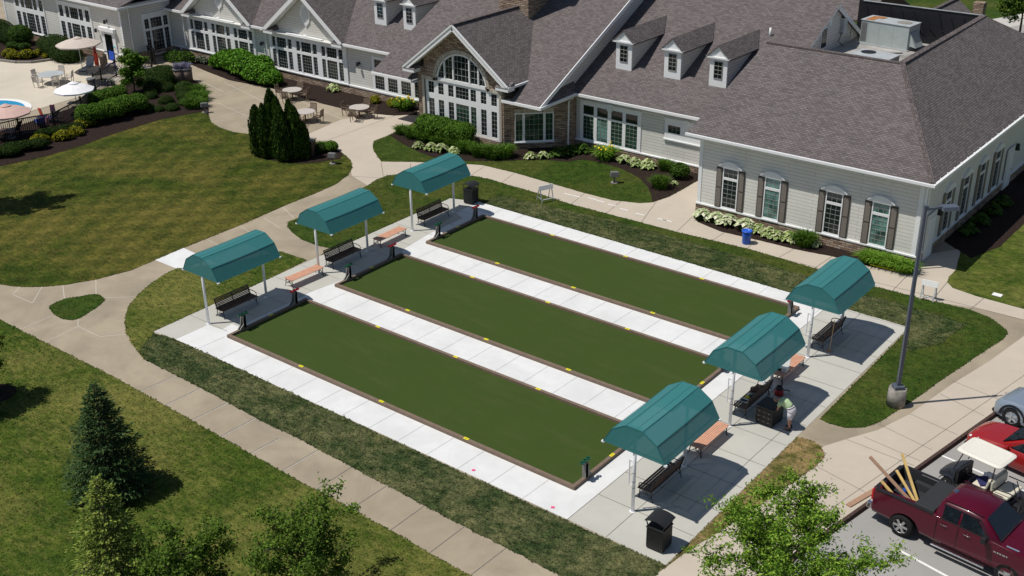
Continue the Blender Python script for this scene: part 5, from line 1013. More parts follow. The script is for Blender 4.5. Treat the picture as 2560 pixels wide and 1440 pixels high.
# --- patio and lawn beds ---
hp, hg = hosta('leaf_hosta_pale'), hosta('leaf_hosta')
hl = [(hp, (10.03,25.01), 1.15, 'pale variegated hosta at the left end of the row below the wing'), (hp, (10.85,25.11), 1.1, 'pale variegated hosta, second from the left below the wing'), (hp, (11.64,25.06), 1.2, 'pale variegated hosta, third from the left below the wing'), (hp, (12.68,24.99), 1.3, 'pale variegated hosta right behind the blue barrel'), (hg, (13.38,25.17), .95, 'green hosta just right of the blue barrel'), (hg, (14.09,25.02), 1.0, 'green hosta in the middle right of the row below the wing'), (hg, (14.68,24.92), .95, 'green hosta near the right end of the row below the wing'), (hg, (15.21,25.11), 1.05, 'green hosta at the right end of the row beside the grass clump'),
      (hg, (-10.95,24.70), .85, 'lone pale hosta left of the three by the far left canopy'), (hg, (-9.97,24.83), 1.0, 'pale hosta, left of three behind the far left canopy'), (hg, (-9.26,25.05), 1.05, 'pale hosta, middle of three behind the far left canopy'), (hg, (-8.38,25.21), .9, 'pale hosta, right of three behind the far left canopy'), (hg, (-3.80,27.43), .85, 'pale hosta, left of the pair before the angled stone window'), (hg, (-3.21,27.96), .85, 'pale hosta, right of the pair before the angled stone window'), (hg, (0.93,30.45), .6, 'smallest pale hosta next to the yellow daylilies'), (hg, (1.46,30.28), 1.0, 'pale hosta beside the smallest one below the middle windows'), (hg, (2.25,30.22), 1.0, 'pale hosta in the middle of the trio below the small window'), (hg, (3.10,30.30), 1.1, 'pale hosta at the right of the trio below the small window'), (hg, (-25.31,30.74), 1.1, 'lone bright hosta in the patio mulch against the stone base'), (hg, (16.62,25.31), .7, 'small hosta right of the dark grass clump below the wing'), (hg, (5.99,28.76), .5, 'tiny pale hosta beside the round shrub in the corner bed')]
seen = set()
for o, p, s, l in hl:
    q = o if id(o) not in seen else copy_tree(o); seen.add(id(o)); put(q, *p, random.random()*6, s*1.1, l, 'hostas in the clubhouse beds'); q['category'] = 'hosta'
dk = hosta('leaf_mid')
for k, (p, l) in enumerate((((-2.68,28.74), 'shaded shrub by the drainpipe, nearest the lawn'), ((-2.29,29.61), 'shaded shrub right at the foot of the drainpipe'), ((-1.85,30.32), 'shaded shrub below the left end of the middle windows'), ((22.44,33.49), 'shaded shrub along the east wall below the first window'), ((22.40,31.71), 'shaded low shrub nearest the side door'), ((22.49,35.34), 'shaded shrub along the east wall below the second window'), ((22.55,36.89), 'shaded shrub farthest along the east wall'))):
    q = dk if k == 0 else copy_tree(dk); put(q, *p, k, 1.25, l, 'shaded shrubs by the walls'); q['category'] = 'shrub'
tg = grass_clump(520, .42, .85, 'leaf_grass', .04, .75)
tl_ = [((-13.95,26.25), .8, 'end grass clump nearest the patio, left of the boxed hedge'), ((-12.85,26.10), .9, 'grass clump second from the patio end, before the stone bay'), ((-11.72,25.98), .95, 'grass clump below the left corner of the boxed hedge'), ((-10.37,25.94), .8, 'grass clump in front of the boxed hedge, left of its middle'), ((-9.09,26.08), .85, 'grass clump in front of the boxed hedge, right of its middle'), ((-7.94,25.93), .95, 'grass clump behind the far left canopy roof'), ((-6.74,25.84), 1.0, 'tall grass clump, third from the right end of the row'), ((-5.89,26.08), 1.05, 'tall grass clump, second from the right end of the row'), ((-5.32,26.69), 1.05, 'tall grass clump at the right end of the row before the stone corner'), ((16.11,25.06), 1.0, 'dark grass clump at the end of the hosta row'), ((5.55,27.84), .95, 'grass clump at the tip of the corner bed'), ((4.13,30.70), .8, 'feathery clump behind the round corner shrub')]
for k, (p, s, l) in enumerate(tl_):
    q = tg if k == 0 else copy_tree(tg); put(q, *p, random.random()*6, s, l, 'tall grass clumps along the clubhouse'); q['category'] = 'ornamental grass'
ly = grass_clump(260, .3, .6, 'leaf_lily', .05, 1.0, 'daylily')
for k, (u, v) in enumerate(((2168, 652), (2187, 657), (2206, 661), (2225, 666), (2244, 671), (2262, 676))):
    pass
LP = [(19.57,25.05),(19.99,25.05),(20.41,25.06),(20.82,25.07),(21.25,25.03),(21.61,25.06)]
for k, p in enumerate(LP): q = ly if k == 0 else copy_tree(ly); put(q, *p, k, 1.1, 'bright green daylily clump in the row at the wing corner', 'daylilies at the wing corner'); q['category'] = 'daylily'
for p, l in (((0.05,30.18), 'yellow flowering daylily below the middle windows'), ((-17.67,30.53), 'yellow flowering daylily by the stone bay, patio side')):
    q = put(copy_tree(ly), *p, 1, 1.5, l, 'yellow flowering daylilies'); q['category'] = 'daylily'; f = MB()
    for _ in range(14): f.ball((random.uniform(-.4, .4), random.uniform(-.35, .35), random.uniform(.4, .6)), .045, 6)
    f.build('flowers', q, 'noodle_yellow')
for p, l, s in (((-20.62,30.50), 'small golden round shrub nearest the patio table', .85), ((-18.93,30.60), 'small golden round shrub nearer the stone bay', .95)):
    put(copy_tree(gold), *p, 2, s, l, 'golden shrubs on the patio bed')
hedge(4.1, 1.5, 1.65, 8200, .13, 'leaf_light', 'boxed light green hedge in front of the great arched window', (-10.5, 26.85), R(2), name='boxed_hedge')
shrub('round_shrub', [(0, 0, .45, .62, .6, .5)], 1500, .14, 'leaf_mid', 'round leafy shrub in the corner bed by the wing', 'shrub', None, (*(5.62,29.94), .02), 0, jit=.12, spread=.8)
shrub('round_shrub', [(0, 0, .25, .45, .45, .35)], 900, .09, 'leaf_yew', 'dark round shrub in the arborvitae bed', 'shrub', None, (*(-15.54,20.22), .02)); shrub('round_shrub', [(0, 0, .3, .5, .5, .38)], 900, .11, 'leaf_light', 'light green round shrub at the path end of the arborvitae bed', 'shrub', None, (*(-15.18,20.88), .02), jit=.1); q = put(copy_tree(tg), *(-16.01,20.88), 0, .6, 'soft grass tuft between the two round shrubs by the arborvitaes', 'tall grass clumps along the clubhouse'); q['category'] = 'ornamental grass'
# --- arborvitaes ---
def arb(x, y, h, rad, lab, n=2600):
    r = empty('arborvitae', (x, y, .02), random.random()*6, lab, 'arborvitae', 'arborvitaes in the lawn bed')
    z = rng.uniform(.03, 1, n)**.9; rad *= .86; prof = lambda t: rad*np.minimum(1, (t+.2)/.34)**.5*np.clip((1-t)/.40, 0, 1)**.55
    th = rng.uniform(0, 2*PI, n); ridge = 1+.13*np.sin(th*5+z*9)+.08*np.sin(th*9-z*17); rr = prof(z)*ridge*(1-np.abs(rng.normal(0, .09, n)))
    P = np.stack([rr*np.cos(th), rr*np.sin(th), z*h], 1); Nn = np.stack([np.cos(th), np.sin(th), np.full(n, .25)], 1)+rng.normal(0, .5, (n, 3)); al = np.stack([np.cos(th)*.25, np.sin(th)*.25, np.ones(n)], 1)+rng.normal(0, .35, (n, 3))
    leaves('foliage', P, Nn, rng.uniform(.12, .24, n), .55, 'leaf_arb', r, 0, al)
    b = MB(); zz = np.linspace(0, .97, 12); b.loft([[(prof(t)*.84*math.cos(k*PI/7), prof(t)*.84*math.sin(k*PI/7), t*h) for k in range(14)] for t in zz]); b.build('trunk_or_core', r, 'leaf_core')  # dark body added behind the leaves so the column is opaque, no bark
AP_ = [(-17.6, 17.45, 3.6, .46, 'slender arborvitae between the shortest and the middle ones'), (-16.35, 18.7, 3.75, .46, 'arborvitae rising behind the broad front one'), (-18.5, 17.5, 3.35, .58, 'shortest arborvitae at the left end of the clump'), (-18.15, 18.75, 3.95, .5, 'arborvitae half hidden behind the tallest at the left'), (-17.75, 18.25, 4.35, .6, 'tallest arborvitae, second from the left in front'), (-17.3, 17.75, 3.55, .5, 'slender arborvitae in the middle of the clump'), (-16.9, 18.1, 4.0, .55, 'tall arborvitae right of the middle of the clump'), (-16.15, 17.75, 3.55, .66, 'broad front arborvitae nearest the canopy row'), (-15.7, 18.55, 3.5, .58, 'arborvitae behind the broad front one at the right'), (-15.25, 18.9, 2.4, .42, 'smallest arborvitae beside the wooden pedestal')]
for a in AP_: arb(-16.85+(a[0]+16.85)*.86, a[1], *a[2:])
r = empty('utility_pedestal', (-15.9, 19.6, .02), R(20), 'dark slatted utility pedestal with grey top behind the arborvitaes', 'pedestal'); b = MB(); b.box(-.4, -.3, 0, .4, .3, .95); b.build('body', r, 'dark_slat'); b = MB(); b.box(-.45, -.35, .952, .45, .35, 1.02); b.build('top', r, 'grey_stone')
# --- trees ---
def spruce(x, y, h, rad, mat, lab, dens=1.0, droop=.25, lev=30, name='spruce'):
    r = empty(name, (x, y, .02), random.random()*6, lab, 'spruce'); b = MB(); b.tube([(0, 0, 0), (0, 0, h*.97)], [.11, .015], 8); b.build('trunk_or_core', r, 'bark')
    Ps, Ns, As, Ss = [], [], [], []; bb = MB()
    for i in range(lev):
        t = (i+.5)/lev; z = h*(.05+.93*t); rl = rad*(1-t)**.82*min(1, .75+t*3)+.06; nb = int((7+11*(1-t))*dens)
        for k in range(nb):
            a = 2*PI*k/nb+i*2.4+random.uniform(-.2, .2); ln = rl*random.uniform(.78, 1.12); dr = droop*(1-t)+random.uniform(-.08, .08); zz = z+random.uniform(-.5, .5)*h/lev
            d = np.array([math.cos(a), math.sin(a), -dr+.25*t]); tipup = .12*ln; m = max(10, int(36*ln*dens/rad+12))
            if i % 2 == 0 and ln > .3: bb.tube([(0, 0, zz), tuple(np.array([0, 0, zz])+d*ln*.8)], [.02, .006], 4, cap=False)
            u = rng.uniform(.18, 1.0, m)**.75; side = np.array([-math.sin(a), math.cos(a), 0]); w = rng.uniform(-1, 1, m)*(.16+.34*u*(1-u)*ln)*.95
            P = np.array([0, 0, zz])+np.outer(u*ln, d)+np.outer(w, side); P[:, 2] += tipup*u**3-np.abs(w)*.25+rng.normal(0, .025, m)
            Ps.append(P); Ns.append(np.tile([0, 0, 1.0], (m, 1))+rng.normal(0, .4, (m, 3))); As.append(np.tile(d, (m, 1))+np.outer(w*4, side)+rng.normal(0, .25, (m, 3))); Ss.append(rng.uniform(.09, .17, m)*(1 if t < .9 else .7))
    bb.build('branches', r, 'bark'); leaves('crown', np.concatenate(Ps), np.concatenate(Ns), np.concatenate(Ss), .38, mat, r, .05, np.concatenate(As)); return r
p = (6.10,-10.07); spruce(*p, 4.55, 1.72, 'leaf_spruce', 'dark blue green spruce standing on the lower lawn', 1.15)
p = (11.14,-13.29); spruce(*p, 4.6, 1.75, 'leaf_spruce_gold', 'yellow green spruce with drooping tips in the lower left corner', .95, .42)
def tree(x, y, h, cr, mat, lab, nl=7, leaf=.11, per=55, asp=.5, tw=26, spread=.32, ez=.8, base=.3, name='leafy_tree', cat='tree', ng=1.0, group=None):
    r = empty(name, (x, y, .02), random.random()*6, lab, cat, group); tips = []; b = MB(); b.tube([(0, 0, 0), (.03, .02, h*base), (.06, -.03, h*.62), (.02, .03, h*.9)], [.09*h/4, .07*h/4, .035*h/4, .01], 8); t = b.build('trunk_or_core', r, 'bark'); b = MB()
    for k in range(nl*3):
        z = h*(base+(.9-base)*(k/(nl*3))); a = k*2.4+random.uniform(-.4, .4); f = (z/h-base)/(1-base); ln = cr*(.55+.6*math.sin(PI*min(1, f*.85+.22)))*random.uniform(.75, 1.15); up = random.uniform(.15, .6)+.5*f
        q = [Vector((0, 0, z))]; d = Vector((math.cos(a), math.sin(a), up)).normalized()
        for j in range(3): d = (d+Vector((random.gauss(0, .18), random.gauss(0, .18), random.gauss(.02, .12)))).normalized(); q.append(q[-1]+d*ln/3)
        b.tube(q, [.028, .02, .013, .006], 5, cap=False); nt = max(4, int(tw*ng*ln/cr/1.6))
        for j in range(nt):
            u = random.uniform(.3, 1.05); i0 = min(2, int(u*3)); pt = q[i0].lerp(q[i0+1], min(1, u*3-i0)); e = Vector((random.gauss(0, 1), random.gauss(0, 1), random.gauss(.35, .6))).normalized()*random.uniform(.2, .75)*cr*.5; b.tube([pt, pt+e], [.007, .003], 3, cap=False); tips.append((pt, e))
    b.build('branches', t, 'bark')
    P = np.concatenate([np.array(tp)+np.outer(rng.uniform(.15, 1.12, per), np.array(e))+rng.normal(0, spread*.3, (per, 3))*np.array([1, 1, ez])*np.linspace(1.25, .45, per)[:, None] for tp, e in tips]); Nn = rng.normal(0, .55, P.shape)+np.array([0, 0, .8]); leaves('crown', P, Nn, rng.uniform(.6, 1.3, len(P))*leaf, asp, mat, r, .08); return r
p = (16.36,-10.05); tree(*p, 3.3, 1.75, 'leaf_tree', 'leafy young tree by the lower path, its crown touching the paving', 7, .10, 62, .6, 20, .4)
p = (13.74,-12.51); tree(*p, 2.9, 1.4, 'leaf_tree', 'small leafy tree at the bottom edge beside the yellow green spruce', 6, .10, 60, .6, 18, .4)
p = (28.46,-2.58); tree(*p, 4.5, 2.3, 'leaf_locust', 'bright honey locust rising in front of the parking bay', 8, .12, 78, .42, 26, .4, base=.3)
p = (-3.37,-9.74); tree(*p, 3.0, 1.25, 'leaf_tree', 'tree cut by the left edge of the photo above the lower lawn', 7, .11, 110, .6, 24, .4)
p = (-25.26,0.89); tree(*p, 9.5, 1.7, 'leaf_tree', 'tree just outside the left edge, known by its shadow on the lawn', 7, .18, 50, .6, 22, .5, base=.62)
p = (-37.43,21.51); tree(*p, 3.0, .95, 'leaf_light', 'small maple with two leafy tiers beside the pool fence', 5, .17, 60, .7, 16, .5, base=.22)
p = (10.89,78.71); tree(*p, 4.6, 2.2, 'leaf_tree', 'street tree in the far upper right corner', 6, .22, 60, .6, 18, .6)
p = (1.59,82.95); shrub('clipped_hedge', [(-3, 0, .5, 2.2, 1.1, .9), (0, 0, .5, 2.2, 1.1, .95), (3, .2, .5, 2.2, 1.1, .9)], 4200, .2, 'leaf_mid', 'green hedge behind the black lined roof wall', 'hedge', None, (11, 74, 0), 0, jit=.15, spread=.8)

# ---------------- vehicles (local x forward, nose at +x, ground z = 0) ----------------
def wheel(parent, x, y, r, w, side, rim='alloy', spokes=6, fancy=True):
    n = 28; b = MB(); prof = [(r*.62, -w/2), (r*.9, -w/2), (r, -w*.36), (r, w*.36), (r*.9, w/2), (r*.62, w/2)]
    b.loft([[(pr*math.cos(2*PI*k/n), py, pr*math.sin(2*PI*k/n)) for k in range(n)] for pr, py in prof], cap=False); wh = b.build('wheel', parent, 'rubber'); wh.location = (x, y, r)
    b = MB(); b.loft([[(pr*math.cos(2*PI*k/n), side*py, pr*math.sin(2*PI*k/n)) for k in range(n)] for pr, py in ((r*.64, w*.5), (r*.60, w*.44), (r*.585, w*.1), (.02, w*.08))], cap=False, smooth=False)
    for k in range(spokes):
        a = 2*PI*k/spokes; c, s = math.cos(a), math.sin(a); b.bar((.03*c, side*w*.38, .03*s), (r*.6*c, side*w*.44, r*.6*s), r*.2, .03, up=(0, 1, 0))
    o = b.build('rim', wh, rim); b = MB(); q = [(.0, .0)]; b.tube([(0, side*w*.30, 0), (0, side*w*.45, 0)], r*.14, 12); b.build('hub', wh, 'black_plastic' if not fancy else rim)
    b = MB(); b.loft([[(pr*math.cos(2*PI*k/n), side*w*.12, pr*math.sin(2*PI*k/n)) for k in range(n)] for pr in (.02, r*.57)], cap=False, smooth=False); b.build('hollow', wh, 'black_plastic'); return wh
def boolean(o, cutters, op='DIFFERENCE'):
    for c in cutters:
        m = o.modifiers.new('cut', 'BOOLEAN'); m.operation = op; m.object = c; m.solver = 'EXACT'
    bpy.context.view_layer.update(); bake(o)
    for c in cutters: bpy.data.objects.remove(c)
def body_loft(sts, name, parent, mat, sub=1, sm=True):
    # sts: (x, [(y,z) from bottom centre outward to top centre]) mirrored
    b = MB(); rings = []
    for x, hp_ in sts: rings.append([(x, y, z) for y, z in hp_]+[(x, -y, z) for y, z in hp_[::-1]])
    b.loft(rings, smooth=sm); o = b.build(name, parent, mat); return o
def cyl_y(x, z, r, y0, y1):
    b = MB(); n = 28; b.extr([(x+r*math.cos(2*PI*k/n), y0, z+r*math.sin(2*PI*k/n)) for k in range(n)], (0, y1-y0, 0)); return b.build('cutter')
def boxc(*a):
    b = MB(); b.box(*a); return b.build('cutter')
# --- pickup truck ---
TY = math.atan2(-.4, 3.6)
tr = empty('pickup_truck', (0, 0, 0), TY, 'maroon pickup truck with planks sticking out of its open bed', 'pickup truck')
W2 = 1.0; RWX, FWX = 1.2, 4.82
def side(x, zb, w, zs, zt, tw): return (x, [(.05, zb), (w*.94, zb), (w, zb+.12), (w*1.0, zs*.6+zb*.4), (w*.99, zs), (w*.955, zt-.02), (tw, zt), (.05, zt)])
st = [side(.05, .55, .93, 1.0, 1.40, .86), side(.12, .47, .975, 1.05, 1.43, .9), side(.8, .46, 1.0, 1.08, 1.43, .92), side(2.15, .45, 1.0, 1.08, 1.43, .92), side(2.3, .42, 1.0, 1.08, 1.42, .9), side(3.9, .42, 1.0, 1.07, 1.40, .9), side(4.2, .42, 1.0, 1.05, 1.36, .92), side(4.9, .44, 1.0, 1.05, 1.33, .9), side(5.5, .48, .96, 1.02, 1.26, .82), side(5.75, .52, .86, .98, 1.16, .74), side(5.82, .56, .8, .9, 1.06, .68)]
bd = body_loft(st, 'body', tr, 'maroon_paint')
boolean(bd, [boxc(.2, -.86, .95, 2.15, .86, 1.8), cyl_y(RWX, .42, .53, -1.2, -.72), cyl_y(RWX, .42, .53, .72, 1.2), cyl_y(FWX, .42, .53, -1.2, -.72), cyl_y(FWX, .42, .53, .72, 1.2)])
for f in bd.data.polygons: f.use_smooth = False
bv = bd.modifiers.new('bevel', 'BEVEL'); bv.width = .022; bv.segments = 2; bv.limit_method = 'ANGLE'; bv.angle_limit = R(28)
b = MB(); b.box(.21, -.85, .951, 2.14, .85, .965); b.box(.2, -.855, .966, 2.15, -.835, 1.42); b.box(.2, .835, .966, 2.15, .855, 1.42); b.box(.2, -.834, .966, .22, .834, 1.40); b.box(2.125, -.834, .966, 2.146, .834, 1.42)
for s in (-1, 1): b.box(.75, s*.56, .966, 1.68, s*.834, 1.2, taper=.04)
for k in range(8): b.box(.25, -.5+k*.14, .966, 2.1, -.45+k*.14, .975)
b.build('bed_liner', tr, 'bedliner')
b = MB(); b.bar((.15, -.93, 1.435), (2.2, -.93, 1.435), .13, .02); b.bar((.15, .93, 1.435), (2.2, .93, 1.435), .13, .02); b.bar((.15, -.86, 1.425), (.15, .86, 1.425), .14, .02); b.build('bed_rail', tr, 'black_plastic')
b = MB(); b.box(1.5, -.9, 1.44, 2.2, .9, 1.49, taper=.02); b.build('tonneau_cover', tr, 'bedliner', bevel=.01)
# cab
def cab(x, w0, z0, w1, z1): return (x, [(.02, z0), (w0, z0), (w0-.02, z0+.05), (w1, z1-.06), (w1-.1, z1), (.02, z1+.015)])
cb = body_loft([cab(2.24, .93, 1.36, .86, 1.56), cab(2.32, .94, 1.36, .76, 1.86), cab(2.5, .94, 1.36, .74, 1.93), cab(3.3, .94, 1.36, .74, 1.95), cab(3.75, .94, 1.36, .74, 1.90), cab(4.42, .93, 1.33, .84, 1.40)], 'cab', tr, 'maroon_paint')
def glassq(pts, name='window', parent=tr, mat='car_glass', out=(0, 0, 0)):
    b = MB(); b.face([Vector(p)+Vector(out) for p in pts]); o = b.build(name, parent, mat, recalc=False); 
    c_ = sum((Vector(p) for p in pts), Vector())/len(pts); rf = Vector((3.2 if parent is tr else 2.0, 0, .9))
    if o.data.polygons[0].normal.dot(c_-rf) < 0: o.data.flip_normals()
    return o
for s in (-1, 1):
    y = lambda z: s*(.925+.018-(z-1.41)*(.185/.46))
    glassq([(2.5, y(1.43), 1.43), (3.02, y(1.43), 1.43), (3.02, y(1.80), 1.80), (2.48, y(1.80), 1.80)], 'rear_window'); glassq([(3.1, y(1.43), 1.43), (4.0, y(1.42), 1.42), (3.62, y(1.78), 1.78), (3.1, y(1.80), 1.80)], 'front_window')
    b = MB()
    for p, q in (((2.44, 1.40), (4.1, 1.39)), ((4.1, 1.39), (3.66, 1.83)), ((3.66, 1.83), (2.43, 1.84))): b.bar((p[0], y(p[1])+s*.004, p[1]), (q[0], y(q[1])+s*.004, q[1]), .03, .03)
    b.build('window_trim', tr, 'black_plastic')
    for x0 in (2.36, 3.08):
        b = MB(); b.box(x0, s*1.0, .55, x0+.012, s*1.012, 1.36); b.build('door_seam', tr, 'black_plastic')
    for x0 in (2.5, 3.28): b = MB(); b.tube([(x0, s*1.0, 1.22), (x0+.03, s*1.04, 1.225), (x0+.2, s*1.04, 1.225), (x0+.23, s*1.0, 1.22)], .014, 6); b.build('door_handle', tr, 'chrome')
    b = MB(); b.box(2.35, s*1.0, .38, 4.15, s*1.16, .44); b.build('side_step', tr, 'chrome', bevel=.015); 
    b = MB(); b.bar((4.0, s*.95, 1.42), (4.02, s*1.1, 1.45), .05); b.box(3.92, s*1.06, 1.36, 4.1, s*1.3, 1.58, taper=.02); m_ = b.build('wing_mirror', tr, 'black_plastic', bevel=.02)
    b = MB(); b.box(.03, s*.78, .95, .11, s*.965, 1.36); b.build('tail_light', tr, 'red_lens', bevel=.02); b = MB(); b.box(.025, s*.8, .85, .105, s*.955, .945); b.build('reversing_light', tr, 'clear_lens')
    b = MB(); b.box(5.6, s*.55, .88, 5.8, s*.86, 1.06); b.build('headlight', tr, 'clear_lens', bevel=.03)
    b = MB(); b.bar((2.4, s*.7, 1.975), (3.7, s*.7, 1.955), .03, .02); b.build('roof_rail', tr, 'maroon_paint')
    b = MB()
    for x0, wd in ((4.3, .04), (4.36, .02), (4.41, .05), (4.49, .05), (4.57, .03), (4.62, .05), (4.70, .04)): b.box(x0, s*1.0, 1.06, x0+wd, s*1.011, 1.11)
    b.build('door_badge', tr, 'chrome')
    b = MB(); b.box(4.6, s*.8, 1.345, 5.0, s*.86, 1.36); b.build('hood_decal', tr, 'silver_blue')
glassq([(3.80, -.66, 1.915), (3.80, .66, 1.915), (4.40, .82, 1.43), (4.40, -.82, 1.43)], 'windscreen'); glassq([(2.245, -.7, 1.50), (2.245, .7, 1.50), (2.30, .66, 1.80), (2.30, -.66, 1.80)], 'rear_screen')
b = MB(); b.bar((4.4, -.8, 1.425), (4.3, -.1, 1.49), .02); b.bar((4.4, .0, 1.43), (4.3, .6, 1.49), .02); b.build('wiper', tr, 'black_plastic')
b = MB(); b.box(-.14, -.9, .5, .06, .9, .72, taper=.02); b.build('rear_bumper', tr, 'chrome', bevel=.03); b = MB(); b.box(5.72, -.92, .48, 5.92, .92, .75, taper=.03); b.build('front_bumper', tr, 'chrome', bevel=.04); b = MB(); b.box(5.76, -.52, .76, 5.86, .52, 1.08); b.build('grille', tr, 'black_plastic')
b = MB(); b.box(2.4, -.1, 1.93, 2.52, .1, 1.965); b.build('brake_light', tr, 'chrome')
b = MB(); b.bar((4.45, 0, 1.36), (5.5, 0, 1.28), .5, .05); b.build('bonnet_ridge', tr, 'maroon_paint', bevel=.02)
for x in (RWX, FWX):
    for s in (-1, 1): wheel(tr, x, s*.86, .42, .28, s, 'alloy', 6)
rp = Vector((29.27, 4.69, 0)); ax = Vector((math.cos(TY), math.sin(TY), 0)); ay = Vector((-math.sin(TY), math.cos(TY), 0)); org = rp-ax*RWX+ay*1.0
tr.location = (org.x, org.y, -.15)
def loc_t(x, y, z): return (org.x+ax.x*x+ay.x*y, org.y+ax.y*x+ay.y*y, z-.15)
b = MB(); b.bar(loc_t(1.45, -.45, .99), loc_t(-.5, -.35, 2.1), .14, .03); tag(b.build('plank', None, 'plank_brown'), 'brown plank leaning farthest out over the truck tailgate', 'plank', 'planks in the truck bed')
b = MB(); b.bar(loc_t(1.6, -.5, 1.0), loc_t(.3, .35, 2.25), .09, .04); tag(b.build('plank', None, 'plank_yellow'), 'longest yellow plank standing up out of the truck bed', 'plank', 'planks in the truck bed')
b = MB(); b.bar(loc_t(1.35, -.3, 1.0), loc_t(.25, .22, 1.62), .09, .04); tag(b.build('plank', None, 'plank_yellow'), 'shorter yellow plank beside the longest one in the truck bed', 'plank', 'planks in the truck bed')
b = MB(); b.bar(loc_t(.95, -.62, 1.02), loc_t(.12, -.55, 1.5), .12, .03); tag(b.build('plank', None, 'plank_yellow'), 'short yellow board resting in the near rear corner of the bed', 'plank', 'planks in the truck bed')
b = MB(); b.ball(loc_t(.75, .12, 1.1), .12, 10); tag(b.build('jug', None, 'blue_plastic'), 'small blue jug lying in the truck bed behind the planks', 'jug')
b = MB(); b.box(-.2, -.12, 0, .2, .12, .1, taper=.02); o = b.build('work_glove', None, 'noodle_yellow', loc=loc_t(1.45, -.25, .98)); o.rotation_euler.z = .5; tag(o, 'yellow work gloves lying against the black bed cover', 'gloves')
b = MB(); p_, q_ = [(27.31,5.04),(27.67,6.45)]; b.bar((p_[0], p_[1], .03), (q_[0], q_[1], .03), .2, .04); tag(b.build('loose_board', None, 'plank_brown'), 'brown board lying flat on the sidewalk edge behind the truck', 'plank')
# --- golf cart (nose at +x) ---
gc_ = empty('golf_cart', (30.5, 8.72, -.15), R(180-11), 'dark golf cart with cream roof and rear bench beside the pickup', 'golf cart')
b = MB(); b.box(-1.1, -.58, .28, .95, .58, .36); b.build('floor', gc_, 'black_plastic', bevel=.02)
fr = body_loft([(.62, [(.05, .36), (.54, .36), (.56, .45), (.52, .84), (.44, .90), (.05, .92)]), (.84, [(.05, .36), (.40, .36), (.42, .45), (.42, .76), (.36, .82), (.05, .85)]), (1.12, [(.05, .34), (.38, .34), (.40, .42), (.38, .58), (.32, .64), (.05, .67)]), (1.28, [(.05, .34), (.34, .34), (.36, .40), (.34, .46), (.28, .50), (.05, .52)])], 'front_cowl', gc_, 'cowl_navy', sm=False)
b = MB()
for s in (-1, 1):
    for k in range(6): a0, a1 = R(20+24*k), R(44+24*k); b.hexa([(.85+.31*math.cos(a0), s*.40, .24+.31*math.sin(a0)), (.85+.31*math.cos(a1), s*.40, .24+.31*math.sin(a1)), (.85+.31*math.cos(a1), s*.60, .24+.31*math.sin(a1)), (.85+.31*math.cos(a0), s*.60, .24+.31*math.sin(a0)), (.85+.34*math.cos(a0), s*.40, .24+.34*math.sin(a0)), (.85+.34*math.cos(a1), s*.40, .24+.34*math.sin(a1)), (.85+.34*math.cos(a1), s*.60, .24+.34*math.sin(a1)), (.85+.34*math.cos(a0), s*.60, .24+.34*math.sin(a0))])
b.build('mudguard', gc_, 'cowl_navy')
b = MB(); b.box(.5, -.5, .36, .62, .5, .9); b.build('dash', gc_, 'black_plastic')
b = MB(); b.box(-.9, -.57, .36, -.1, .57, .62); b.build('seat_base', gc_, 'black_plastic', bevel=.03)
b = MB(); b.box(-.55, -.55, .63, -.05, .55, .74); b.build('front_seat', gc_, 'cream_vinyl', bevel=.04); b = MB(); b.hexa([(-.58, -.55, .72), (-.5, -.55, .72), (-.5, .55, .72), (-.58, .55, .72), (-.68, -.55, 1.1), (-.58, -.55, 1.1), (-.58, .55, 1.1), (-.68, .55, 1.1)]); b.build('front_backrest', gc_, 'cream_vinyl', bevel=.03)
b = MB(); b.box(-1.35, -.53, .63, -.8, .53, .74); b.build('rear_seat', gc_, 'cream_vinyl', bevel=.04); b = MB(); b.hexa([(-.78, -.53, .72), (-.7, -.53, .72), (-.7, .53, .72), (-.78, .53, .72), (-.76, -.53, 1.08), (-.68, -.53, 1.08), (-.68, .53, 1.08), (-.76, .53, 1.08)]); b.build('rear_backrest', gc_, 'cream_vinyl', bevel=.03)
b = MB(); b.box(-1.8, -.5, .3, -1.3, .5, .34); b.build('rear_footrest', gc_, 'black_plastic')
b = MB()
for s in (-1, 1): b.tube([(-1.8, s*.45, .34), (-1.85, s*.45, .75), (-1.4, s*.5, .95), (-.8, s*.54, .9)], .02, 6); b.tube([(-1.75, s*.3, .34), (-1.8, s*.3, .8)], .018, 6)
b.build('grab_rail', gc_, 'black_plastic')
b = MB()
for s in (-1, 1): b.tube([(.72, s*.5, .88), (.45, s*.52, 1.72)], .02, 6); b.tube([(-.66, s*.5, .7), (-.72, s*.5, 1.72)], .02, 6)
b.build('roof_strut', gc_, 'black_plastic')
b = MB(); b.loft([[(cx_+a_*math.copysign(abs(math.cos(t_))**.22, math.cos(t_)), w_*math.copysign(abs(math.sin(t_))**.22, math.sin(t_)), z_) for t_ in [2*PI*k/32 for k in range(32)]] for cx_, a_, w_, z_ in ((-.12, .78, .60, 1.72), (-.12, .84, .64, 1.75), (-.12, .83, .63, 1.79), (-.12, .72, .53, 1.825), (-.12, .66, .47, 1.815))], smooth=False); b.build('roof', gc_, 'cream_plastic', bevel=.012)
sw_ = MB(); n = 20
for k in range(n):
    pa = lambda t: Vector((.25+.06*math.sin(t), .26+.17*math.cos(t), .95+.15*math.sin(t))); sw_.tube([pa(2*PI*k/n), pa(2*PI*(k+1)/n)], .014, 5, cap=False)
sw_.bar((.25, .1, .95), (.25, .42, .95), .02); sw_.tube([(.25, .26, .95), (.55, .26, .75)], .02, 6); sw_.build('steering_wheel', gc_, 'black_plastic')
for x in (.85, -.95):
    for s in (-1, 1): wheel(gc_, x, s*.5, .24, .2, s, 'alloy', 5)
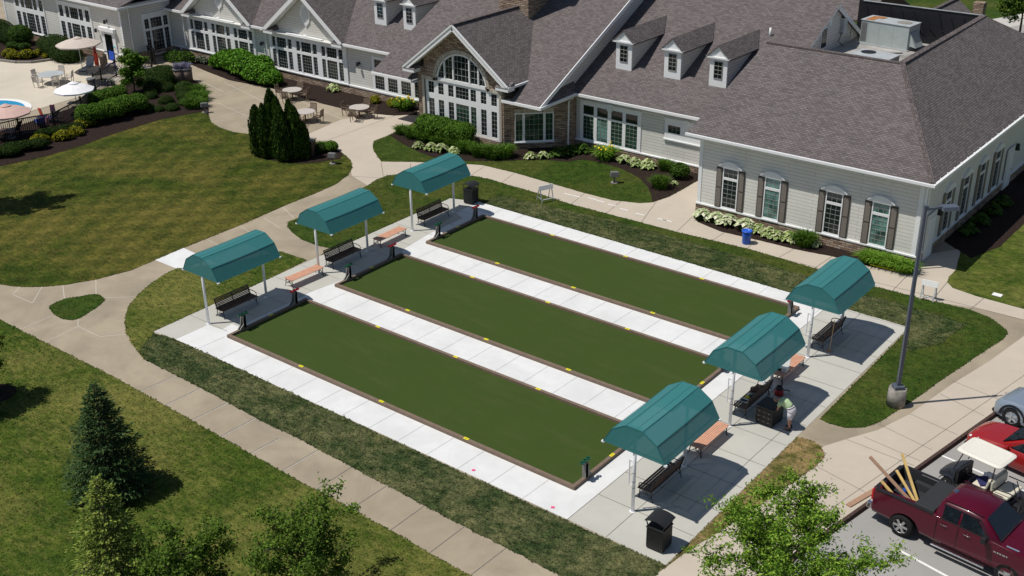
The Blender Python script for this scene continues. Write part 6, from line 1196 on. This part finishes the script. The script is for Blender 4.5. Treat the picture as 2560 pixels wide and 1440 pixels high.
def lg(x, y, z): v = Vector((x, y, z)); a_ = R(169); return (30.5+x*math.cos(a_)-y*math.sin(a_), 8.72+x*math.sin(a_)+y*math.cos(a_), z-.15)
b = MB(); b.loft([[(x_, y_*w_, z_) for x_, y_, z_ in ((-.25, -1, .0), (.25, -1, .0), (.25, 1, .0), (-.25, 1, .0), (-.2, .9, .06), (-.2, -.9, .06))] for w_ in (.3,)]*1, cap=False) if False else b.box(-.22, -.3, 0, .22, .3, .05, taper=.03); o = b.build('folded_jacket', None, 'towel_navy', loc=lg(-.3, .18, .745)); o.rotation_euler.z = .6; tag(o, 'folded navy jacket on the front seat of the golf cart', 'jacket')
b = MB(); b.box(-.2, -.16, 0, .2, .16, .04, taper=.04); o = b.build('towel', None, 'white_canvas', loc=lg(-.25, -.28, .745)); o.rotation_euler.z = .2; tag(o, 'white towel spread on the front seat of the golf cart', 'towel')
b = MB(); b.ball((0, 0, .2), .16, 12, (1, .8, 1.25)); b.ball((.05, .05, .1), .15, 10); tag(b.build('bag', None, 'tan_canvas', loc=lg(-.62, .25, .745)), 'tan cloth bag propped against the golf cart backrest', 'bag')
for k, (y, l) in enumerate(((.3, 'dark long handled tool propped on the golf cart tail, nearer the truck'), (.15, 'dark long handled tool propped on the golf cart tail, middle one'), (-.35, 'dark long handled tool propped on the golf cart tail, far side'))):
    b = MB(); b.tube([lg(-1.75-.1*k, y, .36), lg(-1.35-.05*k, y*1.3, 1.35)], .018, 6); b.bar(lg(-1.78-.1*k, y-.06, .38), lg(-1.78-.1*k, y+.1, .38), .06, .05); tag(b.build('long_tool', None, 'black_plastic'), l, 'tool', 'long tools on the golf cart')
# --- cars ---
def car(name, x, y, yaw, mat, label, LN, W_, H_, zh, wr, wb, suv=False):
    r = empty(name, (x, y, -.15), yaw, label, 'car'); w = W_/2
    # nose at x = 0 going back to -LN
    def sec(px, zb, ww, zs, zt, tw): return (px, [(.05, zb), (ww*.92, zb), (ww, zb+.14), (ww, zs), (ww*.96, (zs+zt)/2+.02), (tw, zt), (.05, zt+.015)])
    st = [sec(-.02, .3, w*.62, .5, .62, w*.5), sec(-.1, .24, w*.8, .56, .70, w*.66), sec(-.3, .22, w*.93, .62, zh-.14, w*.78), sec(-.75, .22, w*.985, .66, zh-.05, w*.82), sec(-1.35, .22, w, .7, zh, w*.85), sec(-2.0, .22, w, .74, zh+.04, w*.88), sec(-3.4, .22, w, .76, zh+.06, w*.88), sec(-LN+.5, .25, w*.98, .76, zh+.07, w*.84), sec(-LN+.08, .32, w*.9, .72, zh+.02, w*.7)]
    fx, rx = -.92, -.92-wb
    o = body_loft(st, 'body', r, mat); cc_ = wr+.07; boolean(o, [cyl_y(fx, wr, cc_, -w-.2, -w+.26), cyl_y(fx, wr, cc_, w-.26, w+.2), cyl_y(rx, wr, cc_, -w-.2, -w+.26), cyl_y(rx, wr, cc_, w-.26, w+.2)])
    for f in o.data.polygons: f.use_smooth = True
    o.modifiers.new('es', 'EDGE_SPLIT').split_angle = R(32)
    rw = .74; zr = H_
    def cs_(px, wb_, z0, wt, z1): return (px, [(.02, z0), (wb_, z0), (wt+.03, z1-.07), (wt-.1, z1), (.02, z1+.02)])
    g = body_loft([cs_(-1.35, w*.82, zh-.01, w*.80, zh+.06), cs_(-2.15, w*.88, zh, w*.68, zr-.03), cs_(-2.6, w*.88, zh, w*.68, zr), cs_(-3.5, w*.88, zh, w*.66, zr-.03), cs_(-LN+.25, w*.82, zh, w*.74, zh+.16)], 'cabin', r, mat)
    for f in g.data.polygons: f.use_smooth = True
    g.modifiers.new('es', 'EDGE_SPLIT').split_angle = R(32)
    up = lambda a, q, t: tuple(a[i]+(q[i]-a[i])*t for i in range(3)); A, B_ = (-1.38, w*.76, zh+.07), (-2.12, w*.62, zr-.03)
    nz = Vector((.75, 0, .66)).normalized()*.02; glassq([up(A, B_, .04), (A[0]-.03, -A[1], A[2]+.02), (B_[0]+.03, -B_[1], B_[2]), (B_[0]+.03, B_[1], B_[2])], 'windscreen', r, 'car_glass', nz)
    for s in (-1, 1):
        yy = lambda z: s*(w*.88+.018-(z-zh)*(w*.88-w*.68-.03)/(zr-.07-zh)); z0, z1 = zh+.05, zr-.1
        glassq([(-1.75, yy(z0), z0), (-2.62, yy(z0), z0), (-2.62, yy(z1), z1), (-2.22, yy(z1), z1)], 'side_window', r); glassq([(-2.7, yy(z0), z0), (-3.5, yy(z0), z0), (-3.4, yy(z1), z1), (-2.7, yy(z1), z1)], 'side_window', r)
        b = MB(); b.box(-1.78, s*w*.93, zh+.02, -1.62, s*(w+.17), zh+.16, taper=.02); b.build('wing_mirror', r, mat, bevel=.03)
        b = MB(); b.hexa([(-.16, s*w*.62, .66), (-.46, s*w*.90, .68), (-.5, s*w*.93, .71), (-.2, s*w*.66, .7), (-.2, s*w*.60, .72), (-.55, s*w*.86, .82), (-.58, s*w*.88, .83), (-.25, s*w*.62, .74)]); b.ball((-.3, s*w*.74, .68), .13, 12, (1.3, .8, .6)); b.build('headlight', r, 'clear_lens')
        b = MB(); b.box(-1.62, s*(w+.001), .42, -1.60, s*(w+.004), zh-.1); b.box(-2.66, s*(w+.001), .42, -2.64, s*(w+.004), zh-.1); b.build('door_seam', r, 'black_plastic')
        if suv:
            for xx in (fx, rx):
                q = MB(); n = 14
                for k in range(n): a0, a1 = PI*k/n, PI*(k+1)/n; q.bar((xx+(cc_+.03)*math.cos(a0), s*(w+.0), wr+(cc_+.03)*math.sin(a0)), (xx+(cc_+.03)*math.cos(a1), s*(w+.0), wr+(cc_+.03)*math.sin(a1)), .05, .07)
                q.build('wheel_arch', r, 'black_plastic')
    b = MB(); b.box(-.06, -w*.5, .36, .02, w*.5, .52); b.build('grille', r, 'black_plastic', bevel=.02); b = MB(); b.box(-.05, -w*.7, .2, .03, w*.7, .3); b.build('lower_bumper', r, 'black_plastic', bevel=.03)
    b = MB(); b.bar((-1.36, -w*.6, zh+.06), (-1.48, 0, zh+.12), .02); b.build('wiper', r, 'black_plastic')
    for xx in (fx, rx):
        for s in (-1, 1): wheel(r, xx, s*(w-.11), wr, .22, s, 'alloy', 5, False)
    return r
car('red_car', 29.3, 11.95, R(169), 'red_paint', 'red hatchback car parked beyond the golf cart', 4.3, 1.8, 1.42, .92, .33, 2.55)
car('silver_car', 29.35, 15.0, R(169), 'silver_blue', 'silver blue car at the right edge with dark spoked wheels', 4.5, 1.85, 1.6, 1.02, .40, 2.65, True)

# ---------------- pool side ----------------
pc = (-42.1, 12.1); n = 40
def ell(a, b_, z): return [(pc[0]+a*math.cos(2*PI*k/n), pc[1]+b_*math.sin(2*PI*k/n), z) for k in range(n)]
b = MB(); b.loft([ell(3.2, 3.05, .012), ell(3.2, 3.05, .06), ell(2.75, 2.6, .06), ell(2.75, 2.6, .012)], cap=False, smooth=False); tag(b.build('pool_coping', mat='white_paint'), kind='structure')
b = MB(); b.loft([ell(2.75, 2.6, .055), ell(2.74, 2.59, .013)], cap=False); tag(b.build('pool_wall', mat='pool_wall'), kind='structure')
b = MB(); b.face(ell(2.75, 2.6, .016)); tag(b.build('pool_water', mat='water'), kind='structure')
def umbrella(x, y, h, rad, mat, lab, drop=.5, tilt=0):
    r = empty('umbrella', (x, y, .01), random.random(), lab, 'umbrella', 'pool umbrellas'); r.rotation_euler.x = tilt
    b = MB(); m = 8; ring = lambda q, z, s=0: [(q*math.cos(2*PI*k/16)*(1 if k % 2 == 0 else .955), q*math.sin(2*PI*k/16)*(1 if k % 2 == 0 else .955), z-(0 if k % 2 == 0 else s)) for k in range(16)]
    b.loft([ring(.3, h-.06), ring(rad*.6, h-drop*.52, -.03), ring(rad, h-drop), ring(rad*.995, h-drop-.1)], cap=False, smooth=False); b.build('canvas', r, mat)
    b = MB(); b.loft([ring(.36, h-.03), ring(.04, h+.1)], smooth=False); b.build('vent_cap', r, mat)
    b = MB(); b.tube([(0, 0, .05), (0, 0, h-.02)], .025, 8)
    for k in range(8): b.tube([(0, 0, h-.62), (rad*.55*math.cos(PI*k/4), rad*.55*math.sin(PI*k/4), h-drop*.52-.05)], .01, 4); b.tube([(0, 0, h-.1), (rad*.97*math.cos(PI*k/4), rad*.97*math.sin(PI*k/4), h-drop-.03)], .01, 4)
    b.build('pole', r, 'galvanised'); b = MB(); b.cyl((0, 0), .3, 0, .08, 18); b.build('base', r, 'grey_plastic')
p = (-46.35,22.81); umbrella(*p, 2.75, 1.75, 'tan_canvas', 'tan umbrella in front of the pool house, open over a deck chair')
p = (-36.05,15.75); umbrella(*p, 2.3, 1.42, 'white_canvas', 'white umbrella beside the pool fence corner')
p = (-34.81,9.83); umbrella(*p, 2.3, 1.6, 'rose_canvas', 'rose coloured umbrella overhanging the round pool')
def rtable(x, y, rad, lab, mat, leg, grp, h=.74):
    r = empty('round_table', (x, y, .01), 0, lab, 'table', grp); b = MB(); b.cyl((0, 0), rad, h-.035, h, 28); b.build('tabletop', r, mat)
    b = MB(); b.tube([(0, 0, .08), (0, 0, h-.04)], .06, 8)
    for k in range(4): a = k*PI/2+.4; b.bar((0, 0, .06), (.45*math.cos(a), .45*math.sin(a), .03), .07, .06)
    b.build('pedestal', r, leg); return r
def chair(mat, arms=True, name='patio_chair'):
    r = empty(name); b = MB()
    for k in range(6): b.box(-.22+k*.08, -.23, .42, -.16+k*.08, .23, .445)
    b.build('seat', r, mat); b = MB()
    for k in range(7): y = -.21+.07*k; b.bar((-.235, y, .46), (-.33, y, .92), .045, .02)
    b.bar((-.235, -.25, .49), (-.235, .25, .49), .03, .05); b.bar((-.34, -.25, .94), (-.34, .25, .94), .03, .07); b.build('backrest', r, mat)
    for sx in (-1, 1):
        for sy in (-1, 1): b = MB(); b.bar((sx*.22, sy*.23, 0), ((-.34 if sx < 0 else .22), sy*.23, .95 if sx < 0 else .64), .04); b.build('leg', r, mat)
    if arms:
        for sy in (-1, 1): b = MB(); b.bar((-.3, sy*.25, .645), (.26, sy*.25, .645), .06, .025); b.build('armrest', r, mat)
    return r
tk = chair('teak'); first = True
TB = ((-26.25, 27.5, 'round patio table farthest left, by the leafy hedge end'), (-21.35, 24.3, 'round patio table half hidden behind the arborvitaes'), (-19.0, 27.3, 'round patio table nearest the stone bay'))
TN = ('left patio table', 'table behind the arborvitaes', 'table nearest the stone bay'); SD = ('near', 'right hand', 'far', 'left hand')
for (x, y, l), tn in zip(TB, TN):
    rtable(x, y, .72, l, 'table_top', 'teak', 'patio tables')
    for k, ang in enumerate((-65, 20, 110, 195)):
        a = R(ang); q = tk if first else copy_tree(tk); first = False
        put(q, x+1.02*math.cos(a), y+1.02*math.sin(a), a+PI, 1, 'brown slatted wooden chair on the %s side of the %s' % (SD[k], tn), 'wooden patio chairs', z=.01); q['category'] = 'chair'
x, y = -45.1, 19.3; rtable(x, y, 1.0, 'round glass topped table on the pool deck', 'galvanised', 'galvanised', 'pool deck tables')
pk = chair('table_top', True, 'deck_chair')
for k, ang in enumerate((-80, -20, 40, 120, 200)):
    a = R(ang); q = pk if k == 0 else copy_tree(pk); put(q, x+1.35*math.cos(a), y+1.35*math.sin(a), a+PI, 1, 'pale strapped deck chair at the glass table, ' + ('facing away from the pool', 'nearest the white umbrella', 'on the bin side', 'on the pool house side', 'on the left hand side')[k], 'pale deck chairs', z=.01); q['category'] = 'chair'
def lounger(x, y, rz, mat, lab, back=.5):
    r = empty('deck_lounger', (x, y, .01), rz, lab, 'lounger', 'deck loungers'); b = MB(); b.box(-.3, -.3, .33, .95, .3, .37); b.hexa([(-.32, -.3, .35), (-.28, -.3, .33), (-.28, .3, .33), (-.32, .3, .35), (-.7, -.3, .35+back), (-.66, -.3, .33+back), (-.66, .3, .33+back), (-.7, .3, .35+back)]); b.build('sling', r, mat)
    b = MB()
    for s in (-1, 1): b.tube([(.9, s*.31, 0), (.9, s*.31, .36), (-.3, s*.31, .36), (-.7, s*.31, .37+back)], .02, 6); b.tube([(-.3, s*.31, .36), (-.35, s*.31, 0)], .02, 6); b.tube([(-.5, s*.32, .55), (.2, s*.32, .56), (.25, s*.32, .36)], .018, 6)
    b.build('frame', r, 'black_plastic'); return r
p = (-35.34,12.41); lounger(*p, R(160), 'towel_blue', 'lounger with a bright blue towel behind the fence'); p = (-35.83,13.43); lounger(*p, R(200), 'towel_navy', 'lounger with navy and pink towels behind the fence'); p = (-45.94,23.10); lounger(*p, R(-60), 'silver_blue', 'grey sling chair under the tan umbrella', .75); p = (-37.35,16.89); lounger(*p, R(220), 'black_plastic', 'dark lounger below the white umbrella'); p = (-35.27,10.25); lounger(*p, R(210), 'dark_slat', 'dark lounger at the left end of the fence', .7); p = (-37.24,17.72); lounger(*p, R(240), 'black_plastic', 'dark lounger in the fence corner by the light hedge')
for k, (p, m_, l) in enumerate((((-36.38,13.14), 'orange_red', 'red striped towel hung over the blue lounger'), ((-36.51,14.10), 'towel_pink', 'pink towel hung on the navy lounger'), ((-34.67,12.46), 'towel_pink', 'pink towel hanging low below the navy lounger'))):
    b = MB(); b.hexa([(-.18, -.03, .25), (.18, -.03, .25), (.18, .03, .25), (-.18, .03, .25), (-.16, -.14, .85), (.16, -.14, .85), (.16, -.09, .85), (-.16, -.09, .85)]); o = b.build('towel', None, m_, loc=(*p, .2 if k < 2 else 0)); o.rotation_euler.z = k; tag(o, l, 'towel', 'towels by the pool fence')
r = empty('waste_bin', (*(-40.05,19.61), .01), R(30), 'brown round waste bin with flap by the fence corner', 'waste bin'); b = MB(); b.cyl((0, 0), .32, 0, 1.0, 20, .3); b.build('drum', r, 'bin_brown'); b = MB(); b.cyl((0, 0), .36, 1.0, 1.14, 20, .33); b.build('lid', r, 'grey_plastic'); b = MB(); b.box(.1, -.33, .7, .3, -.28, .85); b.build('flap', r, 'black_plastic')
r = empty('rescue_tube', (*(-46.83,24.48), .01), R(20), 'red and orange rescue gear leaning on the pool house wall', 'rescue gear'); b = MB(); b.box(-.2, -.08, .05, .2, .08, 1.1); b.build('board', r, 'orange_red', bevel=.06); b = MB(); b.ball((-.05, 0, 1.75), .2, 10); b.tube([(0, 0, 1.05), (0, 0, 1.8)], .14, 8); b.build('float', r, 'red_paint')
r = empty('toy_bin', (*(-47.26,26.58), .01), 0, 'blue bin full of yellow and turquoise pool noodles by the door', 'toy bin'); b = MB(); b.box(-.35, -.35, 0, .35, .35, .8); b.build('bin', r, 'towel_blue'); 
for k, (m_, d) in enumerate((('noodle_yellow', (-.3, .2)), ('noodle_yellow', (-.1, .3)), ('noodle_teal', (.5, .1)), ('noodle_teal', (.35, -.2)), ('blue_plastic', (.2, .3)))): b = MB(); b.tube([(d[0]*.4, d[1]*.4, .5), (d[0], d[1], 1.3), (d[0]*1.8, d[1]*1.8, 1.25)], .05, 6); b.build('noodle', r, m_)
b = MB(); b.box(-.25, -.2, 0, .25, .2, .9); b.box(-.25, .15, .9, .25, .2, 1.2); tag(b.build('deck_stool', None, 'teak', loc=(*(-45.53,24.33), .01)), 'brown wooden seat beside the pool house door', 'chair')
# fences of black pickets
def fence(pts, lab, grp='black picket fences round the pool'):
    r = empty('picket_fence', (*pts[0], 0), 0, lab, 'fence', grp); o0 = Vector((*pts[0], 0)); b = MB(); pk = []
    for p, q in zip(pts, pts[1:]):
        P0, P1 = Vector((*p, 0))-o0, Vector((*q, 0))-o0; Ln = (P1-P0).length; m = max(1, int(Ln/.13)); b = MB()
        for z in (.12, 1.18): b.bar(P0+Vector((0, 0, z)), P1+Vector((0, 0, z)), .06, .07)
        for k in range(1, m): c_ = P0.lerp(P1, k/m); b.bar(c_+Vector((0, 0, .05)), c_+Vector((0, 0, 1.17)), .032)
        b.build('picket_panel', r, 'fence_black')
    for p in pts: c_ = Vector((*p, 0))-o0; b = MB(); b.box(c_.x-.055, c_.y-.055, 0, c_.x+.055, c_.y+.055, 1.34); b.box(c_.x-.07, c_.y-.07, 1.342, c_.x+.07, c_.y+.07, 1.39); b.build('fence_post', r, 'fence_black')
    return r
fence([(-34.15,6.89),(-34.91,9.01),(-34.74,10.42),(-34.01,12.61),(-35.53,15.77),(-37.34,18.16)], 'black picket fence along the poolside bed, lower stretch'); fence([(-40.51,20.09),(-41.34,21.29),(-42.70,23.49),(-42.91,25.30),(-42.77,26.94)], 'black picket fence behind the small maple, upper stretch'); fence([(-43.42,27.73),(-47.69,29.28),(-49.09,28.96)], 'short black picket gate stretch at the pool house corner')
ts = MB(); n = 20; p = (-42.57,23.29); f_ = lambda t: Vector((p[0]+.42*math.cos(t)*.72-.1, p[1]+.42*math.cos(t)*.69-.12, .72+.42*math.sin(t)))
for k in range(n): ts.tube([f_(2*PI*k/n), f_(2*PI*(k+1)/n)], .06, 6, cap=False)
tag(ts.build('life_ring', None, 'lavender'), 'grey ring hung on the upper picket fence', 'life ring')
for p, l in (((-36.62,25.86), 'brick planter drum with lavender on top, nearest the walk'), ((-37.04,25.41), 'low brick planter half hidden behind the great yew mound')):
    r = empty('brick_planter', (*p, .02), 0, l, 'planter', 'brick planters'); b = MB(); b.cyl((0, 0), .42, 0, 1.0, 18); b.build('drum', r, 'planter_brick'); b = MB(); b.cyl((0, 0), .46, 1.0, 1.08, 18); b.build('cap', r, 'grey_plastic'); blades('lavender', 130, .38, .55, .03, 'lavender', r, .7).location.z = 1.05
for k, (p, l) in enumerate((((-45.16,27.28), 'dark patio chair in the shaded corner, left one'), ((-44.36,27.38), 'dark patio chair in the shaded corner, right one'))):
    q = put(copy_tree(tk), *p, k*2+1, 1, l, 'chairs in the shaded corner', z=.01); q['category'] = 'chair'
r = empty('box_unit', (*(-47.13,27.99), .01), 0, 'pale louvred equipment box in the shaded corner', 'equipment box'); b = MB(); b.box(-.4, -.35, 0, .4, .35, .8); b.build('body', r, 'ac_panel', bevel=.02); b = MB()
for k in range(6): b.box(-.34, -.362, .12+k*.1, .34, -.352, .16+k*.1)
b.build('louvre', r, 'grey_plastic')

# ---------------- loose grass: ragged edges and tufts ----------------
def in_poly(poly, P):
    x, y = P[:, 0], P[:, 1]; r = np.zeros(len(P), bool); q = np.array([p[:2] for p in poly]); n = len(q); j = n-1
    for i in range(n):
        c = ((q[i, 1] > y) != (q[j, 1] > y)) & (x < (q[j, 0]-q[i, 0])*(y-q[i, 1])/(q[j, 1]-q[i, 1]+1e-12)+q[i, 0]); r ^= c; j = i
    return r
def tufts(name, o, dens, ln, mat, z, edge=14, box=None):
    poly = TOPS[o.name]; q = np.array([p[:2] for p in poly]); lo, hi = q.min(0), q.max(0)
    if box: lo = np.maximum(lo, box[:2]); hi = np.minimum(hi, box[2:])
    n = int(min(90000, (hi-lo).prod()*dens)); P = rng.uniform(lo, hi, (n, 2)); P = P[in_poly(poly, P)]
    E2 = []
    for a, c in zip(q, np.roll(q, -1, 0)):
        L_ = np.linalg.norm(c-a); m = int(min(L_, 40)*edge)
        if m and (not box or (a > np.array(box[:2])-5).all() and (a < np.array(box[2:])+5).all()): E2.append(a+(c-a)*rng.uniform(0, 1, (m, 1))+rng.normal(0, .02, (m, 2)))
    if E2: P = np.concatenate([P]+E2)
    n = len(P); B3 = np.concatenate([P, np.full((n, 1), z)], 1); a = rng.uniform(0, 2*PI, n); d = np.stack([np.cos(a), np.sin(a), np.zeros(n)], 1); s = np.stack([-np.sin(a), np.cos(a), np.zeros(n)], 1)*rng.uniform(.02, .045, n)[:, None]
    h = ln*rng.uniform(.5, 1.3, n); tip = B3+d*(h*rng.uniform(.2, 1.1, n))[:, None]; tip[:, 2] += h*rng.uniform(.25, .6, n)
    V = np.stack([B3-s, B3+s, tip], 1).reshape(-1, 3); me = bpy.data.meshes.new(name); me.vertices.add(n*3); me.vertices.foreach_set('co', V.reshape(-1).astype(np.float32)); me.loops.add(n*3); me.loops.foreach_set('vertex_index', np.arange(n*3, dtype=np.int32)); me.polygons.add(n); me.polygons.foreach_set('loop_start', np.arange(0, n*3, 3, dtype=np.int32)); me.polygons.foreach_set('loop_total', np.full(n, 3, dtype=np.int32)); me.update(calc_edges=True); me.materials.append(M[mat])
    g = bpy.data.objects.new(name, me); COL.objects.link(g); return tag(g, kind='stuff')
for o in list(SC.objects):
    if o.name in TOPS:
        nm = o.name.split('.')[0]
        if nm == 'sod_strip': tufts('grass', o, 240, .08, 'sod', GZ, 26)
        elif nm == 'lower_lawn': tufts('grass', o, 110, .07, 'lawn', GZ, 22, (-16, -16, 30, 4))
        elif nm in ('side_lawn', 'lawn_island', 'bed_lawn', 'verge'): tufts('grass', o, 90, .06, {'side_lawn': 'lawn', 'verge': 'dry_grass'}.get(nm, 'lawn_green'), GZ, 22)
        elif nm == 'back_lawn': tufts('grass', o, 90, .06, 'lawn_green', GZ, 22)
        elif nm == 'upper_lawn': tufts('grass', o, 50, .06, 'mown_lawn', GZ, 20, (-40, -4, 6, 22))
